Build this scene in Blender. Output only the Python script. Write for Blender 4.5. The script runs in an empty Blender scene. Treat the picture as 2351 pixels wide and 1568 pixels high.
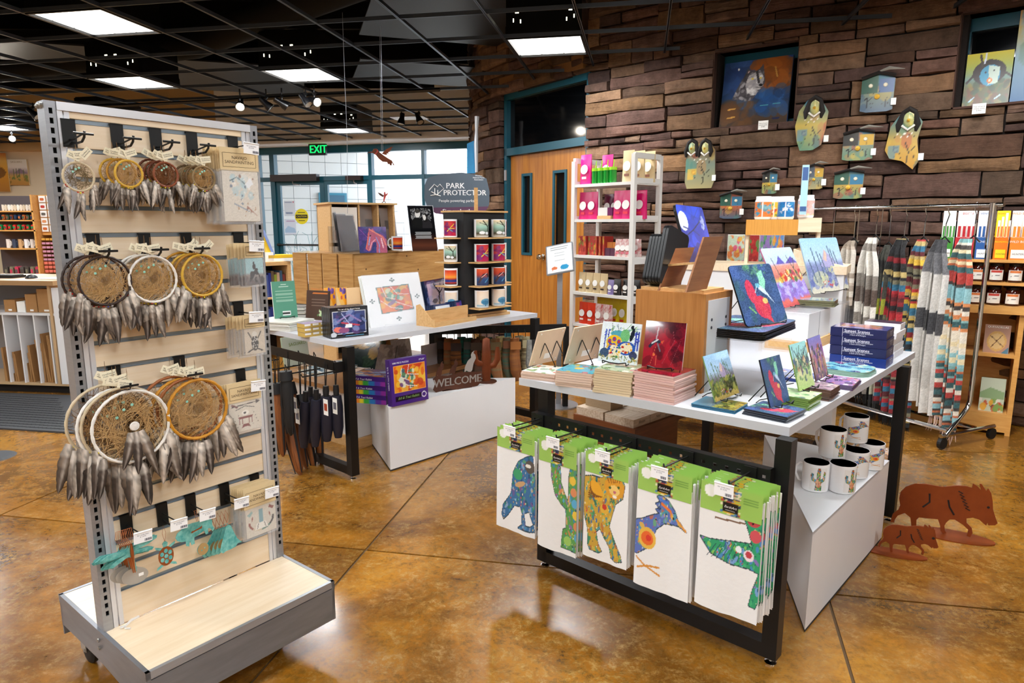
import bpy,math,random
import numpy as np
from mathutils import Vector as V,Matrix
random.seed(7)
SC=bpy.context.scene
COL=SC.collection
PI=math.pi
HC,FPX,PITCH=1.45,1538.0,0.1726
ZC=2.967
cd=bpy.data.cameras.new('camera');cam=bpy.data.objects.new('camera',cd);COL.objects.link(cam)
cd.sensor_width=36;cd.lens=FPX/2351*36;cd.clip_start=.05;cd.clip_end=200
cam.location=(0,0,HC);cam.rotation_euler=(PI/2-PITCH,0,0)
SC.camera=cam
SC.view_settings.view_transform='Standard';SC.view_settings.look='None'
SC.view_settings.gamma=1;SC.view_settings.use_curve_mapping=False
SC.view_settings.exposure=0.12
W=bpy.data.worlds.new('world');SC.world=W;W.use_nodes=True
W.node_tree.nodes['Background'].inputs[0].default_value=(.72,.85,1,1)
W.node_tree.nodes['Background'].inputs[1].default_value=5
sd=bpy.data.lights.new('sun','SUN');sd.energy=9.0;sd.angle=.02;sd.color=(1,.96,.9)
so=bpy.data.objects.new('sun',sd);COL.objects.link(so);so.rotation_euler=(math.radians(38),math.radians(14),math.radians(20))
_fw=V((0,math.cos(PITCH),-math.sin(PITCH)));_up=V((0,math.sin(PITCH),math.cos(PITCH)))
EYE=V((0,0,HC))
def ray(x,y):return _fw+V((1,0,0))*((x-1175.5)/FPX)-_up*((y-784)/FPX)
def atz(x,y,z):
 r=ray(x,y);return EYE+r*((z-HC)/r.z)
def aty(x,y,Y):
 r=ray(x,y);return EYE+r*(Y/r.y)
def onp(x,y,p0,n):
 r=ray(x,y);return EYE+r*(((p0-EYE).dot(n))/r.dot(n))
def zup(p,ypx):
 d=p-EYE;k=0
 lo,hi=-1.0,6.0
 for _ in range(40):
  m=(lo+hi)/2;q=V((p.x,p.y,m))-EYE
  yy=784-FPX*q.dot(_up)/q.dot(_fw)
  if yy>ypx:lo=m
  else:hi=m
 return lo
MATS={}
def srgb(c):
 if isinstance(c,str):
  c=c.lstrip('#');c=[int(c[i:i+2],16)/255 for i in(0,2,4)]
 return tuple((v/12.92 if v<=.04045 else((v+.055)/1.055)**2.4)for v in c)
def mat(name,col='808080',rough=.5,metal=0,noise=0,nscale=20,col2=None,bump=0,bscale=60,stretch=None,spec=.5,coat=0,trans=0,ior=1.45,emit=0,alpha=1,attr=False,rnd=0,sheen=0):
 if name in MATS:return MATS[name]
 m=bpy.data.materials.new(name);m.use_nodes=True;MATS[name]=m
 nt=m.node_tree;N=nt.nodes;L=nt.links;b=N['Principled BSDF']
 c=srgb(col)+(1,)
 b.inputs['Base Color'].default_value=c;b.inputs['Roughness'].default_value=rough;b.inputs['Metallic'].default_value=metal
 b.inputs['Specular IOR Level'].default_value=spec;b.inputs['Coat Weight'].default_value=coat;b.inputs['IOR'].default_value=ior
 b.inputs['Transmission Weight'].default_value=trans;b.inputs['Alpha'].default_value=alpha
 if sheen:b.inputs['Sheen Weight'].default_value=sheen
 src=None
 if attr:
  a=N.new('ShaderNodeVertexColor');a.layer_name='Col';src=a.outputs[0]
 vec=None
 if noise or bump or col2:
  tc=N.new('ShaderNodeTexCoord');vec=tc.outputs['Object']
  if stretch:
   mp=N.new('ShaderNodeMapping');mp.inputs['Scale'].default_value=stretch;L.new(vec,mp.inputs[0]);vec=mp.outputs[0]
 if col2 or noise:
  n=N.new('ShaderNodeTexNoise');n.inputs['Scale'].default_value=nscale;n.inputs['Detail'].default_value=5;n.inputs['Roughness'].default_value=.6
  L.new(vec,n.inputs['Vector'])
  mx=N.new('ShaderNodeMix');mx.data_type='RGBA'
  rp=N.new('ShaderNodeMapRange');rp.inputs[1].default_value=.33;rp.inputs[2].default_value=.67
  L.new(n.outputs['Fac'],rp.inputs[0]);L.new(rp.outputs[0],mx.inputs['Factor'])
  if col2:
   mx.inputs[6].default_value=c;mx.inputs[7].default_value=srgb(col2)+(1,)
   if src:L.new(src,mx.inputs[6])
  else:
   mx.blend_type='MULTIPLY'
   if src:L.new(src,mx.inputs[6])
   else:mx.inputs[6].default_value=c
   mx.inputs[7].default_value=(1-noise,)*3+(1,)
  src=mx.outputs[2]
 if rnd:
  oi=N.new('ShaderNodeObjectInfo');mr=N.new('ShaderNodeMapRange');mr.inputs[3].default_value=1-rnd;mr.inputs[4].default_value=1+rnd*.5
  L.new(oi.outputs['Random'],mr.inputs[0])
  hs=N.new('ShaderNodeHueSaturation');L.new(mr.outputs[0],hs.inputs['Value'])
  if src:L.new(src,hs.inputs['Color'])
  else:hs.inputs['Color'].default_value=c
  src=hs.outputs[0]
 if src:L.new(src,b.inputs['Base Color'])
 if bump:
  n2=N.new('ShaderNodeTexNoise');n2.inputs['Scale'].default_value=bscale;n2.inputs['Detail'].default_value=6
  L.new(vec,n2.inputs['Vector'])
  bp=N.new('ShaderNodeBump');bp.inputs['Strength'].default_value=bump;bp.inputs['Distance'].default_value=.01
  L.new(n2.outputs['Fac'],bp.inputs['Height']);L.new(bp.outputs[0],b.inputs['Normal'])
 if emit:
  b.inputs['Emission Strength'].default_value=emit
  if src:L.new(src,b.inputs['Emission Color'])
  else:b.inputs['Emission Color'].default_value=c
 return m
I4=Matrix.Identity(4)
class MB:
 def __init__(s):s.v=[];s.f=[];s.c=None
 def add(s,vs,fs,M=None,col=None):
  o=len(s.v)
  if M is not None:vs=[M@V(p)for p in vs]
  s.v+=[tuple(p)for p in vs];s.f+=[tuple(i+o for i in f)for f in fs]
  if col is not None:
   if s.c is None:s.c=[(1,1,1)]*o
   s.c+=[col]*len(vs)
  elif s.c is not None:s.c+=[(1,1,1)]*len(vs)
  return s
 def box(s,c,d,M=None,col=None):
  x,y,z=c;a,b,e=d[0]/2,d[1]/2,d[2]/2
  vs=[(x+i*a,y+j*b,z+k*e)for k in(-1,1)for j in(-1,1)for i in(-1,1)]
  return s.add(vs,[(0,2,3,1),(4,5,7,6),(0,1,5,4),(1,3,7,5),(3,2,6,7),(2,0,4,6)],M,col)
 def b2(s,a,b,M=None,col=None):
  return s.box([(a[i]+b[i])/2 for i in range(3)],[abs(b[i]-a[i])for i in range(3)],M,col)
 def hexa(s,q,h,M=None,col=None):
  h=V((0,0,h))if not isinstance(h,V)else h
  vs=[V(p)for p in q]+[V(p)+h for p in q]
  return s.add(vs,[(3,2,1,0),(4,5,6,7),(0,1,5,4),(1,2,6,5),(2,3,7,6),(3,0,4,7)],M,col)
 def prism(s,poly,d,M=None,col=None,z0=0):
  n=len(poly);vs=[(p[0],p[1],z0)for p in poly]+[(p[0],p[1],z0+d)for p in poly]
  fs=[tuple(range(n))[::-1],tuple(range(n,2*n))]+[(i,(i+1)%n,n+(i+1)%n,n+i)for i in range(n)]
  return s.add(vs,fs,M,col)
 def tube(s,pts,r,n=8,M=None,col=None,closed=False,caps=True):
  pts=[V(p)for p in pts];k=len(pts);vs=[];up=None
  rr=r if isinstance(r,(list,tuple))else[r]*k
  for i,p in enumerate(pts):
   if closed:t=pts[(i+1)%k]-pts[i-1]
   else:t=pts[min(i+1,k-1)]-pts[max(i-1,0)]
   if t.length<1e-9:t=V((0,0,1))
   t.normalize()
   if up is None:up=V((0,0,1))if abs(t.z)<.9 else V((1,0,0))
   a=up-t*up.dot(t)
   if a.length<1e-6:a=t.orthogonal()
   a.normalize();up=a;b=t.cross(a)
   for j in range(n):
    th=2*PI*j/n;vs.append(p+(a*math.cos(th)+b*math.sin(th))*rr[i])
  fs=[]
  for i in range(k if closed else k-1):
   i2=(i+1)%k
   for j in range(n):fs.append((i*n+j,i*n+(j+1)%n,i2*n+(j+1)%n,i2*n+j))
  if not closed and caps:fs+=[tuple(range(n))[::-1],tuple(range((k-1)*n,k*n))]
  return s.add(vs,fs,M,col)
 def lathe(s,prof,n=16,M=None,col=None):
  vs=[];k=len(prof)
  for r,z in prof:
   for j in range(n):th=2*PI*j/n;vs.append((r*math.cos(th),r*math.sin(th),z))
  fs=[(i*n+j,i*n+(j+1)%n,(i+1)*n+(j+1)%n,(i+1)*n+j)for i in range(k-1)for j in range(n)]
  if prof[0][0]>1e-6:fs.append(tuple(range(n))[::-1])
  if prof[-1][0]>1e-6:fs.append(tuple(range((k-1)*n,k*n)))
  return s.add(vs,fs,M,col)
 def torus(s,R,r,n=32,m=8,M=None,col=None,wob=0,sy=1):
  pts=[(R*math.cos(2*PI*i/n),R*sy*math.sin(2*PI*i/n),wob*math.sin(5*2*PI*i/n))for i in range(n)]
  return s.tube(pts,r,m,M,col,closed=True)
 def build(s,name,m,parent=None,smooth=False,mods=None,label=None):
  me=bpy.data.meshes.new(name);me.from_pydata(s.v,[],s.f);me.validate();me.update()
  if s.c is not None:
   a=me.color_attributes.new('Col','FLOAT_COLOR','POINT')
   a.data.foreach_set('color',np.array([(*srgb(c),1)for c in s.c]if isinstance(s.c[0],str)or True else s.c,dtype=np.float32).ravel())
  return mobj(name,me,m,parent,smooth,label)
def mobj(name,me,m,parent=None,smooth=False,label=None):
 if m is not None and not me.materials:
  for mm in(m if isinstance(m,(list,tuple))else[m]):me.materials.append(mm)
 if smooth:me.shade_smooth();me.set_sharp_from_angle(angle=math.radians(42))
 o=bpy.data.objects.new(name,me);COL.objects.link(o)
 if parent is not None:o.parent=parent
 if label:o['label']=label
 return o
def tag(o,label=None,cat=None,group=None,kind=None):
 if label:o['label']=label
 if cat:o['category']=cat
 if group:o['group']=group
 if kind:o['kind']=kind
 return o
def thing(name,label,cat,M=None,group=None):
 o=bpy.data.objects.new(name,None);COL.objects.link(o);o.empty_display_size=.05
 if M is not None:
  o.matrix_world=M if isinstance(M,Matrix)else Matrix.Translation(M)
 return tag(o,label,cat,group)
CH={}
def copy_tree(o,M=None,label=None,parent=None,kids=None):
 if kids is None:
  kids={}
  for x in COL.objects:
   if x.parent:kids.setdefault(x.parent.name,[]).append(x)
 c=o.copy();COL.objects.link(c)
 if parent is not None:c.parent=parent
 if M is not None:c.matrix_world=M if isinstance(M,Matrix)else Matrix.Translation(M)
 if label:c['label']=label
 for ch in kids.get(o.name,[]):copy_tree(ch,None,None,c,kids)
 return c
def kidmap(roots):
 kids={}
 for x in COL.objects:
  if x.parent:kids.setdefault(x.parent.name,[]).append(x)
 return kids
def frame(o,x,z=None,y=None):
 x=V(x).normalized()
 if y is not None:
  z=x.cross(V(y)).normalized()
 z=(V(z)-x*x.dot(V(z))).normalized();y=z.cross(x)
 M=Matrix.Identity(4)
 for i in range(3):M[i][0]=x[i];M[i][1]=y[i];M[i][2]=z[i];M[i][3]=o[i]
 return M
def T(x=0,y=0,z=0):return Matrix.Translation((x,y,z))
def R(a,ax='Z'):return Matrix.Rotation(a,4,ax)
def rrect(w,h,r,n=4,cx=0,cy=0):
 p=[]
 for k,(sx,sy)in enumerate(((1,1),(-1,1),(-1,-1),(1,-1))):
  for i in range(n+1):
   a=PI/2*(k+i/n);p.append((cx+sx*(w/2-r)+r*math.cos(a),cy+sy*(h/2-r)+r*math.sin(a)))
 return p
_TX={}
def textmesh(s,size=1,ext=0,align='CENTER',shear=0,sp=1,lsp=1):
 k=(s,align,shear,sp,ext>0,lsp)
 if k not in _TX:
  cu=bpy.data.curves.new('t','FONT');cu.body=s;cu.align_x=align;cu.align_y='CENTER';cu.size=1;cu.resolution_u=2
  cu.shear=shear;cu.space_character=sp;cu.space_line=lsp;cu.extrude=.04 if ext>0 else 0
  ob=bpy.data.objects.new('t',cu);me=bpy.data.meshes.new_from_object(ob)
  _TX[k]=([v.co.copy()for v in me.vertices],[tuple(p.vertices)for p in me.polygons])
  bpy.data.objects.remove(ob);bpy.data.curves.remove(cu);bpy.data.meshes.remove(me)
 return _TX[k]
def addtext(mb,s,size,M,align='CENTER',col=None,shear=0,bold=0,sp=1,lsp=1):
 vs,fs=textmesh(s,1,0,align,shear,sp,lsp)
 mb.add([(v.x*size,v.y*size,v.z)for v in vs],fs,M,col)
 if bold:mb.add([(v.x*size+bold,v.y*size,v.z)for v in vs],fs,M,col)
 return mb
class Paint:
 def __init__(s,w,h,bg='ffffff'):
  s.w,s.h=w,h;s.a=np.zeros((h,w,3));s.a[:]=rgb(bg)
  yy,xx=np.mgrid[0:h,0:w];s.x=(xx/(w-1));s.y=(yy/(h-1))
 def grad(s,stops):
  ys=[p for p,_ in stops];cs=np.array([rgb(c)for _,c in stops])
  for k in range(3):s.a[:,:,k]=np.interp(s.y,ys,cs[:,k])
  return s
 def mask(s,m,c,al=1):
  s.a[m]=s.a[m]*(1-al)+np.array(rgb(c))*al;return s
 def ell(s,cx,cy,rx,ry,c,rot=0,al=1):
  dx,dy=s.x-cx,s.y-cy;ca,sa=math.cos(rot),math.sin(rot)
  return s.mask(((dx*ca+dy*sa)/rx)**2+((-dx*sa+dy*ca)/ry)**2<1,c,al)
 def inpoly(s,pts):
  m=np.zeros(s.x.shape,bool);n=len(pts);j=n-1
  for i in range(n):
   xi,yi=pts[i];xj,yj=pts[j]
   with np.errstate(divide='ignore',invalid='ignore'):
    c=((yi>s.y)!=(yj>s.y))&(s.x<(xj-xi)*(s.y-yi)/(yj-yi+1e-12)+xi)
   m^=c;j=i
  return m
 def poly(s,pts,c,al=1):return s.mask(s.inpoly(pts),c,al)
 def line(s,pts,wd,c,al=1):
  for(ax,ay),(bx,by)in zip(pts[:-1],pts[1:]):
   dx,dy=bx-ax,by-ay;L=dx*dx+dy*dy+1e-12
   t=np.clip(((s.x-ax)*dx+(s.y-ay)*dy)/L,0,1)
   s.mask((s.x-ax-t*dx)**2+(s.y-ay-t*dy)**2<wd*wd/4,c,al)
  return s
 def blot(s,n,cs,r,box=(0,0,1,1),seed=1,al=.8,asp=1.0,m=None):
  g=random.Random(seed);keep=s.a.copy()
  for _ in range(n):
   s.ell(g.uniform(box[0],box[2]),g.uniform(box[1],box[3]),r*g.uniform(.4,1.2),r*asp*g.uniform(.4,1.2),g.choice(cs),g.uniform(0,3),al)
  if m is not None:s.a[~m]=keep[~m]
  return s
 def noise(s,amt,seed=0):
  g=np.random.RandomState(seed);s.a=np.clip(s.a+(g.rand(s.h,s.w,1)-.5)*amt,0,1);return s
def rgb(c):
 if isinstance(c,str):
  c=c.lstrip('#');return tuple(int(c[i:i+2],16)/255 for i in(0,2,4))
 return c
def gridmesh(P,w,h,x0=0,y0=0,z=0,name='print',fn=None):
 H,Wd=P.h,P.w
 xs=np.linspace(0,1,Wd);ys=np.linspace(0,1,H);X,Y=np.meshgrid(xs,ys)
 if fn is None:co=np.stack([x0+X*w,y0+Y*h,np.full_like(X,z)],-1).reshape(-1,3)
 else:co=np.array([fn(a,b)for a,b in zip(X.ravel(),Y.ravel())])
 i=np.arange(H*Wd).reshape(H,Wd)
 f=np.stack([i[:-1,:-1],i[:-1,1:],i[1:,1:],i[1:,:-1]],-1).reshape(-1,4)
 me=bpy.data.meshes.new(name);me.vertices.add(len(co));me.vertices.foreach_set('co',co.astype(np.float32).ravel())
 me.loops.add(f.size);me.loops.foreach_set('vertex_index',f.ravel().astype(np.int32))
 me.polygons.add(len(f));me.polygons.foreach_set('loop_start',(np.arange(len(f))*4).astype(np.int32))
 me.update(calc_edges=True)
 a=me.color_attributes.new('Col','FLOAT_COLOR','POINT')
 c=np.clip(P.a.reshape(-1,3)*.95+.02,0,1);c=np.where(c<=.04045,c/12.92,((c+.055)/1.055)**2.4)
 a.data.foreach_set('color',np.concatenate([c,np.ones((len(c),1))],1).astype(np.float32).ravel())
 return me
def printed(name,P,w,h,parent,x0=None,y0=0,z=0,m=None,M=None,fn=None,label=None):
 me=gridmesh(P,w,h,-w/2 if x0 is None else x0,y0,z,name,fn)
 o=mobj(name,me,m or mat('print_satin','ffffff',.35,attr=True),parent,fn is not None,label)
 if M is not None:o.matrix_local=M
 return o
ORD=['topmost','second from the top','third from the top','fourth from the top','fifth from the top','sixth from the top','seventh from the top','eighth from the top','ninth from the top','tenth from the top','eleventh from the top','twelfth from the top','thirteenth from the top']
NTH=['first','second','third','fourth','fifth','sixth','seventh','eighth','ninth','tenth','eleventh','twelfth','thirteenth','fourteenth','fifteenth','sixteenth']
black=mat('black_powder_coat','0c0c0d',.42,noise=.2)
steel=mat('brushed_steel','a6a8ad',.34,.55,noise=.12,nscale=8,stretch=(1,1,12))
chrome=mat('chrome','d8dade',.08,1)
white_lam=mat('white_laminate','e6e6e8',.28,noise=.03,nscale=3)
maple=mat('maple_board','edd9bd',.4,col2='e3cba9',nscale=4,stretch=(1,14,14))
oak=mat('oak_veneer','c08548',.42,col2='a96f37',nscale=5,stretch=(16,16,.8))
plywood=mat('birch_plywood','d9b07a',.5,col2='c79a60',nscale=5,stretch=(2,14,14))
paper=mat('white_paper','f1f0ec',.7)
kraft=mat('kraft_card','d9c195',.75,noise=.06)
grey_lam=mat('grey_laminate','b9bbc0',.35,noise=.04)
teal=mat('teal_frame_paint','0c4d5e',.35)
black_wire=mat('black_wire','0e0e0e',.35,.3)
ink=mat('dark_ink','1c1a1a',.6)
print_matte=mat('print_matte','ffffff',.6,attr=True)
print_satin=mat('print_satin','ffffff',.35,attr=True)
print_gloss=mat('print_gloss','ffffff',.08,attr=True,coat=.4)
clear=mat('clear_acrylic','f4f8ff',.03,trans=1,ior=1.1,alpha=.35)
# ================= structure =================
def struct(o):return tag(o,kind='structure')
def floor_mat():
 m=bpy.data.materials.new('stained_concrete');m.use_nodes=True;nt=m.node_tree;N=nt.nodes;L=nt.links;b=N['Principled BSDF']
 g=N.new('ShaderNodeNewGeometry')
 def noise(sc,det=6,rough=.6,dist=0):
  n=N.new('ShaderNodeTexNoise');n.inputs['Scale'].default_value=sc;n.inputs['Detail'].default_value=det
  n.inputs['Roughness'].default_value=rough;n.inputs['Distortion'].default_value=dist;L.new(g.outputs['Position'],n.inputs['Vector']);return n
 def ramp(src,stops):
  r=N.new('ShaderNodeValToRGB');e=r.color_ramp.elements
  while len(e)<len(stops):e.new(.5)
  for i,(p,c)in enumerate(stops):e[i].position=p;e[i].color=srgb(c)+(1,)
  L.new(src,r.inputs[0]);return r
 n1=noise(1.5,10,.68,.5);n2=noise(11,11,.8,.5);n3=noise(38,8,.8)
 a=ramp(n1.outputs['Fac'],[(.3,'4a2e0c'),(.42,'6e4510'),(.52,'8f5c16'),(.62,'a5701f'),(.75,'7c4a14')])
 bb=ramp(n2.outputs['Fac'],[(.36,'3a2a14'),(.46,'6e4e1e'),(.56,'a07c40'),(.68,'bda06c')])
 mx=N.new('ShaderNodeMix');mx.data_type='RGBA';L.new(a.outputs[0],mx.inputs[6]);L.new(bb.outputs[0],mx.inputs[7])
 r3=N.new('ShaderNodeMapRange');r3.inputs[1].default_value=.44;r3.inputs[2].default_value=.58;r3.inputs[4].default_value=.95
 L.new(n3.outputs['Fac'],r3.inputs[0])
 n4=noise(.7,4);r4=N.new('ShaderNodeMapRange');r4.inputs[1].default_value=.4;r4.inputs[2].default_value=.6;r4.inputs[3].default_value=.45;L.new(n4.outputs['Fac'],r4.inputs[0])
 mul=N.new('ShaderNodeMath');mul.operation='MULTIPLY';L.new(r3.outputs[0],mul.inputs[0]);L.new(r4.outputs[0],mul.inputs[1])
 L.new(mul.outputs[0],mx.inputs['Factor'])
 oi=N.new('ShaderNodeObjectInfo');mr=N.new('ShaderNodeMapRange');mr.inputs[3].default_value=.85;mr.inputs[4].default_value=1.12;L.new(oi.outputs['Random'],mr.inputs[0])
 hs=N.new('ShaderNodeHueSaturation');L.new(mx.outputs[2],hs.inputs['Color']);L.new(mr.outputs[0],hs.inputs['Value'])
 L.new(hs.outputs[0],b.inputs['Base Color'])
 rr=N.new('ShaderNodeMapRange');rr.inputs[3].default_value=.12;rr.inputs[4].default_value=.34;L.new(n2.outputs['Fac'],rr.inputs[0]);L.new(rr.outputs[0],b.inputs['Roughness'])
 bp=N.new('ShaderNodeBump');bp.inputs['Strength'].default_value=.06;bp.inputs['Distance'].default_value=.004;L.new(n2.outputs['Fac'],bp.inputs['Height']);L.new(bp.outputs[0],b.inputs['Normal'])
 b.inputs['Coat Weight'].default_value=.35;b.inputs['Coat Roughness'].default_value=.12
 return m
FM=floor_mat()
def cut(poly,a,b):
 d=(b-a);n=V((-d.y,d.x));L_,R_=[],[]
 for i in range(len(poly)):
  p,q=poly[i],poly[(i+1)%len(poly)];sp,sq=n.dot(p-a),n.dot(q-a)
  if sp>=0:L_.append(p)
  if sp<=0:R_.append(p)
  if sp*sq<0:x=p+(q-p)*(sp/(sp-sq));L_.append(x);R_.append(x)
 return L_,R_
def fl(x,y):p=atz(x,y,0);return V((p.x,p.y))
FB=[V((-12.2,-3.2)),V((6.5,-3.2)),V((6.5,14.2)),V((-12.2,14.2))]
j2=(fl(0,1183),fl(1930,1366));j3=(fl(660,1470),fl(1010,1065));j4=(fl(1960,1568),fl(1905,1385));j5=(fl(2351,1041),fl(2100,1035));j1=(fl(0,1183),fl(175,1107))
back,front=cut(FB,j2[0],j2[1])
polys=[]
for P_ in(back,front):
 l,r=cut(P_,*j3)
 polys+=[l,r]
fin=[]
for P_ in polys:
 c=sum(P_,V((0,0)))/len(P_)
 if c.y<1.2 and c.x>0:fin+=list(cut(P_,*j4))
 elif c.x>0:
  a_,b_=cut(P_,*j5);fin+=[a_,b_]
 elif c.y>2:fin+=list(cut(P_,*j1))
 else:fin.append(P_)
mb=MB();mb.b2((-12.2,-3.2,-.12),(6.5,14.2,-.006));flo=struct(mb.build('floor',mat('joint_grout','5a4326',.8)))
def inset(P_,d):
 c=sum(P_,V((0,0)))/len(P_);out=[];n=len(P_);ar=sum(P_[i].x*P_[(i+1)%n].y-P_[(i+1)%n].x*P_[i].y for i in range(n))
 if ar<0:P_=P_[::-1]
 for i in range(n):
  p0,p1,p2=P_[i-1],P_[i],P_[(i+1)%n];e1=(p1-p0).normalized();e2=(p2-p1).normalized()
  n1=V((-e1.y,e1.x));n2=V((-e2.y,e2.x));k=1+n1.dot(n2);out.append(p1+(n1+n2)*(d/max(k,.3)))
 return out
for P_ in fin:
 P_=[p for i,p in enumerate(P_)if(p-P_[i-1]).length>1e-4]
 if len(P_)<3:continue
 q=inset(P_,.0055);mb=MB();mb.prism([(p.x,p.y)for p in q],.006,z0=-.006);mb.build('floor_slab',FM,flo)
S_=1.517/1.39784
TH=-.189827;G0=V((-2.57512*S_,5.28766*S_));MOD=.6096*S_
gc=V((math.cos(TH),math.sin(TH)));gr=V((-math.sin(TH),math.cos(TH)))
def gp(c,r,z=ZC):p=G0+gc*(c*MOD)+gr*(r*MOD);return V((p.x,p.y,z))
bar_m=mat('grid_bar_metal','59626f',.38,.65)
WP=[V(p)for p in((4.6,3.9),(3.95,4.45),(3.49,4.9),(3.19,5.13),(2.86,5.37),(2.29,5.72),(1.74,6.12),(1.29,6.49),(.73,6.98),(.29,7.49),(-.13,8.17),(-.35,8.53),(-.5,9.0),(-.58,9.6),(-.56,10.4),(-.3,11.2),(0,13.3))]
WS=[0]
for i in range(1,len(WP)):WS.append(WS[-1]+(WP[i]-WP[i-1]).length)
def wp(s):
 s=max(0,min(WS[-1]-1e-6,s));i=max(j for j in range(len(WS)-1)if WS[j]<=s);t=(s-WS[i])/(WS[i+1]-WS[i])
 d=(WP[i+1]-WP[i]).normalized();return WP[i].lerp(WP[i+1],t),V((-d.y,d.x))*1,d
def onwall(x,y,off=0):
 r=ray(x,y);best=None
 for i in range(len(WP)-1):
  d=WP[i+1]-WP[i];n=V((-d.y,d.x)).normalized();a=WP[i]+n*off
  den=r.x*n.x+r.y*n.y
  if abs(den)<1e-9:continue
  k=a.dot(n)/den
  if k<=0:continue
  p=V((r.x*k,r.y*k));t=(p-a).dot(d)/d.length_squared
  if-.02<=t<=1.02 and(best is None or k<best[0]):best=(k,WS[i]+t*d.length,HC+r.z*k)
 return best[1],best[2]
def wallM(s,z,off=0):
 p,n,d=wp(s);o=V((p.x,p.y,z))+V((n.x,n.y,0))*off
 return frame(o,V((-d.x,-d.y,0)),z=V((n.x,n.y,0)))
if(V((0,0))-wp(3)[0]).dot(wp(3)[1])<0:
 _wp=wp
 def wp(s):p,n,d=_wp(s);return p,-n,d
DOOR_L=onwall(1149,300)[0];DOOR_R=onwall(1345,300)[0]
NI1=[onwall(1638,200)[0],onwall(1827,200)[0],onwall(1760,283)[1],onwall(1740,106)[1]]
NI2=[onwall(2203,100)[0],onwall(2203,100)[0]-1.15,onwall(2230,243)[1],onwall(2230,28)[1]]
print('DOOR',DOOR_L,DOOR_R,'NI1',NI1,'NI2',NI2,WS)
rects=[(DOOR_R,DOOR_L,-.1,2.93),(NI1[1],NI1[0],NI1[2],NI1[3]),(NI2[1],NI2[0],NI2[2],NI2[3])];rects=[(min(r[:2]),max(r[:2]),r[2],r[3])for r in rects]
def stone_mat():
 m=bpy.data.materials.new('sandstone');m.use_nodes=True;nt=m.node_tree;N=nt.nodes;L=nt.links;b=N['Principled BSDF']
 g=N.new('ShaderNodeNewGeometry');a=N.new('ShaderNodeVertexColor');a.layer_name='Col'
 n=N.new('ShaderNodeTexNoise');n.inputs['Scale'].default_value=9;n.inputs['Detail'].default_value=9;n.inputs['Roughness'].default_value=.7;L.new(g.outputs['Position'],n.inputs['Vector'])
 mp=N.new('ShaderNodeMapping');mp.inputs['Scale'].default_value=(1,1,7);L.new(g.outputs['Position'],mp.inputs[0])
 n2=N.new('ShaderNodeTexNoise');n2.inputs['Scale'].default_value=14;n2.inputs['Detail'].default_value=8;n2.inputs['Roughness'].default_value=.75;L.new(mp.outputs[0],n2.inputs['Vector'])
 mr=N.new('ShaderNodeMapRange');mr.inputs[1].default_value=.3;mr.inputs[2].default_value=.7;mr.inputs[3].default_value=.55;mr.inputs[4].default_value=1.45;L.new(n.outputs['Fac'],mr.inputs[0])
 hs=N.new('ShaderNodeHueSaturation');L.new(a.outputs[0],hs.inputs['Color']);L.new(mr.outputs[0],hs.inputs['Value']);L.new(hs.outputs[0],b.inputs['Base Color'])
 b.inputs['Roughness'].default_value=.85;b.inputs['Specular IOR Level'].default_value=.25
 bp=N.new('ShaderNodeBump');bp.inputs['Strength'].default_value=.9;bp.inputs['Distance'].default_value=.02
 ad=N.new('ShaderNodeMath');L.new(n.outputs['Fac'],ad.inputs[0]);L.new(n2.outputs['Fac'],ad.inputs[1]);L.new(ad.outputs[0],bp.inputs['Height']);L.new(bp.outputs[0],b.inputs['Normal'])
 return m
SM=stone_mat()
G=random.Random(11)
stones=[]
def fill(s0,s1,z0,z1):
 z=z0
 while z<z1-.02:
  bh=G.choice((.1,.13,.15,.18,.22,.26))
  if z+bh>z1-.06:bh=z1-z
  s=s0
  while s<s1-.02:
   w=G.uniform(.24,.78)
   if s+w>s1-.12:w=s1-s
   r=G.random()
   if bh<.13 or(r<.35 and bh<.2):parts_=[(0,1)]
   elif r<.8:k=G.uniform(.35,.65);parts_=[(0,k),(k,1)]
   else:parts_=[(0,.3),(.3,.62),(.62,1)]if bh>.16 else[(0,1)]
   for k,(a,b)in enumerate(parts_):
    segs=[(s,s+w)]
    if w>.38 and(b-a)*bh<.1 and G.random()<.35:k2=s+w*G.uniform(.35,.65);segs=[(s,k2),(k2,s+w)]
    for p,q in segs:stones.append([p,q,z+a*bh,z+b*bh])
   s+=w
  z+=bh
zlo,zhi=min(NI1[2],NI2[2]),max(NI1[3],NI2[3])
fill(0,DOOR_R,0,zlo);fill(0,WS[-1],max(zhi,2.93),4.05);fill(DOOR_L,WS[-1],0,max(zhi,2.93))
N1,N2=sorted(NI1[:2]),sorted(NI2[:2])
if zhi<2.93:fill(0,DOOR_R,zhi,2.93)
for a,b in((0,N2[0]),(N2[1],N1[0]),(N1[1],DOOR_R)):fill(a,b,zlo,zhi)
for n_,r in((N1,NI1),(N2,NI2)):
 if r[2]>zlo+.02:fill(n_[0],n_[1],zlo,r[2])
 if r[3]<zhi-.02:fill(n_[0],n_[1],r[3],zhi)
PALS=['6f544a','745a4e','7a6052','6a5048','7d624f','8a6a50','967252','70554c','685049','806452','624b44','77604f','7b5c50','6c544b','735447','846650','8e7058','906c4c','7a5a48']
wall=MB();o_=[]
for s in np.arange(0,WS[-1],.12):p,n,d=wp(s);q=p-n*.06;o_.append((q,n))
k0=len(o_)
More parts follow.
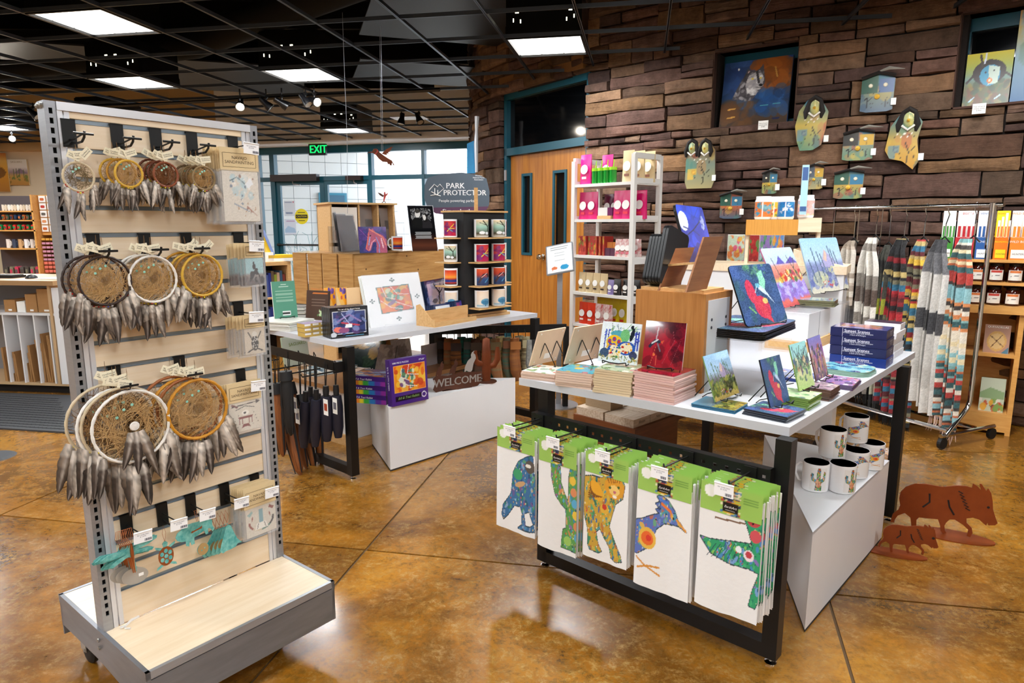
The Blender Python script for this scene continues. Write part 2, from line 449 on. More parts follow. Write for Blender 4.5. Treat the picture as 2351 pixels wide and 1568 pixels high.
for(a,na),(b,nb)in zip(o_[:-1],o_[1:]):
 sm=None
 pa,pb=V((a.x,a.y,0)),V((b.x,b.y,0))
 i=o_.index((a,na));s=i*.12+.06
 lv=[0,4.1]
 hol=[r for r in rects if r[0]<s<r[1]]
 spans=[(0,4.1)]
 for r in hol:spans=([(0,r[2])]if r[2]>0 else[])+[(r[3],4.1)]
 for z0,z1 in spans:
  q=[pa+V((0,0,z0)),pb+V((0,0,z0)),pb-V((nb.x,nb.y,0))*.2+V((0,0,z0)),pa-V((na.x,na.y,0))*.2+V((0,0,z0))]
  wall.hexa(q,z1-z0)
wall_o=struct(wall.build('wall_right',mat('mortar','1c1512',.95,bump=.5)))  # mortar backing, its colour darkened to deepen the shade in the stone gaps
def stone_geo(mb,s0,s1,z0,z1):
 g=G;j=.008;nx=max(1,int((s1-s0)/.14));out=g.uniform(-.02,.03)+.015;ge=.0075
 s0+=ge;s1-=ge;z0+=ge*.8;z1-=ge*.8
 col=rgb(g.choice(PALS));f=g.uniform(.72,1.12);col=tuple(min(1,c*f)for c in col)
 vs=[];cols=nx+1;tl=g.uniform(-.008,.008)
 def pt(s,z,o):p,n,d=wp(s);q=p+n*o;return(q.x,q.y,z)
 rows=[(z0,-.06,0),(z0,out-.012,0),(z0+.25*(z1-z0),out,1),(z0+.72*(z1-z0),out,1),(z1,out-.01,0),(z1,-.06,0)]
 for zi,(z,o,m_)in enumerate(rows):
  for i in range(cols):
   s=s0+(s1-s0)*i/nx;e=1 if i in(0,nx)else 0
   zz=z+(g.uniform(-j,j)if 0<zi<5 else 0)*1.0+(tl*(i/nx-.5)if 0<zi<5 else 0)
   oo=o+(g.uniform(-.006,.006)if m_ else g.uniform(-.003,.002))-(.008 if e and m_ else 0)
   vs.append(pt(s+(g.uniform(-j,j)if zi in(1,2,3,4)and e==0 else(g.uniform(-.003,.003)if 0<zi<5 else 0)),zz,oo))
 fs=[(r*cols+i,r*cols+i+1,(r+1)*cols+i+1,(r+1)*cols+i)for r in range(5)for i in range(nx)]
 for e in(0,nx):
  fs.append((0*cols+e,1*cols+e,2*cols+e,3*cols+e,4*cols+e,5*cols+e))
 mb.add(vs,fs,None,col)
def vis(st):
 p,n,d=wp((st[0]+st[1])/2);D=p.length;zc=(st[2]+st[3])/2
 x=1175.5+FPX*p.x/(p.y*math.cos(PITCH));
 if zc>ZC or x>2420 or x<1050:return 0
 fac=abs((p.normalized()).dot(n));return(st[1]-st[0])*(st[3]-st[2])*fac/D**2*(1.0 if zc>.75 else .02)
stones.sort(key=vis,reverse=True)
rest=MB()
for k,st in enumerate(stones):
 if k<296:mb=MB();stone_geo(mb,*st);mb.build('stone',SM,wall_o)
 else:stone_geo(rest,*st)
r_=rest.build('stonework',SM,wall_o);r_['kind']='stuff'
print('stones',len(stones))
struct(MB().b2((-12.3,-3.3,4.1),(6.6,14.0,4.2)).build('ceiling',mat('dark_deck','050506',1,spec=.05)))
plaster=mat('warm_plaster','c9b79f',.8,noise=.04)
struct(MB().b2((-12.3,-3.3,0),(6.6,-3.2,4.1)).build('wall_back',plaster))
struct(MB().b2((-12.3,-3.2,0),(-12.2,13.6,4.1)).build('wall_left',plaster))
struct(MB().b2((6.5,-3.2,0),(6.6,4.4,4.1)).build('wall_front_right',plaster))
# ================= ceiling grid, lay-in lights, track lights =================
ceil_o=bpy.data.objects['ceiling']
def bar(a,b,w,h,z,name='grid_bar'):
 mb=MB();d=(b-a);M=frame(a,d,z=(0,0,1));mb.b2((0,-w/2,0),(d.length,w/2,.004),M);mb.b2((0,-.004,0),(d.length,.004,h),M)
 return mb.build(name,bar_m,ceil_o)
def inroom(p):
 if p.y>13.25-(p.x+4.3)*.28 or p.x<-11.8 or p.y<-3.1:return False
 for i in range(len(WP)-1):
  lo,hi=sorted((WP[i].y,WP[i+1].y))
  if lo<=p.y<=hi:
   t=(p.y-WP[i].y)/(WP[i+1].y-WP[i].y);return p.x<WP[i].x+t*(WP[i+1].x-WP[i].x)-.02
 return p.x<4.6
def clip(f):
 ts=[t for t in np.arange(-30,30,.1)if inroom(f(t))]
 return(min(ts),max(ts))if ts else None
for c in range(-19,14):
 r=clip(lambda t:gp(c,0)+V((gr.x,gr.y,0))*t)
 if r and r[1]-r[0]>.5:f=lambda t:gp(c,0)+V((gr.x,gr.y,0))*t;bar(f(r[0]),f(r[1]),.02,.03,ZC)
for r0 in range(-14,14):
 r=clip(lambda t:gp(0,r0)+V((gc.x,gc.y,0))*t)
 if r and r[1]-r[0]>.5:f=lambda t:gp(0,r0,ZC+.002)+V((gc.x,gc.y,0))*t;bar(f(r[0]),f(r[1]),.014,.03,ZC)
dk=mat('black_duct','08080a',.8,spec=.2)
for k in range(9):
 mb=MB();y=-2+k*1.75;mb.b2((-11,y,3.75),(6.2,y+.06,4.05));mb.build('joist',dk,ceil_o)
for(c,r,w,h,zz)in((1,0,2.6,1.2,3.5),(-5,3,3,1,3.45),(3,3,2,1.6,3.5),(-2,-4,3,1.3,3.55),(5,-1,2,1,3.4),(-8,0,2,1.4,3.5),(2,6,2.6,1.2,3.4),(-3,6,2,2,3.5)):
 p=gp(c,r,zz);mb=MB();mb.box((0,0,0),(w,h,.02),Matrix.Translation(p)@R(TH+.5));mb.build('acoustic_board',mat('dark_board','1b1d22',.5,.1),ceil_o)
duct=MB();duct.tube([gp(-10,5,3.5),gp(-2,3.4,3.5),gp(3,.5,3.5),gp(8,-4,3.5)],.16,12);duct.build('duct',dk,ceil_o,smooth=True)
panel_m=mat('lamp_panel','fdfcf7',.4,emit=3.2)
house=mat('black_housing','060606',.3)
LP=[(-1,-1,'bright square ceiling light at the upper left corner of the photo'),(4,1,'bright square ceiling light beside the stone wall above the wooden doors'),(-2,8,'farthest square ceiling light, above the storefront doors'),(-3,2,'left square ceiling light above the slatwall rack, of the middle pair'),(0,2,'right square ceiling light of the middle pair, left of the hanging wires')]
OUT=[(2,-5),(6,-4),(-5,-4),(3,-9),(7,-9),(-1,-8),(8,-2),(-6,-9),(-7,1),(5,-12),(-1,-12),(-10,6),(-10,-3),(-12,2),(-7,6),(10,-7)]
def lamp(c,r,label,vis=True):
 p=gp(c+.5,r+.5,ZC);M=Matrix.Translation(p)@R(TH);s=MOD/2-.03
 t=thing('ceiling_light',label,'ceiling light',M,'square lay-in ceiling lights')
 mb=MB()
 for a in(0,1,2,3):mb.box((0,s+.008,.045),(2*s+.03,.016,.1),R(a*PI/2))
 mb.b2((-s,-s,.35),(s,s,.37));
 for a in(0,1,2,3):mb.box((0,s+.006,.22),(2*s+.02,.012,.27),R(a*PI/2))
 mb.build('housing',house,t)
 n=3;w=2*s/n
 for i in range(n):
  for j in range(n):
   q=MB();q.prism(rrect(w-.006,w-.006,.012,2),.01,T(-s+w*(i+.5),-s+w*(j+.5),.012));q.build('lens_panel',panel_m,t)
 if vis:
  q=MB()
  for i,(x,z)in enumerate(((-.22,.2),(-.06,.22),(.05,.22),(.22,.2),(-.25,.14),(-.19,.13),(.19,.13),(.25,.15))):
   q.box((x,-s-.014,z),(.028 if i<4 else .007,.004,.012 if i<4 else .028))
  q.build('vent_glow',mat('vent_glow','fff8d8',.4,emit=7),t)
 ld=bpy.data.lights.new('lamp','AREA');ld.shape='SQUARE';ld.size=2*s;ld.energy=52;ld.color=(.95,.98,1)
 lo=bpy.data.objects.new('lamp_light',ld);COL.objects.link(lo);lo.parent=t;lo.location=(0,0,-.012)
for c,r,l in LP:lamp(c,r,l)
for k,(c,r)in enumerate(OUT):
 if inroom(gp(c+.5,r+.5)):lamp(c,r,'square ceiling light behind or beside the photo frame',False)
for o in COL.objects:
 if o.get('label')=='square ceiling light behind or beside the photo frame':o['group']='square ceiling lights outside the frame'
def head(p,aim,label,lit=False,parent=None,energy=20):
 aim=(aim-p).normalized();M=frame(p,aim.orthogonal(),z=aim)
 t=thing('track_light',label,'spotlight',M,'black track lights under the ceiling')
 h=MB();h.lathe([(.012,-.1),(.03,-.095),(.034,-.03),(.05,.02),(.055,.06),(.05,.06),(.045,.02),(.0,.01)],14);h.build('lamp_shade',mat('black_gloss','08080a',.3),t,True)
 b=MB();b.lathe([(0,.02),(.038,.03),(.043,.055),(0,.05)],14);b.build('bulb',mat('bulb_on','fff2d8',.3,emit=14)if lit else mat('bulb_off','b8b2a8',.2,.4),t,True)
 s=MB();Mi=M.inverted();s.tube([Mi@p,Mi@V((p.x,p.y,ZC+.02))],.008,6);s.box(tuple(Mi@(p+V((0,0,.08)))),(.03,.03,.03));s.build('stem',black,t)
 if lit and energy:
  ld=bpy.data.lights.new('spot','SPOT');ld.energy=energy;ld.spot_size=1.2;ld.spot_blend=.7;ld.shadow_soft_size=.04;ld.color=(1,.9,.76)
  lo=bpy.data.objects.new('spot_light',ld);COL.objects.link(lo);lo.parent=t;lo.matrix_local=T(0,0,.07)@R(PI,'X')
 return t
za=ZC-.05
a,b=atz(200,246,za),atz(1010,206,za)
tr=thing('light_track','long black track rail carrying spotlights below the ceiling grid','track',a)
mb=MB();mb.tube([(0,0,0),tuple(b-a)],.02,4);mb.build('rail',black,tr)
for(x,y),l,lit,aim in(((552,240),'first lit spotlight from the left on the black rail',True,V((-2.2,4.5,0))),((612,240),'black spotlight beside the first lit one on the rail, lamp dark',False,V((0,9,0))),((648,238),'middle black spotlight on the rail turned towards the doors',False,V((1,10,.5))),((702,232),'dark spotlight left of the brightest spotlight on the rail',False,V((0,7,0))),((722,232),'rightmost spotlight on the rail with a glowing glass rim',True,V((2.6,4.0,.6)))):
 p=atz(x,y,za-.1);head(p,aim,l,lit)
p1,p2=atz(922,276,ZC-.1),atz(962,274,ZC-.1)
head(p1,V((-2,9,0)),'left of two black spotlights on the far ceiling plate');head(p2,V((0,8,0)),'right of two black spotlights on the far ceiling plate')
pl=thing('spotlight_plate','pale square ceiling plate holding two black spotlights','plate',atz(940,270,ZC));mb=MB();mb.box((0,0,0),(.5,.3,.02),R(TH));mb.build('plate',mat('pale_plate','b8bcc4',.4),pl)
head(atz(28,318,ZC-.12),atz(40,420,1.8)+V((0,0,0)),'small lit spotlight over the far left shop wall',True,energy=60)
head(atz(78,262,ZC-.12),V((-4,9,1)),'black spotlight in front of the rack top corner, lamp dark')
for k,(x,y,aim)in enumerate(((1700,-260,V((2.6,5.2,1.4))),(1300,-330,V((1.4,6,1.3))),(2250,-300,V((3.2,4.8,1.6))),(1200,-500,V((1.4,2.6,.8))),(300,-500,V((-1,2.2,1))),(700,-450,V((-.2,4.2,.8))),(1650,-500,V((1.9,3.1,.8))),(100,-600,V((-1.2,2,.9))))):
 p=atz(x,y,ZC-.1);t=head(p,aim,'black spotlight on the ceiling outside the photo frame',True,energy=22);t['group']='spotlights outside the frame'
# ================= storefront, exterior =================
SF0=V((-4.31,13.46,0));SFd=V((.963,-.27,0)).normalized();SFn=V((-SFd.y,SFd.x,0))*-1
if SFn.y>0:SFn=-SFn
def sf(x,y):p=onp(x,y,SF0,SFn);return(p-SF0).dot(SFd),p.z
MSF=frame(SF0,SFd,z=(0,0,1))
def sfbox(mb,px0,px1,py0,py1,d0=-.06,d1=.06,yref=None):
 ym=(py0+py1)/2;x0=sf(px0,yref or ym)[0];x1=sf(px1,yref or ym)[0];xm=(px0+px1)/2
 z0=sf(xm,py1)[1];z1=sf(xm,py0)[1];mb.b2((x0,d0,z0),(x1,d1,z1),None);return x0,x1,z0,z1
win=thing('window_1',None,None,MSF);win['kind']='structure'
zt=sf(800,334)[1];xL=sf(560,400)[0];xR=sf(1120,400)[0];ztr0,ztr1=sf(800,414)[1],sf(800,404)[1]
fr=MB()
fr.b2((xL,-.07,zt-.13),(xR,.07,zt));fr.b2((xL,-.05,ztr0),(xR,.05,ztr1));fr.b2((xL,-.05,0),(xR,.05,.1))
xm_={}
for n_,px,w in(('a',629,.1),('b',853,.07),('c',974,.06),('e',596,.05)):
 x=sf(px,400)[0];xm_[n_]=x;fr.b2((x-w/2,-.06,0),(x+w/2,.06,zt))
fr.build('window_frame',teal,win)
glass=mat('window_glass','eef6fb',.02,trans=1,ior=1.02,alpha=.05)
gl=[(xL,xm_['e'],.1,ztr0),(xL,xm_['a'],ztr1,zt-.13),(xm_['e'],xm_['a'],.1,ztr0),(xm_['a'],xm_['b'],ztr1,zt-.13),(xm_['b'],xm_['c'],ztr1,zt-.13),(xm_['c'],xR,ztr1,zt-.13),(xm_['b'],xm_['c'],.1,ztr0),(xm_['c'],xR,.1,ztr0)]
for a,b,c,d in gl:MB().b2((a,-.004,c),(b,.004,d)).build('pane',glass,win)
def doorleaf(n,pxa,pxb,gxa,gxb,flip):
 t=thing('door_%d'%n,None,None,MSF);t['kind']='structure'
 a,b=sf(pxa,480)[0],sf(pxb,480)[0];ga,gb=sf(gxa,480)[0],sf(gxb,480)[0];g0=sf(700,651)[1];g1=sf(700,425)[1]
 m=MB();m.b2((a,-.03,.02),(ga,.03,ztr0));m.b2((gb,-.03,.02),(b,.03,ztr0));m.b2((ga,-.03,.02),(gb,.03,g0));m.b2((ga,-.03,g1),(gb,.03,ztr0));m.build('door_frame',teal,t)
 MB().b2((ga,-.004,g0),(gb,.004,g1)).build('pane',glass,t)
 zb=sf(700,562)[1];m=MB();m.tube([(a+.05,-.09,zb),(b-.03,-.09,zb)],.018,8);m.box((a+.07,-.06,zb),(.05,.06,.05));m.box((b-.06,-.06,zb),(.05,.06,.05));m.build('push_bar',mat('dark_bronze','2a2624',.35,.6),t)
 return t,a,b,ga,gb,g0,g1
d1,a1,b1,ga1,gb1,g0,g1=doorleaf(1,633,748,648,738,0)
d2,a2,b2,ga2,gb2,_,_=doorleaf(2,749,851,756,846,1)
fr_m=mat('etched_reed','5f9aa0',.5)
gg=random.Random(4)
for dd,(xa,xb)in((d1,(ga1,gb1)),(d2,(ga2,gb2))):
 m=MB()
 for k in range(34):
  x=xa+(xb-xa)*gg.choice((gg.uniform(.12,.5),gg.uniform(.65,.98)));h=gg.uniform(.5,1.15);l=gg.uniform(-.16,.16)
  m.tube([(x,-.012,g0),(x+l*.2,-.012,g0+h*.5),(x+l*.7,-.012,g0+h*.85),(x+l*1.6,-.012,g0+h*(1 if k%2 else .9))],.004,3)
 for bx,bz in((.55,.42),(.8,.5)):
  X=xa+(xb-xa)*bx;m.prism([(X-.08,bz+g0),(X,bz+.1+g0),(X+.09,bz-.04+g0),(X,bz-.02+g0)],.002,Matrix(((1,0,0,0),(0,0,1,-.012),(0,1,0,0),(0,0,0,1))))
 m.build('etched_pattern',fr_m,dd)
def vM(x,z,d=-.02):return Matrix(((1,0,0,x),(0,0,-1,d),(0,1,0,z),(0,0,0,1)))
def sfpaper(px0,px1,py0,py1,P,lab):
 x0,z1=sf(px0,py0);x1,z0=sf(px1,py1)
 t=thing('notice',lab,'notice',MSF@vM((x0+x1)/2,z0),'notices on the entrance door')
 printed('sheet',P,x1-x0,z1-z0,t,m=print_matte)
P=Paint(24,34,'dfe8f4');P.line([(.1,.9),(.7,.9)],.05,'9aa8c8').ell(.85,.9,.06,.05,'d05070').line([(.15,.2),(.7,.2)],.1,'8898b8');sfpaper(653,680,461,496,P,'upper white notice taped inside the entrance door glass')
P=Paint(24,34,'dbe4f6');P.line([(.2,.85),(.9,.85)],.06,'b898c8').poly([(0,.3),(.3,.55),(.9,.4),(1,.1),(0,.1)],'a8c8e8');sfpaper(654,682,503,538,P,'lower white notice taped inside the entrance door glass')
x,z=sf(694,497);t=thing('warning_sticker','round yellow CAUTION sticker on the entrance door glass','sticker',MSF@vM(x,z))
MB().prism([(.15*math.cos(i*PI/12),.15*math.sin(i*PI/12))for i in range(24)],.004).build('disc',mat('sticker_yellow','e8d81c',.5),t)
m=MB();m.b2((-.13,-.035,.004),(.13,.035,.006));m.b2((-.08,.07,.004),(.08,.082,.006));m.b2((-.07,-.085,.004),(.07,-.073,.006));m.build('band',ink,t)
m=MB();addtext(m,'CAUTION',.05,T(0,0,.0075));m.build('lettering',mat('sticker_yellow','e8d81c'),t)
for(x0,x1,y0,y1,lab)in((632,738,403,416,'long dark door operator box above the left entrance door'),(803,838,405,414,'short dark door closer above the right entrance door')):
 a,z1=sf(x0,y0);b,z0=sf(x1,y1)
 t=thing('door_operator',lab,'door closer',MSF@T((a+b)/2,-.12,(z0+z1)/2));w=(b-a)/2
 m=MB();m.b2((-w,-.06,z0/2-z1/2),(w,.06,z1/2-z0/2));m.build('case',mat('bronze_case','2c1f1c',.4,.3),t)
 m=MB();m.tube([(-w*.1,0,(z0-z1)/2),(-w*.1,.02,(z0-z1)/2-.05),(w*.2,.02,(z0-z1)/2-.07)],.012,6);m.build('arm',steel,t)
so_=MB();q=[atz(560,337,ZC-.002),atz(1090,318,ZC-.002)]
A=MSF@V((xL-6.5,-.6,0));Bp=MSF@V((xR+1.5,-.6,0));A2=MSF@V((xL-6.5,.6,0));B2=MSF@V((xR+1.5,.6,0))
so_.hexa([(A.x,A.y,zt),(Bp.x,Bp.y,zt),(B2.x,B2.y,zt),(A2.x,A2.y,zt)],4.1-zt);struct(so_.build('trim_1',mat('soffit_white','f0f3fa',.6)))
ext=thing('exterior_wall','white block wall outside the entrance','wall');ext['kind']='structure';del ext['category'];del ext['label']
EW0=V((-9.5,15.4,0));EWd=V((.95,.42,0)).normalized();ME=frame(EW0,EWd,z=(0,0,1))
MB().b2((-1,.03,0),(12,.2,3.3),ME).build('backing',mat('block_joint','b9bec4',.9),ext)
blk=MB();blk.b2((.005,-.02,.005),(.395,.04,.295));bme=None
bm_=mat('white_block','f3f3f1',.6)
for r in range(11):
 for c in range(26):
  if bme is None:o=blk.build('block',bm_,ext);bme=o.data
  else:o=bpy.data.objects.new('block',bme);COL.objects.link(o);o.parent=ext
  o.matrix_local=ME@T(c*.4-.8,0,r*.3)
wf=thing('window_2',None,None,ME@T(5.35,0,1.5));wf['kind']='structure'
MB().b2((-.35,-.09,-.5),(.35,-.03,.75)).build('window_frame',mat('far_frame','4d93ad',.4),wf);MB().b2((-.29,-.1,-.44),(.29,-.092,.69)).build('pane',mat('far_glass','5d7f96',.1),wf)
struct(MB().b2((-12,14.3,-.15),(10,30,-.01)).build('ground',mat('pale_concrete','c9c6c0',.8,noise=.1)))
eso=struct(MB().hexa([(-12,14.0,3.3),(4,12.6,3.3),(1.0,15.6,3.3),(-12,21.5,3.3)],.3).build('ceiling_exterior',mat('stucco','e3e0da',.9,bump=.3,bscale=30)))
for x,y in((850,351),(1003,346),(600,354)):
 p=atz(x,y,3.29);t=thing('downlight',{850:'round recessed light in the porch ceiling left of the flying bird',1003:'round recessed light in the porch ceiling right of the flying bird',600:'round recessed light in the porch ceiling nearest the rack'}[x],'downlight',p,'porch downlights');MB().lathe([(.13,0),(.15,-.012),(.15,.01)],20).build('rim',mat('rim_white','e9e9e9'),t);MB().lathe([(0,-.002),(.13,-.002),(.13,.006)],20).build('reflector',mat('dark_reflector','3c4a5c',.2,.6),t)
x,z=sf(729,346);p=atz(729,331,zt-.002)
t=thing('exit_sign','black EXIT sign with green letters hanging at the storefront head','exit sign',frame(p,V((.98,-.2,0)),z=(0,0,1)))
w=.17;m=MB();m.b2((-w,-.03,-.2),(w,.03,0));m.build('case',mat('sign_black','111412',.4),t)
m=MB();addtext(m,'EXIT',.2,Matrix(((.85,0,0,.02),(0,0,-1,-.034),(0,1,0,-.1),(0,0,0,1))),bold=.012);m.build('lettering',mat('exit_green','12e070',.4,emit=1.2),t)
MBx=MB();MBx.b2((-12.2,13.4,0),(xL-.2-4.0,13.6,4.1));struct(MBx.build('wall_far',mat('cream_wall','d8c4a6',.8)))
struct(MB().b2((-12.2,13.2,ZC-.12),(-5.3,13.42,4.1)).build('trim_2',mat('tan_soffit','c9a878',.7)))
# ================= wooden double doors in the stone wall =================
zDt=onwall(1250,352)[1];zTop=onwall(1250,238)[1]
pA,nA,_=wp(DOOR_L-.02);pB,nB,_=wp(DOOR_R+.02)
dd_=V((pB.x-pA.x,pB.y-pA.y,0));WD=dd_.length;dn=V((dd_.y,-dd_.x,0)).normalized()
if dn.y>0:dn=-dn
MD=frame(V((pA.x,pA.y,0))-dn*.1,dd_,z=(0,0,1))
def dpx(x,y):p=MD.inverted()@onp(x,y,MD.translation,dn);return p.x,p.z
dfr=thing('door_3',None,None,MD);dfr['kind']='structure'
zu=dpx(1250,348)[1];zv=dpx(1250,330)[1];zw=dpx(1250,212)[1];jw=.05
m=MB();m.b2((0,-.06,0),(jw,.08,zw+.08));m.b2((WD-.02,-.06,0),(WD+.02,.08,zw+.08));m.b2((0,-.06,zu),(WD,.08,zv));m.b2((0,-.06,zw),(WD,.08,zw+.1));m.build('door_frame',teal,dfr)
MB().b2((jw,0,zv),(WD,.02,zw)).build('transom_pane',mat('dark_glass','050608',.08,spec=.6),dfr)
xs=dpx(1243,600)[0];dwood=mat('door_wood','bd7c2e',.35,col2='99581a',nscale=3.2,stretch=(9,9,.5))
def leaf(a,b,lx0,lx1,ly0,ly1,nm):
 l0,zt_=dpx(lx0,ly0);l1,zb_=dpx(lx1,ly1);l0,l1=sorted((l0,l1))
 m=MB();m.b2((a+.003,.0,.01),(l0,.045,zu-.004));m.b2((l1,0,.01),(b-.003,.045,zu-.004));m.b2((l0,0,.01),(l1,.045,zb_));m.b2((l0,0,zt_),(l1,.045,zu-.004))
 lf=m.build('door_leaf',dwood,dfr)
 m=MB();f=.03
 m.b2((l0-f,-.015,zb_-f),(l0,.03,zt_+f));m.b2((l1,-.015,zb_-f),(l1+f,.03,zt_+f));m.b2((l0,-.015,zb_-f),(l1,.03,zb_));m.b2((l0,-.015,zt_),(l1,.03,zt_+f));m.build('lite_frame',teal,lf)
 MB().b2((l0,.015,zb_),(l1,.02,zt_)).build('pane',mat('dark_glass','050608'),lf)
 return lf
lf1=leaf(jw,xs,1203,1218,405,580,'l');lf2=leaf(xs,WD-.02,1275,1296,398,570,'r')
kx,kz=dpx(1248,590)
m=MB();m.lathe([(.035,0),(.035,.01),(.014,.015),(.014,.045),(.03,.055),(.034,.07),(.026,.085),(0,.088)],16,Matrix(((1,0,0,kx),(0,0,-1,0),(0,1,0,kz),(0,0,0,1))));m.build('knob',mat('brass_nickel','b7ada0',.2,1),dfr,True)
m=MB();hx,hz=dpx(1152,405);m.b2((.02,-.075,hz-.06),(.05,-.06,hz+.06));m.build('hinge',steel,dfr)
struct(MB().b2((0,-.13,zw+.1),(WD,.1,zw+.24),MD).build('trim_3',mat('tan_lintel','8a6138',.7)))
MB2=MB();MB2.b2((0,.3,0),(WD,.34,3),MD);struct(MB2.build('wall_behind_door',mat('dark_void','060606',.9)))
for k,r in enumerate((NI1,NI2)):
 sL,sR,zb,zt2=max(r[0],r[1]),min(r[0],r[1]),r[2],r[3];a,na,_=wp(sL);b,nb,_=wp(sR)
 dv=V((b.x-a.x,b.y-a.y,0));n=V((na.x,na.y,0));M=frame(V((a.x,a.y,zb)),dv,z=(0,0,1));w=dv.length;h=zt2-zb
 t=thing('window_%d'%(k+3),None,None,M);t['kind']='structure'
 f=.09;m=MB();m.b2((0,.2,h-f),(w,.3,h));m.b2((0,.2,0),(.035,.3,h));m.b2((w-.035,.2,0),(w,.3,h));m.b2((0,.2,0),(w,.3,.05));m.build('window_frame',teal,t)
 m=MB();m.b2((0,-.0,-.015),(w,.3,0));m.b2((-.01,0,0),(0,.3,h));m.b2((w,0,0),(w+.01,.3,h));m.b2((0,0,h),(w,.3,h+.012));m.build('reveal',mat('reveal_stone','4c352c',.9),t)
 MB().b2((.03,.24,.05),(w-.03,.25,h-f)).build('pane',mat('dark_glass','050608'),t)
 MB().b2((0,.31,0),(w,.33,h)).build('backing',mat('dark_void','060606'),t)
# ================= slatwall rack =================
gL=V((-1.2194,1.8466,0));gR=V((-.8565,2.3041,0));GW=(gR-gL).length
MG=frame(gL,gR-gL,z=(0,0,1));MGi=MG.inverted()
def gpx(x,y,off=0):
 n=(MG.to_3x3()@V((0,-1,0)));p=MGi@onp(x,y,gL+n*off,n);return p.x,p.z
rack=thing('slatwall_rack','tall double-sided slatwall rack with silver slotted posts and pale wooden base on casters','display rack',MG)
Z0=1.7466;SP=.0254;ZT=1.772;ZB=.242
for X,sx in((0,1),(GW,-1)):
 m=MB();hw=.0105;sw=.0045
 m.b2((X-hw,-.004,ZB),(X-sw,0,ZT));m.b2((X+sw,-.004,ZB),(X+hw,0,ZT))
 zz=[ZT]+[Z0-i*SP for i in range(58)]+[ZB]
 prev=ZT
 for i in range(58):
  z=Z0-i*SP;m.b2((X-sw,-.004,z+.0075),(X+sw,0,prev));prev=z-.0075
 m.b2((X-sw,-.004,ZB),(X+sw,0,prev))
 m.b2((X-hw-.004,-.004,ZB),(X-hw,.048,ZT));m.b2((X+hw,-.001,ZB),(X+hw+.003,.048,ZT));m.b2((X-hw,.044,ZB),(X+hw,.048,ZT));m.b2((X-hw,0,ZT-.002),(X+hw,.048,ZT))
 pst=m.build('slotted_post',steel,rack)
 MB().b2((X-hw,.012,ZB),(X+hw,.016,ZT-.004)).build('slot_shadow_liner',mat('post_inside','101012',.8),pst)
m=MB();m.b2((.0145,-.006,ZT-.022),(GW-.0145,.05,ZT));m.build('top_rail',mat('silver_rail','dcdde2',.3,.4),rack)
for X in(.0145,GW-.044):m=MB();m.b2((X,-.002,ZB),(X+.0125,.02,ZT-.022));m.b2((X+.017,.0,ZB),(X+.0295,.02,ZT-.022));m.build('side_channel',mat('silver_rail','dcdde2',.3,.4),rack)
x0,x1=.044,GW-.044;z=ZT-.022;zs=[1.726-.0762*k for k in range(19)]
for k in range(20):
 zb=(zs[k]+.0055)if k<19 else ZB+.002
 m=MB();e=.0015
 m.add([(x0,0,z-e),(x1,0,z-e),(x1,0,zb+e),(x0,0,zb+e),(x0,.018,z),(x1,.018,z),(x1,.018,zb),(x0,.018,zb),(x0,.002,z),(x1,.002,z),(x1,.002,zb),(x0,.002,zb)],[(0,3,2,1),(4,5,6,7),(0,1,9,8),(3,11,10,2),(8,9,5,4),(11,7,6,10),(0,8,4,7,11,3),(1,2,10,6,5,9)])
 m.build('slat',mat('slat_maple','e9d6bd',.42,col2='e2caa8',nscale=3,stretch=(1,20,20),rnd=.03),rack)
 if k<19:
  m=MB();m.b2((x0,.004,zs[k]-.0055),(x1,.008,zs[k]+.0055));m.b2((x0,-.0012,zs[k]-.0062),(x1,.004,zs[k]-.0042));m.build('groove_strip',mat('groove_alu','8c97a0',.35,.7),rack);z=zs[k]-.0055
MB().b2((x0,.018,ZB),(x1,.03,ZT-.022)).build('core_board',mat('slat_maple','e9d6bd'),rack)
BX0,BX1,BF,BB=-.022,GW+.016,-.30,.345
m=MB();m.b2((BX0+.012,BF+.012,ZB-.018),(BX1-.012,-.002,ZB));m.build('deck_board',maple,rack)
m=MB();m.b2((BX0+.012,.05,ZB-.018),(BX1-.012,BB-.012,ZB));m.build('deck_board',maple,rack)
skirt=mat('scuffed_steel','84868c',.36,.5,noise=.2,nscale=5,stretch=(1,1,6))
for X in(BX0,BX1-.012):
 m=MB();m.b2((X,BF,ZB-.03),(X+.012,BB,ZB+.001));m.b2((X+.002,BF,ZB-.10),(X+.01,BB,ZB-.03))
 m.add([(X+.001,BF,ZB-.03),(X+.01,BF,ZB-.03),(X+.01,BF,.102),(X+.001,BF,.102),(X+.001,BF+.34,.135),(X+.01,BF+.34,.135),(X+.001,BB,.135),(X+.01,BB,.135),(X+.001,BB,ZB-.03),(X+.01,BB,ZB-.03)],[(0,3,4,6,8),(1,9,7,5,2),(0,1,2,3),(8,9,7,6)])
 m.build('side_skirt',skirt,rack)
for Y in(BF,BB-.01):
 m=MB();m.b2((BX0,Y,ZB-.022),(BX1,Y+.012,ZB+.001));m.build('deck_trim',steel,rack)
 m=MB();m.b2((BX0+.001,Y+.001,.102),(BX1-.001,Y+.009,ZB-.026));m.build('kick_panel',skirt,rack)
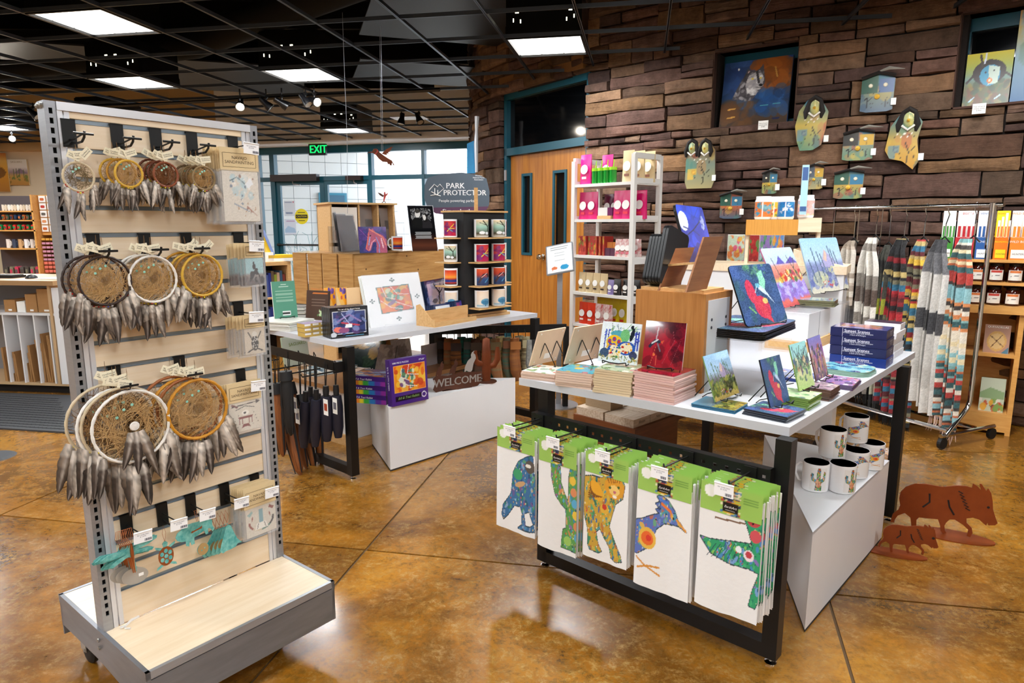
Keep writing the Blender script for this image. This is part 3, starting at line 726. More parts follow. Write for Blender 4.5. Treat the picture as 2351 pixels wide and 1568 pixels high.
for X,Y in((.03,BB-.07),(GW-.05,BB-.07),(.08,BF+.14),(GW-.12,BF+.16)):
 if True:
  c=MB();c.lathe([(0,-.013),(.03,-.013),(.045,-.011),(.05,-.006),(.05,.006),(.045,.011),(.03,.013),(0,.013)],20,T(X,Y,.05)@R(PI/2,'Y'));w_=c.build('caster_wheel',mat('black_rubber','141414',.6),rack,True)
  c=MB();c.b2((X-.018,Y-.012,.045),(X-.015,Y+.03,.115));c.b2((X+.015,Y-.012,.045),(X+.018,Y+.03,.115));c.b2((X-.022,Y-.01,.11),(X+.022,Y+.035,.135));c.tube([(X-.02,Y,.05),(X+.02,Y,.05)],.006,8);c.build('caster_fork',mat('zinc','a8a7a2',.35,.8),rack)
for z_ in(ZB-.03,ZB-.055):
 MB().lathe([(.006,0),(.006,.004),(0,.006)],8,T(BX0-.001,.02,z_)@R(-PI/2,'Y')).build('bolt',mat('zinc','a8a7a2'),rack)
for y_ in(.01,.035):MB().lathe([(.007,0),(.007,.006),(0,.01)],8,T(-.0145,y_,ZT-.012)@R(-PI/2,'Y')).build('bolt',mat('zinc','a8a7a2'),rack)
tagm=mat('tag_plastic','f4f4f6',.3)
barc=None
def price_tag(parent,M,w=.052,h=.033):
 m=MB();m.b2((-w/2,-h,-.0006),(w/2,0,.0006),M);m.tube([(-w/2,0,0),(w/2,0,0)],.003,6,M);o=m.build('price_tag',tagm,parent)
 m=MB();x=w*.08
 for i in range(9):m.b2((x,-h*.9,.0007),(x+.001+.0006*(i%3),-h*.68,.001),M);x+=.0022
 addtext(m,'fair trade item\n$ 14.95',h*.17,M@T(0,-h*.35,.0009));m.build('print',mat('grey_ink','6c6c78',.6),o)
def hook(px,py,kind,lab,L=.10):
 x,z=gpx(px,py);k=round((1.726-z+.03)/.0762);zt=1.726-.0762*round((1.726-z)/.0762-.35)
 t=thing('display_hook',lab,'hook',MG@T(x,0,zt),'black hooks on the slatwall rack')
 m=MB();m.b2((-.017,-.006,-.07),(.017,-.003,.004));m.b2((-.017,-.006,.001),(.017,.006,.004));m.build('bracket',black,t)
 m=MB()
 if kind=='T':
  m.tube([(0,-.006,-.05),(0,-.02,-.052),(0,-L,-.042)],.0026,6);m.tube([(-.024,-L,-.042),(.024,-L,-.042)],.0032,6)
  m.build('upper_prong',black,t)
  m=MB();m.tube([(.004,-.006,-.058),(.004,-.03,-.062),(.004,-L*.75,-.06),(.004,-L*.92,-.05),(.004,-L*.98,-.035)],.0032,6);m.build('lower_prong',black,t)
 else:
  m.tube([(0,-.006,-.03),(0,-.02,-.03),(0,-L,-.028)],.002,6);m.build('upper_prong',black,t)
  m=MB();m.tube([(0,-.006,-.052),(0,-.03,-.054),(0,-L*.86,-.052),(0,-L*.93,-.046)],.0026,6);m.build('lower_prong',black,t)
  price_tag(t,T(.006,-L-.002,-.024)@R(PI/2,'X')@R(-.06,'Z'))
 return x,zt
HK={}
for key,px,py,kd,lab in(('a1',156,296,'T','black T-bar hook at the top left holding the cream miniature catcher'),('a2',267,307,'T','black T-bar hook in the top row holding the yellow miniature catchers'),('a3',356,319,'T','black T-bar hook in the top row holding the rust brown miniature catchers'),('a4',439,326,'T','black T-bar hook in the top row holding the tan miniature catchers'),('a5',533,330,'P','hook at the top right holding the largest sandpainting packs'),('b1',213,558,'T','black T-bar hook holding the dark brown catchers'),('b2',331,556,'T','black T-bar hook holding the middle-sized white catchers'),('b3',426,554,'T','black T-bar hook holding the middle-sized yellow catchers'),('b4',546,547,'P','hook holding the sandpainting packs with a rider'),('c4',546,705,'P','hook holding the sandpainting packs with a spotted frog figure'),('d1',262,860,'T','black hook holding the largest white catchers'),('d2',411,837,'T','black hook holding the largest gold catchers'),('d3',551,862,'P','hook holding the sandpainting packs with arrows'),('e1',289,1203,'P','bottom row hook holding the turquoise dragonfly bunch'),('e2',371,1176,'P','bottom row hook holding the turtle ornament'),('e3',436,1153,'P','bottom row hook holding the buffalo ornament'),('e4',514,1130,'P','bottom row hook holding the turquoise coyote bunch'),('e5',583,1101,'P','lowest right hook holding the round-rainbow sandpainting packs')):
 HK[key]=hook(px,py,kd,lab)
g=random.Random(21)
def feather_me(L,w,seed,cols):
 q=random.Random(seed);n=14;vs,fs,cs=[],[],[];bend=q.uniform(-.12,.12)*L
 for i in range(n+1):
  t=i/n;wd=w*(math.sin(PI*min(1,(t*.93+.07))**.8))**.6*(1-.25*t);wd=max(wd,.0006)if i<n else .0004
  cx=bend*t*t;cz=.1*w*math.sin(t*PI);jag=q.uniform(.86,1.06)
  for k,(o,zc)in enumerate(((-1,.0),(-.45,.22),(0,.3),(.4,.2),(.95,0))):
   vs.append((cx+o*wd*jag*(1.1 if k==4 else 1),-L*t,(zc*wd*.8+cz)))
   base=np.array(rgb(cols[0]))*(1-t)+np.array(rgb(cols[1]))*t
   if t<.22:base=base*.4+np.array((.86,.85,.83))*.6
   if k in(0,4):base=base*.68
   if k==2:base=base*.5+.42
   base=base*q.uniform(.84,1.2)*np.array((1,.97,.94));cs.append(tuple(np.clip(base,0,1)))
 for i in range(n):
  for k in range(4):a=i*5+k;fs.append((a,a+5,a+6,a+1))
 m=MB();m.v=vs;m.f=fs;m.c=cs
 nn=len(m.v);m.tube([(0,w*.8,0),(0,-.01,0)],.0009,5,col=(.85,.84,.8));m.lathe([(.0022,-.009),(.0012,.004),(0,.004)],7,T(0,w*.4,0)@R(-PI/2,'X'),(.8,.8,.82))
 me_o=m.build('feather',mat('feather','ffffff',.55,attr=True,bump=.35,bscale=400),None,True);me=me_o.data;bpy.data.objects.remove(me_o);return me
FPAL=[('a0968a','5c5048'),('6a5c50','352a24'),('c4beb6','857a70'),('4c4038','2a201a'),('dcd8d2','a09488'),('8a7c70','463a30')]
FE=[feather_me(1,.14,i,FPAL[i])for i in range(6)]
def catcher_proto(R_,hoopc,webc,beads,tags,nf,wr=.0032,two=False):
 t=thing('dream_catcher','x','dream catcher',None)
 n=72;m=MB();pts=[(R_*math.cos(2*PI*i/n),R_*math.sin(2*PI*i/n),0)for i in range(n)]
 m.tube(pts,[wr*(1.12 if i%3 else .86)for i in range(n)],7,closed=True);m.build('hoop',mat('hoop_'+hoopc,hoopc,.5,noise=.15,nscale=80),t,True)
 m=MB();q=random.Random(int(R_*1e4))
 nn=int(70+R_*900)
 for i in range(nn):
  a=q.uniform(0,2*PI);b=a+q.uniform(.5,2.4);ra,rb=R_*q.choice((1,1,.8,.6)),R_*q.choice((.9,.7,.5,.3));am=(a+b)/2;rm=min(ra,rb)*q.uniform(.55,.9)
  m.tube([(ra*math.cos(a),ra*math.sin(a),q.uniform(-.001,.001)),(rm*math.cos(am),rm*math.sin(am),q.uniform(-.002,.002)),(rb*math.cos(b),rb*math.sin(b),0)],.0004+R_*.0015,3,caps=False)
 wb=m.build('web',mat('web_'+webc,webc,.7),t);wb['kind']='stuff'
 ch=MB();ch.lathe([(0,0),(.003,.001),(.0035,.003),(0,.004)],6);
 for a_,r_ in((1.9,.55),(1.5,.62),(2.4,.5)):ch=MB();ch.lathe([(0,0),(.002+R_*.02,.001),(.0025+R_*.02,.003),(0,.004)],6,T(R_*r_*math.cos(a_),R_*r_*math.sin(a_),.001));ch.build('turquoise_chip',mat('turquoise_chip','8fc9b8',.3),t)
 m=MB();top=R_+.035+R_*.3;m.tube([(-.004,R_,0),(-.002,R_+.02,.001),(0,top,0),(.003,R_+.02,0),(.005,R_,0)],.0008,4);m.build('hanging_cord',mat('suede_cord','8a6a45',.8),t)
 bpos=[]
 fl_=R_*1.05+.028
 spots=[(-.85*PI,3),(-.15*PI,3),(-.5*PI,3)]if nf>=9 else[(-.86*PI,2),(-.14*PI,2),(-.5*PI,2)]
 k=0
 for sa,cnt in spots:
  for j in range(cnt):
   a=sa+(j-(cnt-1)/2)*.16;x,y=R_*math.cos(a),R_*math.sin(a);dl=.006+.004*(j%2)+R_*.06
   b=MB();b.lathe([(0,-.002),(.0023,-.001),(.0023,.001),(0,.002)],7,T(x,y-dl*.4,.001));b.build('bead',mat('bead_'+beads[k%len(beads)],beads[k%len(beads)],.15),t,True)
   fo=bpy.data.objects.new('feather',FE[(k+int(R_*999))%6]);COL.objects.link(fo);fo.parent=t;s=fl_*g.uniform(.82,1.1)
   fo.matrix_local=T(x,y-dl,.002*j)@R((.20*math.cos(a)+g.uniform(-.27,.27)))@R(g.uniform(-.5,.5),'Y')@Matrix.Diagonal((s*1.0,s,s,1));k+=1
 for j in range(tags):
  m=MB();w_,h_=.028+R_*.12,.017+R_*.06;MM=T(-.008+.014*j,R_+.013+.004*j+R_*.1,.004+.002*j)@R(-.35+.55*j+g.uniform(-.15,.15));m.b2((-w_/2,-h_/2,0),(w_/2,h_/2,.0005),MM);to=m.build('paper_tag',mat('cream_tag','ece3c8',.8),t)
  m=MB();addtext(m,'Certificate of\nAuthenticity',h_*.26,MM@T(0,0,.0009),shear=.3);m.build('print',ink,to)
 return t,top
def place_catchers(key,protos,n,px,py,names,dx,dz,off0,doff,first_label):
 for i in range(n):
  off=off0-i*doff;x,z=gpx(px,py,off0);x-=dx*i;z+=dz*i*(1 if i%2 else .5)
  src,top=protos[i%len(protos)]
  M=MG@T(x,-off,z)@R(PI/2,'X')@R(g.uniform(-.08,.08)if i else 0)@R(-.12*(i%2),'Y')
  lab=first_label if i==0 else names%(['second','third','fourth','fifth'][i-1])
  if not src.get('used'):src['used']=1;src.matrix_world=M;src['label']=lab;src['group']='dream catchers on the slatwall rack';o=src
  else:o=copy_tree(src,M,lab,None,kidmap(None));o['group']='dream catchers on the slatwall rack'
cream,yel,rust,tan_,dbr,wht,gold='cdbb9c','d8ab3c','8a4a2c','8f7650','2f1e18','ece8e2','c98a22'
web='c8a470'
B1=['d8c21c','b8231c','b8231c','e0e0e4','b8231c','2e3f8a','c43020','d8c21c','b8231c']
pr=[catcher_proto(.037,cream,'7d6a48',B1,3,9)]
place_catchers('a1',pr,1,180.6,406,'',0,0,.06,0,'small cream dream catcher with red beads, hanging alone at the top left')
pr=[catcher_proto(.036,yel,web,['d8c21c','b8952c'],2,9),catcher_proto(.0355,'c08a28',web,['d8c21c'],1,9)]
place_catchers('a2',pr,3,296,399,'%s small yellow dream catcher from the front on its hook',.012,.004,.07,.018,'front small yellow dream catcher of the top row')
pr=[catcher_proto(.034,rust,'8a5a34',['c8c020','401818'],2,9),catcher_proto(.0345,'6f3a24','8a5a34',['c8c020'],1,9)]
place_catchers('a3',pr,4,381,401,'%s small rust brown dream catcher from the front on its hook',.007,.003,.075,.015,'front small rust brown dream catcher of the top row')
pr=[catcher_proto(.034,tan_,web,['e0e0e0','d8c21c','b8231c'],2,9),catcher_proto(.0345,'7a6040',web,['d8c21c'],1,9)]
place_catchers('a4',pr,4,468,409,'%s small tan dream catcher from the front on its hook',.010,.001,.075,.015,'front small tan dream catcher beside the sandpainting packs')
pr=[catcher_proto(.066,dbr,web,['b8231c','2e3f8a','d8d8dc'],2,9,.0034),catcher_proto(.068,'43291c',web,['b8231c'],1,9,.0032)]
place_catchers('b1',pr,3,242,645,'%s dark brown dream catcher from the front',.014,.002,.075,.016,'front dark brown dream catcher of the second row')
pr=[catcher_proto(.066,wht,web,['b8231c','d8c21c','2e3f8a'],2,9,.0036),catcher_proto(.068,'d9d3c8',web,['d8c21c'],1,9,.0034)]
place_catchers('b2',pr,3,352,641,'%s middle-sized white dream catcher from the front',.012,.002,.075,.016,'front middle-sized white dream catcher of the second row')
pr=[catcher_proto(.062,yel,web,['b8231c','d8c21c','3a2a20'],3,9,.0038),catcher_proto(.063,'c08a28',web,['d8c21c'],1,9,.0036)]
place_catchers('b3',pr,4,465,632,'%s middle-sized yellow dream catcher from the front',.012,.002,.08,.015,'front middle-sized yellow dream catcher of the second row')
pr=[catcher_proto(.104,wht,web,['e0e0e0','d8c21c','f0f0f0'],1,9,.0042),catcher_proto(.108,cream,'7d5a34',['d8c21c'],2,9,.0042)]
place_catchers('d1',pr,4,303,979,'%s largest white or cream dream catcher from the front',.012,.005,.09,.018,'front large white dream catcher with feathers across its middle')
cf=[o for o in COL.objects if o.get('label')=='front large white dream catcher with feathers across its middle'][0]
MB().lathe([(0,.004),(.012,.003),(.014,0),(0,0)],12,T(.006,0,.003)).build('white_knot',mat('hoop_'+wht,wht),cf,True)
for k in range(3):
 fo=bpy.data.objects.new('feather',FE[(k*2+1)%6]);COL.objects.link(fo);fo.parent=cf;fo.matrix_local=T(-.006+.012*k,-.015,.008)@R(-.2+.22*k)@Matrix.Diagonal((.12,.11+.02*k,.12,1))
pr=[catcher_proto(.092,gold,web,['6a2a18','d8c21c'],2,9,.0048),catcher_proto(.094,'9c5a2a',web,['6a2a18'],2,9,.0045)]
place_catchers('d2',pr,4,455,939,'%s largest gold dream catcher from the front',.016,.003,.09,.018,'front large gold dream catcher of the third row')
bag=mat('plastic_bag','f2f4f8',.12,alpha=.13,spec=.9)
def pack(px0,px1,py0,pyh,py1,key,P,n,dx,lab):
 off0=.085
 x0,z1=gpx(px0,py0,off0);x1,_=gpx(px1,py0,off0);xc=(x0+x1)/2;w=abs(x1-x0)
 za=gpx((px0+px1)/2,(py0),off0)[1];zh=gpx((px0+px1)/2,pyh,off0)[1];zb=gpx((px0+px1)/2,py1,off0)[1]
 hh=za-zh;h=za-zb;t0=None;me=None
 for i in range(n):
  M=MG@T(xc-dx*i,-off0+i*min(.011,.06/max(1,n)),za-.002*(i%3))@R(PI/2,'X')@R((i%3-1)*.02 if i else 0)
  t=thing('sandpainting_pack',lab if i==0 else '%s sandpainting pack hidden behind the one %s'%(NTH[i],lab.split(' pack ')[1].split(',')[0]),'souvenir pack',M,'sandpainting packs on the rack')
  if i==0:
   a=MB().b2((-w/2,-hh,0),(w/2,0,.0012)).build('header_card',kraft,t)
   m=MB();q=rrect(w*.86,hh*.62,.002,2,0,-hh*.52)
   nn=60;pts=[]
   for s_ in range(nn):
    u=s_/nn*4;k=int(u);f_=u-k;W2,H2=w*.42,hh*.3
    c_=[(-W2+2*W2*f_,H2),(W2,H2-2*H2*f_),(W2-2*W2*f_,-H2),(-W2,-H2+2*H2*f_)][k];s2=1+.03*(s_%2);pts.append((c_[0]*s2,-hh*.54+c_[1]*s2,.0016))
   m.tube(pts,.0005,4,closed=True);addtext(m,'NAVAJO\nSANDPAINTING',w*.105,T(0,-hh*.54,.0016));m.build('print',mat('brown_ink','4a3a28',.7),a)
   o1=a.data;b=printed('picture_card',P,w*.94,h-hh-.004,t,y0=-h+.003,z=.0,m=print_matte);p1=b.data;
   c=MB().b2((-w/2-.003,-h-.004,-.003),(w/2+.003,-hh*.95,.003)).build('plastic_sleeve',bag,t);s1=c.data
  else:
   for nm,me in(('header_card',o1),('picture_card',p1),('plastic_sleeve',s1)):
    o=bpy.data.objects.new(nm,me);COL.objects.link(o);o.parent=t
P=Paint(44,60,'d9d0c2');P.noise(.08,1);P.blot(22,['b9d4da','a8c8d4','efe6da'],.08,(.15,.5,.8,.9),3,.6);P.blot(26,['5a6d86','b08a68','f2f0ea','8a5a48'],.03,(.15,.1,.9,.9),5);P.line([(.2,.8),(.4,.88),(.7,.7)],.02,'55707c').poly([(.62,.75),(.78,.88),(.86,.76),(.7,.66)],'eceff2').line([(.3,.35),(.7,.2)],.02,'7a8a9c');P.line([(.65,.3),(.9,.12)],.02,'9c5e4c')
pack(502,590,340,392,510,'a5',P,8,.0035,'largest NAVAJO SANDPAINTING pack at the top right, front of its hook')
P=Paint(34,44);P.grad([(0,'5a5458'),(.35,'8b7f7a'),(.45,'9dc0c6'),(1,'9fc6cc')]);P.blot(20,['2a2528','6a5a58'],.09,(0,0,1,.3),3);P.poly([(.2,.2),(.25,.5),(.45,.5),(.55,.62),(.7,.6),(.66,.5),(.8,.3),(.76,.15),(.7,.35),(.5,.38),(.35,.2)],'231d20').ell(.47,.68,.09,.12,'231d20').ell(.46,.82,.05,.05,'231d20').noise(.1,2)
pack(559,602,558,592,655,'b4',P,6,.0065,'NAVAJO SANDPAINTING pack with a dark rider, front of its hook')
P=Paint(34,44,'c9bba8');P.noise(.1,3).ell(.5,.42,.17,.3,'2a2622').ell(.5,.78,.12,.1,'d8d2c8').line([(.2,.85),(.35,.6)],.05,'2a2622').line([(.82,.85),(.65,.6)],.05,'2a2622').line([(.15,.1),(.4,.2)],.06,'2a2622').line([(.85,.1),(.6,.2)],.06,'2a2622').blot(16,['d8d2c8'],.03,(.38,.2,.62,.65),4,1)
pack(556,606,724,753,815,'c4',P,6,.0065,'NAVAJO SANDPAINTING pack with a spotted frog, front of its hook')
P=Paint(44,54,'d6ccbc');P.noise(.08,3).line([(.1,.88),(.9,.93)],.03,'3a3030').poly([(.85,1),(1,.93),(.85,.86)],'3a3030').line([(.1,.95),(.25,.85)],.06,'6f3a38').line([(.2,.75),(.5,.85),(.8,.75)],.025,'44403e').ell(.5,.62,.11,.09,'efeae0').ell(.48,.62,.04,.04,'2a2020').poly([(.25,.5),(.75,.5),(.7,.42),(.3,.42)],'7c2f2a').line([(.3,.42),(.3,.25)],.03,'7c2f2a').line([(.4,.42),(.4,.25)],.03,'7c2f2a').line([(.6,.42),(.6,.25)],.03,'7c2f2a').line([(.7,.42),(.7,.25)],.03,'7c2f2a').poly([(.35,.1),(.42,.24),(.58,.24),(.65,.1),(.55,.14),(.45,.14)],'7c2f2a')
for i in range(22):P.ell(.08+.84*((i*37)%22)/22,.12+.5*((i*13)%22)/22,.014,.022,'55504c',al=.0 if .28<.08+.84*((i*37)%22)/22<.72 else 1)
pack(518,597,876,922,992,'d3',P,3,.003,'NAVAJO SANDPAINTING pack with arrows above a bird figure, front of its hook')
P=Paint(46,54,'d2c9bb');P.noise(.08,6)
for i in range(40):
 a=PI*(1.02+.98*i/39)-.0;P.ell(.5+.4*math.cos(a),.52+.36*math.sin(a),.035,.03,['8a4436','c8b8a0','5f7f74','3a3434'][i//10%4])
P.poly([(.44,.9),(.56,.9),(.56,.3),(.44,.3)],'7aa0a8').poly([(.35,.42),(.65,.42),(.72,.2),(.28,.2)],'e8e4dc').line([(.4,.4),(.36,.22)],.02,'3a3434').line([(.6,.4),(.64,.22)],.02,'3a3434').poly([(.05,.8),(.2,.92),(.25,.84),(.12,.72)],'8fb0b0').poly([(.95,.84),(.8,.95),(.76,.86),(.9,.76)],'8a4436').line([(.2,.55),(.22,.7)],.03,'8a4436').line([(.8,.55),(.78,.7)],.03,'8a4436')
pack(556,631,1113,1162,1230,'e5',P,7,.0025,'NAVAJO SANDPAINTING pack with a round rainbow figure, lowest on the rack')
cop=mat('copper','c07a50',.3,.9);pat=mat('verdigris','86c8c0',.5,.1,col2='3f9a98',nscale=60);cordm=mat('copper_cord','b0653c',.5)
def orn(px,py,off,lab,name,cat,grp=None):
 x,z=gpx(px,py,off);return thing(name,lab,cat,MG@T(x,-off,z)@R(PI/2,'X'),grp)
dfp=[(0,.028),(.004,.02),(.012,.016),(.06,.026),(.078,.02),(.075,.012),(.05,.006),(.014,.004),(.05,-.004),(.062,-.012),(.055,-.018),(.012,-.006),(.004,-.012),(.003,-.05),(0,-.062)]
dfp=dfp+[(-x,y)for x,y in dfp[-2:0:-1]]
for i in range(7):
 t=orn(302-4*i,1270+1*i,.085-.01*i,['front turquoise copper dragonfly of the bunch at the lower left','%s turquoise copper dragonfly of the bunch'%NTH[i]][i>0],'dragonfly_ornament','ornament','copper dragonfly ornaments')
 q=R(.12+.06*math.sin(i*2.2))@Matrix.Diagonal((1.0,1,1,1));MB().prism(dfp,.0016,q).build('wings',pat,t)
 m=MB();m.tube([(0,.03,.003),(0,.0,.004),(.002,-.03,.003),(.004,-.062,.002)],[.004,.0055,.003,.0015],8);m.build('body',cop,t,True)
 m=MB();m.tube([(0,.03,.002),(-.012,.055,0),(-.008,.078,0),(.006,.078,0),(.008,.055,0),(0,.03,.002)],.0008,4);m.build('hanging_cord',cordm,t)
for i in range(3):
 t=orn(310-13*i,1322-2*i,.07-.012*i,'grey oval metal card hanging under the dragonflies, %s from the front'%NTH[i],'metal_card','ornament','grey oval cards under the dragonflies')
 MB().prism([(.038*math.cos(a/12*PI),.026*math.sin(a/12*PI))for a in range(24)],.001,R(-.2)).build('disc',mat('grey_disc','b3aea6',.4,.3),t)
 if i==0:MB().b2((.01,-.006,.001),(.024,.003,.0016)).build('sticker',paper,t)
t=orn(381,1276,.08,'turquoise and copper turtle ornament with patterned shell','turtle_ornament','ornament')
MB().prism([(.023*math.cos(a/10*PI),.031*math.sin(a/10*PI))for a in range(20)],.002).build('shell',cop,t)
for k,(x,y)in enumerate([(0,0),(0,.017),(0,-.017),(.012,.009),(-.012,.009),(.012,-.009),(-.012,-.009)]):MB().prism([(x+.0062*math.cos(a/3*PI),y+.0075*math.sin(a/3*PI))for a in range(6)],.001,T(0,0,.002)).build('shell_scute',pat,t)
MB().prism([(x*.008,.039+y*.009)for x,y in((-.7,-1),(-1,.3),(-.3,1),(.3,1),(1,.3),(.7,-1))],.002).build('head',pat,t)
for sx,sy in((-1,1),(1,1),(-1,-1),(1,-1)):MB().prism([(sx*.012,sy*.022),(sx*.028,sy*.03),(sx*.03,sy*.038),(sx*.02,sy*.034),(sx*.008,sy*.028)][::sx*sy],.0016).build('flipper',pat,t)
m=MB();m.tube([(0,.046,.001),(-.005,.075,0),(0,.1,0),(.006,.075,0),(0,.046,.001)],.0006,4);m.build('hanging_cord',cordm,t)
buf=[(-.055,.0),(-.058,.012),(-.05,.024),(-.035,.03),(-.02,.036),(0,.033),(.02,.028),(.04,.03),(.055,.026),(.062,.01),(.058,-.004),(.062,-.022),(.054,-.026),(.05,-.012),(.042,-.01),(.04,-.026),(.032,-.026),(.03,-.01),(.01,-.014),(-.005,-.016),(-.008,-.036),(-.018,-.036),(-.02,-.018),(-.026,-.036),(-.034,-.03),(-.032,-.014),(-.044,-.01)]
t=orn(446,1222,.08,'turquoise patina buffalo ornament with a copper arrow on its side','buffalo_ornament','ornament');MB().prism(buf[::-1],.002,R(.16)).build('body',pat,t)
MB().prism([(-.02,0),(-.014,.005),(-.014,.002),(.012,.003),(.018,.006),(.016,-.002),(-.014,-.002),(-.014,-.004)][::-1],.001,T(.008,.006,.002)@R(.16)).build('arrow',cop,t)
m=MB();m.tube([(.01,.034,.001),(.005,.07,0),(.012,.07,0),(.014,.034,.001)],.0006,4);m.build('hanging_cord',cordm,t)
t=orn(466,1260,.07,'small round tan button ornament with a teal rim below the buffalo','button_ornament','ornament');MB().prism([(.018*math.cos(a/10*PI),.02*math.sin(a/10*PI))for a in range(20)],.0016).build('disc',mat('tan_disc','b99a68',.4,.3),t);MB().torus(.0185,.0012,24,5).build('rim',pat,t);
for dx_ in(-.005,.005):MB().lathe([(0,.0016),(.0025,.002),(0,.0022)],8,T(dx_,dx_*.6,0)).build('button_hole',pat,t)
coy=[(.0,.055),(.012,.04),(.022,.01),(.03,-.01),(.045,-.03),(.03,-.028),(.022,-.038),(.005,-.04),(-.012,-.04),(-.022,-.044),(-.03,-.036),(-.026,-.014),(-.02,.0),(-.012,.02),(-.006,.04)]
for i in range(5):
 t=orn(524-9*i,1236+3*i,.085-.012*i,['front turquoise coyote ornament of the bunch beside the lowest sandpainting','%s turquoise coyote ornament of the bunch'%NTH[i]][i>0],'coyote_ornament','ornament','copper coyote ornaments')
 MB().prism(coy[::-1],.0018,R(.0-.06*i)).build('body',pat,t)
 m=MB();m.tube([(0,.054,.001),(-.008,.08,0),(-.003,.1,0),(.006,.08,0),(0,.054,.001)],.0009,4);m.tube([(-.014,.046,.002),(0,.05,.004),(.014,.052,.002)],.001,4);m.build('hanging_cord',cordm,t)
 if i in(1,2,3):MB().prism([(.011*math.cos(a/8*PI),.016*math.sin(a/8*PI))for a in range(16)],.0012,T(-.012,-.008,.002)@R(-.5)).build('tan_spot',mat('tan_disc','b99a68'),t)
m=MB();t=orn(276,1432,-.0,'small crumpled clear plastic tie at the foot of the left post','plastic_tie','tie');t.matrix_world=MG@T(.035,-.02,ZB+.004);m.tube([(-.01,0,0),(0,-.01,.004),(.02,-.006,.012),(.045,.004,.008)],.004,6);m.tube([(0,0,0),(-.004,-.02,.002),(.006,-.03,.001)],.003,5);m.build('strip',mat('clear_wrap','eeeeee',.2,alpha=.5),t)
# ================= helpers for things on tables =================
def pbox(l,n,r,ytop,z,ortho=True):
 N=atz(*n,z);Rr=atz(*r,z)if r else None;Ll=atz(*l,z)if l else None
 h=zup(N,ytop)-z if ytop is not None else 0
 if Rr is None:y=(Ll-N);M=frame(N,V((y.y,-y.x,0)),z=(0,0,1));return M,0,y.length,h
 x=Rr-N;M=frame(N,x,z=(0,0,1));d=(M.inverted()@Ll).y if Ll is not None else 0
 return M,x.length,d,h
def leanM(BL,BR,zb,TL,tilt=None,back=False):
 a,b=atz(*BL,zb),atz(*BR,zb);e=(b-a);w=e.length;e.normalize();bk=V((0,0,1)).cross(e)
 if tilt is None:
  q=onp(*TL,a,e)-a;tilt=math.atan2(q.dot(bk),q.z);lim=(math.radians(4),math.radians(34))
  if back:tilt=-max(lim[0],min(lim[1],-tilt))
  else:tilt=max(lim[0],min(lim[1],tilt))
 up=(V((0,0,1))*math.cos(tilt)+bk*math.sin(tilt)).normalized()
 lo,hi=0,2
 for _ in range(40):
  m=(lo+hi)/2;d=a+up*m-EYE;yy=784-FPX*d.dot(_up)/d.dot(_fw)
  if yy>TL[1]:lo=m
  else:hi=m
 return frame((a+b)/2,e,y=up),w,lo,tilt
def plate(name,lab,cat,BL,BR,zb,TL,P,th=.006,tilt=None,group=None,edge=None,round_=0,pm=None,easel=True,marg=0,em=None):
 M,w,h,tl=leanM(BL,BR,zb,TL,tilt)
 M=M@T(0,.004,0)
 t=thing(name,lab,cat,M,group)
 m=MB()
 poly=rrect(w,h,round_,5,0,h/2)if round_ else[(w/2,0),(w/2,h),(-w/2,h),(-w/2,0)]
 m.prism(poly,th,z0=-th);m.build('board',edge or mat('tile_bisque','dcc0ae',.6),t)
 roundprint(P,w,h,round_,t,pm,marg)
 if easel:wire_easel(lab,M,w,h,tl,zb)
 return t
def roundprint(P,w,h,r,t,pm=None,marg=0,z=.0006,y0=0):
 w2,h2=w-2*marg,h-2*marg
 def fn(u,v):
  x,y=(u-.5)*w2,(v-.5)*h2
  if r:
   dx,dy=abs(x)-(w2/2-r),abs(y)-(h2/2-r)
   if dx>0 and dy>0:
    k=math.hypot(dx,dy)
    if k>r:x=math.copysign(w2/2-r+dx/k*r,x);y=math.copysign(h2/2-r+dy/k*r,y)
  return(x,y+h/2+y0,z)
 o=printed('printed_face',P,w2,h2,t,m=pm,fn=fn);o.data.shade_flat();return o
def wire_easel(lab,M,w,h,tl,zb,m_=None,k=.5,r=.0022):
 e=M.to_3x3()@V((1,0,0));o=M.translation;M0=frame(V((o.x,o.y,zb)),e,z=(0,0,1))
 t=thing('wire_easel','black wire easel holding the '+' '.join(lab.split(' ')[:9]),'easel',M0,'wire easels holding tiles, coasters and boards')
 s=max(.02,w*.3);hk=h*k;yb=math.tan(tl)*hk+.007;yl=yb+hk*.75
 for sx in(-s,s):
  mb=MB();mb.tube([(sx,-.026,.014),(sx,-.024,.003),(sx,-.004,.003),(sx,.008+math.tan(tl)*.01,.012),(sx,yb,hk),(sx,yl,.003)],r,6);mb.build('leg',m_ or black_wire,t)
 mb=MB();mb.tube([(-s,-.026,.014),(-s*.4,-.026,.008),(s*.4,-.026,.008),(s,-.026,.014)],r,6);mb.build('front_lip',m_ or black_wire,t)
 mb=MB();mb.tube([(-s,yl*.7,.0035),(0,yl*.8,.0035),(s,yl*.7,.0035)],r*.9,6);mb.build('cross_wire',m_ or black_wire,t)
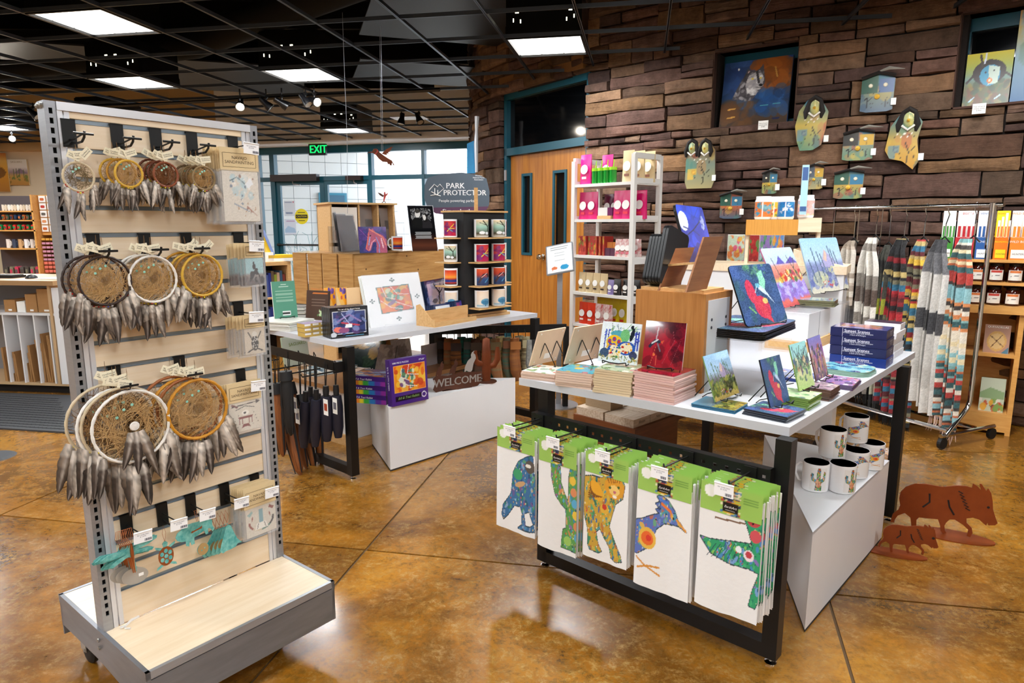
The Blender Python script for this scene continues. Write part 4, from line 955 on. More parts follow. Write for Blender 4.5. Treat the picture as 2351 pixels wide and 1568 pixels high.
def stack(n,bl,bn,br,z,ytop,name,cat,labf,P,edge,group,jit=.004,dims=None,round_=0,gap=.0012,pm=None,shift=(0,0)):
 M,w,d,h=pbox(bl,bn,br,ytop,z)
 if dims:w,d=dims
 th=h/n;q=random.Random(int(bn[0]));pl_=None;bm=None
 for i in range(n):
  k=n-1-i
  MM=M@T(w/2+q.uniform(-jit,jit)+shift[0]*i,d/2+q.uniform(-jit,jit)+shift[1]*i,th*i)@R(q.uniform(-jit,jit)*5)
  t=thing(name,labf(k),cat,MM,group)
  if bm is None:
   mb=MB();poly=rrect(w,d,round_,4)if round_ else[(w/2,-d/2),(w/2,d/2),(-w/2,d/2),(-w/2,-d/2)]
   mb.prism(poly,th-gap);bm=mb.build('slab',edge,t).data
  else:o=bpy.data.objects.new('slab',bm);COL.objects.link(o);o.parent=t
  if k==0:roundprint(P,w,d,round_,t,pm,z=th-gap+.0006,y0=-d/2)
 return M,w,d,z+h
def art_talavera():
 P=Paint(80,90,'e3edf2');P.blot(60,['6d9c52','4f8a6a','9fc48a','3f6f9c'],.05,(.1,.45,.95,.9),2,.5,.4)
 for x in(.12,.2,.9,.96):P.line([(x,.35),(x,.8)],.03,'3748a8').blot(10,['4a5ac8','2c3a90'],.02,(x-.03,.4,x+.03,.8),int(x*50),1)
 P.ell(.45,.72,.2,.08,'4fa0b0').ell(.62,.68,.12,.16,'6fb878').line([(.3,.75),(.25,.97)],.01,'2c3a2c').line([(.45,.78),(.4,.95)],.01,'2c3a2c').line([(.6,.8),(.75,.98)],.012,'5a9a50').line([(.65,.75),(.9,.93)],.012,'5a9a50')
 P.ell(.8,.72,.05,.17,'1c2430',-.2).ell(.78,.9,.04,.05,'1c2430').ell(.36,.5,.2,.18,'e8b820')
 for i,(x,y)in enumerate(((.24,.52),(.36,.58),(.48,.52),(.36,.42),(.28,.42))):P.ell(x,y,.05,.06,'2a50a8').ell(x,y,.03,.035,'c03028')
 P.ell(.68,.38,.24,.17,'2a58b0').ell(.68,.38,.16,.13,'e8dcb8').blot(14,['2a58b0','e0a020','b83028'],.035,(.5,.27,.88,.5),7,1)
 P.ell(.35,.27,.22,.16,'e9dfc0').blot(24,['2a50a8','e0b020','b82a28','2f7f50'],.035,(.15,.14,.55,.4),9,1).ell(.14,.22,.12,.12,'39506f').ell(.88,.22,.1,.1,'39405f').blot(60,['7f8a4c','b89c50','d8d090','5c6c3a'],.04,(0,.05,1,.17),3,.8,.4)
 return P.noise(.1,1)
def art_red():
 P=Paint(72,84);P.grad([(0,'8c1020'),(.3,'a81228'),(.7,'8a0c26'),(1,'4c0618')]);P.blot(50,['c01830','9c1026','6c0a1c','3c0614'],.13,(0,0,1,1),3,.35).blot(20,['3a0818','280610'],.12,(.6,.1,1,1),5,.4)
 P.line([(.15,.45),(.28,.58),(.38,.56)],.07,'1c2438').line([(.2,.52),(.34,.6)],.03,'d8dce0').line([(.3,.6),(.33,.86)],.03,'b8a8b0').line([(.34,.52),(.42,.36)],.03,'6c7080').poly([(.4,.56),(.5,.6),(.46,.52)],'d8502c').line([(.2,.05),(.3,.45)],.008,'d8604c').line([(.34,.05),(.33,.4)],.008,'d8604c').line([(.5,.1),(.75,.6),(.7,.8)],.006,'9c4858').line([(.7,.05),(.9,.6)],.006,'9c4858').ell(.27,.28,.03,.03,'e0703c')
 return P
def art_saguaro(s=1,pal=0,w=52,h=66):
 if pal==0:P=Paint(w,h);P.grad([(0,'b89c50'),(.12,'c8b060'),(.2,'5a5c30'),(.45,'6c6468'),(.6,'a8c4e0'),(1,'9ccaf0')])
 else:P=Paint(w,h);P.grad([(0,'d8d4c0'),(.12,'c8c8b8'),(.2,'7880a8'),(.5,'7c88b8'),(.6,'b8d4f0'),(1,'9cc8f4')])
 P.poly([(.35,.4),(.55,.78),(.62,.72),(.95,.38)],'a898b8' if pal==0 else 'a8a4d0').poly([(.48,.6),(.56,.78),(.6,.7),(.56,.55)],'d8b8a8')
 P.blot(80,['5c6c28','8c9038','3c4420','2c2c20','a8a850']if pal==0 else['5a6aa8','6c7cb0','8c98c0','3f5090','b8c090'],.06,(0,.12,1,.42),4,.8).ell(.3,.25,.2,.14,'a8a840' if pal==0 else 'd0d4a0',al=.6)
 for x,a,b in((.22,.25,.82),(.34,.3,.74),(.42,.3,.7),(.66,.3,.84),(.72,.35,.78),(.8,.3,.74),(.1,.2,.6)):P.line([(x+.08,a),(x,b)],.025,'4c6a3c' if pal==0 else '44607c')
 P.blot(16,['c83828','e8e0d0','7c5ca0'],.02,(.3,.08,.8,.2),8,1);return P.noise(.12,3)
def art_hummer(w=60,h=76,spk=.16):
 P=Paint(w,h,'34507c');P.blot(50,['2c4870','3c5c90','2f5a60','405ea0'],.14,(0,0,1,1),3,.5).blot(14,['5c9c6c','6cac6c'],.05,(.3,.82,.8,1),5,.5)
 P.ell(.33,.55,.1,.2,'c83454',.1).ell(.5,.28,.17,.2,'c83454',.5).poly([(.3,.5),(.5,.42),(.62,.15),(.66,0),(.5,.1)],'d03c50').ell(.6,.38,.06,.05,'e8c070').poly([(.6,.85),(.72,.9),(.74,.7),(.66,.55),(.58,.62)],'8cd8b8').poly([(.55,.66),(.66,.58),(.82,.3),(.7,.45),(.52,.58)],'c8d8f0').ell(.52,.64,.05,.04,'6cb8d0').line([(.5,.63),(.42,.52)],.012,'e0e8f0').line([(.3,.2),(.2,.3)],.03,'7cb870')
 return P.noise(spk,9)
def art_desert():
 P=Paint(56,70);P.grad([(0,'c05058'),(.1,'d86858'),(.16,'8c68c0'),(.4,'a890d8'),(.44,'c8b868'),(.5,'c07068'),(.68,'d89080'),(.74,'b8c8f0'),(1,'c0e0f8')])
 P.poly([(.3,.72),(.45,.86),(.58,.72)],'5c58b0').poly([(.6,.72),(.85,.84),(1,.72)],'5c4ca8').blot(40,['c83838','e0a840','e8e0a0','4c6c48','a83c58'],.05,(.2,.42,1,.58),4,.9).blot(50,['8c78d0','b8b0f0','9cc8e0','7858b0'],.07,(0,.12,1,.38),6,.7)
 P.line([(.3,.4),(.2,.82)],.02,'4a5a50').line([(.88,.42),(.7,.86)],.02,'4a5a50').line([(.8,.6),(.9,.8)],.02,'4a5a50');return P.noise(.1,2)
def art_green():
 P=Paint(44,60);P.grad([(0,'b8d880'),(.3,'d0dc90'),(.6,'a8c8a0'),(.75,'a8e0e0'),(1,'a8ecec')]);P.blot(40,['3c4870','5a8c50','e8e4b0','4a6090','6c9c5c','d89060'],.08,(0,.2,1,.65),3,.8)
 for i in range(12):P.line([(.15+.065*i,.45),(.1+.09*((i*5)%12),.95-.02*i)],.03,['3a4c5c','486c4c','2c3850'][i%3])
 return P.noise(.1,4)
def art_purple():
 P=Paint(40,60);P.grad([(0,'5c4868'),(.3,'c89878'),(.6,'a878b0'),(1,'8888d8')]);P.blot(60,['5c3870','d8b088','3c4c48','e0c8e0','9858a8','c86050'],.07,(0,0,1,.8),3,.8)
 for i in range(7):P.line([(.1+.12*i,.2),(.14+.12*i,.5+.06*(i%4))],.05,['4a5c48','c87878','7858a0'][i%3])
 return P.noise(.1,4)
def art_flat(cs,n=40,bg='ffffff',w=40,h=40,seed=2,r=.09):return Paint(w,h,bg).blot(n,cs,r,(0,0,1,1),seed,.85).noise(.08,1)
# ================= right table =================
RZ=.815
tq=[atz(1812.9,981.5,RZ),atz(2101.7,808,RZ),None,atz(1191.5,867.5,RZ)];tq[2]=tq[1]+tq[3]-tq[0]
f1,f2,f3=V((.8675,2.0311,0)),V((.1436,2.689,0)),V((1.8736,3.1308,0));f4=f2+f3-f1
MT=frame(f1,f2-f1,z=(0,0,1));TW=(f2-f1).length
rt_=thing('display_table','right display table with a pale grey top and black square steel legs, hung with towels','table',f1)
Mi=Matrix.Translation(-f1)
tp=MB();tp.hexa([Mi@(p-V((0,0,.03)))for p in(tq[0],tq[1],tq[2],tq[3])],.03);tp.build('tabletop',mat('table_top_grey','c6c7cc',.38,noise=.03),rt_)
dx_=(f2-f1).normalized();dy_=(f3-f1).normalized()
def leg4(p,sx,sy,nm='leg'):
 q=p-f1;a=q+dx_*.022*sx+dy_*.022*sy;return a
for p,lab in((f1,0),(f2,0),(f3,0),(f4,0)):
 q=p-f1;m=MB();s=.025
 m.hexa([q+dx_*s+dy_*s,q-dx_*s+dy_*s,q-dx_*s-dy_*s,q+dx_*s-dy_*s],V((0,0,RZ-.03-.028)),T(0,0,.028));m.build('leg',black,rt_)
 m=MB();m.lathe([(.006,.004),(.006,.03),(0,.03)],10,T(*q));m.lathe([(0,0),(.019,0),(.02,.006),(.012,.01),(0,.01)],16,T(*q));m.build('levelling_foot',chrome,rt_,True)
def rail(a,b,z0,z1,t=.025,nm='rail',par=None,org=None,m_=None):
 a=a-(org or f1);b=b-(org or f1);d=(b-a).normalized();n=V((-d.y,d.x,0))*t;m=MB()
 m.hexa([a+n,a-n,b-n,b+n],z1-z0,T(0,0,z0));return m.build(nm,m_ or black,par or rt_)
rail(f1,f2,.028,.078);rail(f3,f4,.028,.078)
oF=-dy_
bz=.665;ba=f2+oF*.06+dx_*.03;bb_=f1+oF*.06-dx_*-.02
tb=thing('hanging_bar','black perforated steel bar across the table front carrying five towel hooks','hanging bar',ba)
L_=(bb_-ba).length;MBAR=frame(ba,bb_-ba,z=(0,0,1));MBl=Matrix.Translation(-ba)@MBAR
nh=24;m=MB();hh_=.026
m.b2((0,-.002,hh_*.22),(L_,.002,hh_),MBl@T(0,0,bz));m.b2((0,-.002,-hh_),(L_,.002,-hh_*.22),MBl@T(0,0,bz))
for i in range(nh+1):
 xa=L_*i/nh;m.b2((max(0,xa-L_/nh/2+.006),-.002,-hh_*.22),(min(L_,xa+L_/nh/2-.006),.002,hh_*.22),MBl@T(0,0,bz))
m.b2((0,0,hh_-.002),(L_,.03,hh_),MBl@T(0,0,bz));m.b2((0,0,-hh_),(.003,.055,hh_),MBl@T(0,0,bz));m.b2((L_-.003,0,-hh_),(L_,.055,hh_),MBl@T(0,0,bz));m.build('perforated_bar',black,tb)
def tz(px,py):
 n=V((oF.x,oF.y,0));p=onp(px,py,ba,n);return p
def an_mos(P,m,seed,cs):
 P.blot(240,cs,.04,(0,0,1,1),seed,.95,.55,m);P.blot(170,['f4e8c0','20304a','c83028','e8b030','98c8d8'],.013,(0,0,1,1),seed+1,.9,1,m);return P
ANI={'raven':((57,288,262,330,235,775,52,710),[(248,340),(215,350),(170,375),(140,430),(125,540),(85,600),(78,650),(85,675),(110,645),(140,600),(170,605),(178,640),(175,700),(152,718),(215,738),(235,738),(232,700),(215,715),(195,708),(190,640),(215,630),(228,690),(240,700),(255,560)],['3a6c9c','4a8cb8','2c7c60','5aa070','6c5890','28507c','8ca8c8']),'cactus':((268,362,475,430,430,905,228,815),[(335,400),(355,388),(375,395),(385,430),(380,500),(395,560),(410,600),(418,560),(425,480),(440,425),(480,425),(475,600),(455,720),(440,860),(430,875),(385,850),(352,838),(355,810),(362,780),(370,745),(388,742),(392,700),(395,640),(370,610),(345,560),(332,470)],['5a9a4c','7ab04c','3a88b8','5aa8d0','d88858','e0a870','4a8c7c','8c6cb0']),'lion':((532,452,755,508,745,965,525,870),[(530,490),(570,488),(620,500),(640,478),(660,470),(720,490),(735,540),(725,600),(690,625),(672,680),(655,740),(680,800),(715,890),(720,920),(690,918),(665,895),(655,840),(630,790),(610,745),(590,760),(600,820),(617,860),(600,865),(560,845),(552,820),(550,740),(535,690),(528,650)],['c8a038','3c8c68','5aa868','3a6ca0','b86c38','4a98a8','d8b848','286c58']),'roadrunner':((803,518,1105,588,1055,1120,778,1025),[(770,700),(830,690),(880,672),(925,662),(905,640),(925,635),(905,610),(930,605),(915,575),(935,567),(980,600),(1010,650),(1022,690),(1065,752),(1025,720),(950,710),(905,740),(880,800),(850,840),(800,868),(762,860)],['5a70b8','7890d0','4a9cac','e88838','e8b848','b86c58','6ca878','3a4c80']),'hummingbird':((1148,635,1475,702,1415,1255,1100,1135),[(1145,800),(1200,812),(1300,820),(1400,828),(1415,830),(1400,760),(1385,705),(1430,690),(1480,705),(1475,780),(1465,840),(1450,975),(1435,1120),(1410,1165),(1380,1150),(1400,1080),(1442,980),(1390,955),(1300,935),(1200,880)],['2f9c68','4ab878','4a88c8','7ca0e0','8cc85c','3868a0','8c6cc0','1c7c60'])}
def amap(q,x,y,vH=.93):
 TLx,TLy,TRx,TRy,BRx,BRy,BLx,BLy=q;u,v=.5,.5
 for _ in range(8):
  px=(1-u)*(v*TLx+(1-v)*BLx)+u*(v*TRx+(1-v)*BRx);py=(1-u)*(v*TLy+(1-v)*BLy)+u*(v*TRy+(1-v)*BRy)
  u+=(x-px)/(TRx-TLx);v-=(y-py)/(BLy-TLy)
  v+=0
 return(u,v*vH)
def animal(kind,W_=84,H_=136,fit=False):
 q,pts,cs=ANI[kind];f=(lambda x,y:amap(q,x,y))
 pl=[f(x,y)for x,y in pts]
 if kind=='cactus' and fit:pl=[(.3,.0),(.68,.0),(.66,.25),(.6,.32),(.86,.45),(.9,.8),(.8,.85),(.74,.55),(.6,.5),(.6,.85),(.56,1),(.44,1),(.4,.85),(.38,.48),(.22,.52),(.2,.72),(.1,.76),(.04,.66),(.1,.45),(.36,.34),(.34,.25)]
 elif fit:
  xs=[a for a,_ in pl];ys=[b for _,b in pl];f0=f;f=lambda x,y:((f0(x,y)[0]-min(xs))/(max(xs)-min(xs))*.96+.02,(f0(x,y)[1]-min(ys))/(max(ys)-min(ys))*.7+.28);pl=[f(x,y)for x,y in pts]
 P=Paint(W_,H_,'f0efee');m=P.inpoly(pl);P.line(pl+pl[:1],.02,'2c4048');L=lambda c,w,*p:P.line([f(*a)for a in p],w,c)
 P.mask(m,cs[0]);P.blot(240,cs,.045 if not fit else .07,(0,0,1,1),len(kind),.9,.55,m);P.blot(200,['f4e8c0','20304a','d84838','e8b030','98d0e0'],.013 if not fit else .03,(0,0,1,1),len(kind)+1,.9,.8,m)
 if fit and kind=='cactus':return P.poly([(.44,.9),(.56,.9),(.54,1),(.46,1)],'c84030').blot(30,['e08860','e8b088','c86848'],.05,(.36,.15,.64,.45),5,.9)
 E=lambda x,y,rx,ry,c,r=0:P.ell(*f(x,y),rx,ry,c,r)
 if kind=='lion':
  E(590,560,.17,.09,'e8a828',-.3);[L('7c4c18',.012,(620-9*i,590-2*i),(548+2*i,590-11*i))for i in range(8)]
  E(682,545,.22,.12,'dc9a28');E(682,560,.12,.055,'f0c870');[L('8c4c14',.016,(682+s*a,498),(682+s*b,520))for s in(-1,1)for a,b in((6,4),(20,14),(34,26))];[E(682+s*22,545,.03,.014,'3c5c28')for s in(-1,1)];E(684,568,.035,.016,'c06870');E(684,590,.05,.018,'f4e8d8');E(632,650,.1,.05,'e0b038');E(632,640,.05,.03,'c83828')
 if kind=='roadrunner':E(855,790,.16,.1,'e8b848');E(855,790,.11,.065,'e86828');E(862,790,.05,.03,'d83828');L('e87828',.03,(940,612),(985,650));L('4878d0',.02,(930,585),(975,610));E(1000,685,.015,.01,'181818');L('e09838',.024,(1018,692),(1062,748));[L('d89038',.018,*a)for a in(((795,885),(840,932)),((800,940),(850,932),(912,942)),((840,932),(915,985)))]
 if kind=='raven':E(230,400,.12,.07,'585048');E(222,395,.07,.02,'e8e4dc');E(175,490,.14,.03,'c8a070',.2);E(165,440,.12,.06,'3c9c68')
 if kind=='hummingbird':
  L('7c5c48',.016,(1230,704),(1385,728));E(1430,715,.1,.045,'c04448');E(1435,790,.09,.055,'d05058');E(1425,725,.015,.01,'101010');[L('20384c',.008,(1420-24*i,835),(1385-26*i,935-5*i))for i in range(9)];E(1395,890,.08,.05,'f0e0e8');E(1395,885,.05,.03,'c03c48');E(1345,860,.05,.03,'f0f4f8')
 if kind=='cactus':[E(445,500+60*i,.08,.045,['e8c040','d88858','5aa8d0'][i%3])or E(448,500+60*i,.04,.025,'7c4ca8')for i in range(6)];E(390,810,.1,.05,'9cc860')
 return P
def header():
 P=Paint(56,24,'9cc65c');P.blot(70,['4a7cb0','e0b030','b85040','3c8c58','e8e0c0','2c3c60'],.05,(.33,.02,.66,.98),3,1,1.2,(P.x>.33)&(P.x<.66)).poly([(.38,.12),(.62,.12),(.62,.44),(.38,.44)],'141414')
 for i in range(7):P.line([(.7,.2+.09*i),(.93,.2+.09*i)],.014,'6f9c44')
 for i in range(4):P.line([(.04,.1+.09*i),(.3,.1+.09*i)],.014,'6f9c44')
 P.ell(.16,.72,.1,.22,'f4f6f0');return P
HP=header();HME=None;towelm=mat('flour_sack_cloth','f1f0ee',.85,noise=.03,nscale=40,bump=.15,bscale=30,sheen=.2)
tow_print=mat('cloth_print','ffffff',.85,attr=True,bump=.12,bscale=40)
SETS=[('raven','raven-print',6,(1241,951),(1178,979),(1145,977),(1235,991),1021,1202,1016),('cactus','saguaro-print',13,(1339,977),(1278,1009),(1241,1002),(1329,1023),1053,1247,1),('lion','mountain-lion-print',9,(1452,1002),(1393,1034),(1348,1032),(1448,1066),1079,1271,1),('roadrunner','roadrunner-print',14,(1582,1032),(1525,1066),(1469,1062),(1601,1087),1119,1337,1),('hummingbird','hummingbird-print',13,(1725,1064),(1678,1109),(1613,1099),(1763,1126),1168,1384,1)]
for kind,nm,n,root,tip,TL,TR,yh,yb,_ in SETS:
 p0=tz(*root);p0.z=bz-.005;p1=onp(tip[0],tip[1],p0,dx_);Lp=max(.16,min(.3,(p1-p0).dot(oF)))
 M0=frame(p0,-dx_,z=(0,0,1))
 if(M0.to_3x3()@V((0,1,0))).dot(oF)>0:print('flip')
 t=thing('towel_hook','black prong hook carrying the %s towels'%nm,'hook',M0,'towel hooks on the perforated bar')
 m=MB();m.b2((-.02,-.008,-.03),(.02,-.002,.03));m.build('bracket',black,t)
 m=MB();m.tube([(0,-.004,.012),(0,-Lp,.018),(0,-Lp-.004,.03)],.003,6);m.tube([(0,-.004,-.004),(0,-Lp,.0),(0,-Lp-.003,.008)],.003,6);m.build('prong',black,t)
 price_tag(t,T(-.012,-Lp-.008,.016)@R(PI/2,'X'),.062,.04)
 pl0=p0+oF*(Lp-.02);a,b=onp(*TL,pl0,oF),onp(*TR,pl0,oF);w=(b-a).length;xa=(a-p0).dot(-dx_);zt_=a.z;w=min(w,.2)
 hz=a.z-onp(TL[0],yh,pl0,oF).z;hb=a.z-onp(TL[0],yb,pl0,oF).z;PA=animal(kind);hz=min(hz,.09)
 hme=cme=bme_=None
 for i in range(n):
  y=-(Lp-.02)+(Lp-.03)*i/n;q=random.Random(i+n*7)
  MM=M0@T(xa+w/2+(0 if i==0 else q.uniform(-.005,.005)),y,zt_-p0.z+(.0 if i==0 else q.uniform(-.005,.006)))@R((q.uniform(-.03,.03)if i else 0),'Y')@R(q.uniform(-.03,.02)if i else 0,'Z')
  tt=thing('dish_towel',('front white %s dish towel under a green card'%nm)if i==0 else '%s %s dish towel from the front of its hook'%(NTH[i],nm),'towel',MM,'dish towels hung under the right table')
  if hme is None:
   ms=gridmesh(HP,w*.98,hz,-w*.49,-hz,.0,'header_card');ho=mobj('header_card',ms,print_satin,tt);ho.matrix_local=T(0,-.010,0)@R(PI/2,'X');hme=ho.data
   mb=MB();addtext(mb,'EarthArt',w*.055,T(0,-.0112,-hz*.70)@R(PI/2,'X'),shear=.3);addtext(mb,'INTERNATIONAL',w*.02,T(0,-.0112,-hz*.82)@R(PI/2,'X'));mb.build('lettering',paper,tt)
   hc=hb-hz*.55;wv=q.uniform(0,3)
   fn=lambda u,v:((u-.5)*w*(1+.03*(1-v)),-.008-.004*math.sin(u*7+wv)*(1-v)-.001*math.sin(u*19)*(1-v),-hz*.55-hc*(1-v)-.004*math.sin(u*4)*(1-v))
   co=printed('cloth',PA,w,hc,tt,m=tow_print,fn=fn);cme=co.data
   mb=MB();mb.b2((-w/2,-.0015,-hb+.003),(w/2,.0025,-hz*.3));bo=mb.build('folded_back',towelm,tt);bme_=bo.data
  else:
   for nm_,me in(('header_card',hme),('cloth',cme),('folded_back',bme_)):
    o=bpy.data.objects.new(nm_,me);COL.objects.link(o);o.parent=tt
    if nm_=='header_card':o.matrix_local=T(0,-.010,0)@R(PI/2,'X')
bis=mat('tile_bisque','dcc0ae',.6)
tl_lab=lambda what:(lambda k:'%s ceramic tile, %s of its stack'%(what,ORD[k]))
M1,_,_,z1=stack(5,(1199,865),(1273,878),(1315,858),RZ,860,'ceramic_tile','tile',tl_lab('white floral'),art_flat(['6c9c58','c86850','e8e8e0','9cb8a8','f0f0ea','e8d0a0'],40,'ecece6'),bis,'leftmost stack of ceramic tiles',dims=(.155,.155),pm=print_gloss)
M2,_,_,z2=stack(7,(1277,880),(1357,896),(1400,872),RZ,859,'ceramic_tile','tile',tl_lab('turquoise floral'),art_flat(['2c98b8','3ab0c8','c83040','e8c040','4c9850','1c7ca0'],40,'38a8c4'),bis,'second stack of ceramic tiles',dims=(.155,.155),pm=print_gloss)
M3,_,_,z3=stack(10,(1358,897),(1449,912),(1492,888),RZ,856,'ceramic_tile','tile',tl_lab('green-edged'),art_flat(['6c8c50','b84858','e8e4d0','3c5c48','d8b8a0'],40,'a8b090'),mat('tile_bisque_yellow','d9c3a0',.6),'third stack of ceramic tiles',dims=(.165,.155),pm=print_gloss)
M4,_,_,z4=stack(12,(1453,911),(1546,930.5),(1597,909),RZ,865,'ceramic_tile','tile',tl_lab('red-glazed'),art_flat(['8c1424','a82030','5c1018','3c0c14'],40,'8c1828'),mat('tile_bisque_pink','dcb6ae',.55),'tall stack of red ceramic tiles',dims=(.172,.165),pm=print_gloss)
plate('ceramic_tile','large glossy tile of blue talavera pots with birds, propped on the third stack','tile',(1372,830),(1461,841.5),z3+.002,(1390,739),art_talavera(),.007,group='tiles propped on wire easels',edge=mat('tile_white_edge','e6dcd4',.5),pm=print_gloss,tilt=.25)
plate('ceramic_tile','large glossy crimson tile with a small bird, propped on the tall stack','tile',(1473,843),(1565,853),z4+.002,(1490,738),art_red(),.007,group='tiles propped on wire easels',edge=mat('tile_white_edge','e6dcd4',.5),pm=print_gloss,tilt=.22)
for(BL,BR,TL,z,lab)in(((1214,842),(1276,828),(1241,764),z1,'leftmost propped tile seen from its unglazed beige back'),((1294,838),(1368,822),(1322,755),z2,'second propped tile seen from its beige back')):
 M,w,h,tl=leanM(BL,BR,z,TL,-.33);t=thing('ceramic_tile',lab,'tile',M@T(0,.004,0),'tiles propped on wire easels');w=max(w,.15);h=max(.15,min(h,.18))
 MB().b2((-w/2,0,-.003),(w/2,h,.003)).build('board',mat('unglazed_back','d9c0a4',.75,noise=.05),t);MB().b2((-w*.05,h*.14,.003),(w*.18,h*.3,.0036)).build('label',paper,t)
 for sx in(-.38,.4):
  for sy in(.1,.92):MB().lathe([(0,0),(.004,0),(.004,.0015),(0,.0015)],8,T(w*sx,h*sy,.003)).build('pad',mat('clear_pad','e8e0d8',.3),t)
 o=M.translation;e=M.to_3x3()@V((1,0,0));M0=frame(V((o.x,o.y,z)),e,z=(0,0,1));te=thing('wire_easel','black wire easel in front of the '+lab,'easel',M0,'wire easels holding tiles, coasters and boards')
 for sx in(-w*.2,w*.24):
  yb=-math.tan(.33)*h*.6-.008;mb=MB();mb.tube([(sx+.002,-.0,.004),(sx,yb,h*.6),(sx+.001,yb-.002,h*.62),(sx+.003,yb-.002,h*.6),(sx+.02,yb-.045,.004),(sx+.014,yb-.052,.003),(sx+.004,yb-.05,.006)],.002,6);mb.build('leg',black_wire,te)
 mb=MB();mb.tube([(-w*.2,0,.004),(w*.24,0,.004)],.002,6);mb.build('front_lip',black_wire,te)
def ged(name,c):return mat(name,c,.12,spec=.7)
C1=art_saguaro(w=52,h=60)
Mc,_,_,zc1=stack(4,(1578.6,929),(1686,950.7),(1722,929),RZ,942,'glass_coaster','coaster',lambda k:'blue and yellow saguaro glass coaster, %s of its stack'%ORD[k],Paint(40,40).grad([(0,'c0a850'),(.3,'505028'),(.6,'58707c'),(1,'68acd0')]).blot(60,['5c6c28','a8a048','3c3c20'],.07,(0,0,1,.5),3,.7),ged('edge_blue','2f6f90'),'saguaro coasters at the table corner',.003,(.13,.155),pm=print_gloss)
plate('glass_coaster','saguaro and mountain glass coaster standing nearest the red tiles','coaster',(1643.6,926),(1698,904),zc1+.001,(1614,821),C1,.004,group='coasters propped on wire easels',edge=ged('edge_clear','7f9c60'),pm=print_gloss)
Mc,_,_,zc2=stack(4,(1699,951),(1806,972),(1851,951),RZ,957,'glass_coaster','coaster',lambda k:'dark speckled hummingbird coaster, %s of its stack'%ORD[k],art_hummer(44,44,.35),ged('edge_dark','1c2430'),'hummingbird coasters at the table corner',.003,(.145,.15),pm=print_satin)
plate('glass_coaster','dark blue hummingbird coaster standing at the near table corner','coaster',(1770,939),(1814,922),zc2+.001,(1745,829),art_hummer(44,66,.12),.005,group='coasters propped on wire easels',edge=ged('edge_dark','1c2430'),pm=print_satin)
Mc,_,_,zc3=stack(6,(1762,932),(1856,943.5),(1899,917),RZ,917,'glass_coaster','coaster',lambda k:'green desert coaster, %s of its stack'%ORD[k],art_flat(['5a8c50','e8e4c0','3c5060','a8c890','d8d8b0'],50,'b8d0a0'),ged('edge_green','7c9c50'),'green coasters along the table edge',.003,(.13,.13),pm=print_satin)
plate('glass_coaster','pale green agave coaster standing on the green stack','coaster',(1836,901),(1871,886),zc3+.001,(1812,795),art_green(),.004,group='coasters propped on wire easels',edge=ged('edge_green','7c9c50'),pm=print_satin)
Mc,_,_,zc4=stack(6,(1858,908),(1905,922),(1943,896),RZ,897,'glass_coaster','coaster',lambda k:'purple brown coaster, %s of its stack'%ORD[k],art_flat(['5c4858','c8b0a0','3c3430','a8889c','e8e0d8'],50,'98808c'),ged('edge_brown','6c5048'),'purple brown coasters along the table edge',.004,(.12,.1),pm=print_satin)
plate('glass_coaster','purple cactus coaster standing on the purple brown stack','coaster',(1875,877.5),(1902.5,863),zc4+.001,(1853.6,781),art_purple(),.004,group='coasters propped on wire easels',edge=ged('edge_brown','6c5048'),pm=print_satin)
stack(3,(1918,880),(1955,898),(1984,873),RZ,886,'cutting_board','cutting board',lambda k:'purple desert glass board lying flat, %s of three'%ORD[k],art_flat(['8c6cb0','d89098','e8e0e8','5c4870','c86878'],50,'a880b0'),ged('edge_violet','5c4870'),'purple boards along the table edge',.004,(.16,.12),pm=print_gloss)
stack(4,(1900,846),(1990,870),(2030,845),RZ,858,'trivet_board','trivet',lambda k:'turquoise hummingbird-pattern trivet with round corners, %s of four'%ORD[k],art_flat(['4898b8','7cc8d0','5c3c70','2c6ca8','d8e0c0','8c3c60'],60,'88c0c8'),ged('edge_teal','8cb0a0'),'turquoise trivets before the note card boxes',.004,(.2,.2),.06,pm=print_gloss)
stack(2,(1800,868),(1840,880),(1880,866),RZ,872,'cutting_board','cutting board',lambda k:'bright desert-pattern board behind the green coasters, %s of two'%ORD[k],art_flat(['4868b8','c84850','e8e8e0','8c6cc0'],40,'7080c0'),ged('edge_royal','3c509c'),'bright boards behind the green coasters',.003,(.16,.16),pm=print_gloss)
Mr,wr_,dr_,hr_=pbox((1621,897),(1750,925),(1818,890),None,RZ);zr=zup(atz(1622,897,RZ),776)
NB=atz(1750,785,zr);RB=atz(1820,752,zr);LB=atz(1612,762,zr);MR=frame(NB,RB-NB,z=(0,0,1));wR=(RB-NB).length;dR=(MR.inverted()@LB).y
t=thing('acrylic_riser','clear acrylic riser under the dark speckled cutting boards','riser',MR)
for nm_,a,b in(('top_plate',(0,0,-.005),(wR,dR,0)),('side_plate',(0,0,RZ-zr),(.005,dR,-.005)),('side_plate',(wR-.005,0,RZ-zr),(wR,dR,-.005))):MB().b2(a,b).build(nm_,clear,t)
Mb_,_,_,zb5=stack(5,(1607,762),(1750,784.6),(1826,754),zr,763,'cutting_board','cutting board',lambda k:'black speckled tempered glass board, %s of the pile on the clear riser'%ORD[k],art_hummer(60,60,.5),mat('board_black','101114',.3),'dark cutting boards on the clear riser',.003,(wR,dR),.03,.002,pm=print_satin)
plate('cutting_board','upright cutting board with a hummingbird at a red flower on deep blue','cutting board',(1715,753),(1810,738),zb5+.001,(1672,613),art_hummer(76,96,.22),.006,group='picture boards on wire easels',edge=mat('board_black','101114'),round_=.018,pm=print_satin)
z_r2=1.02
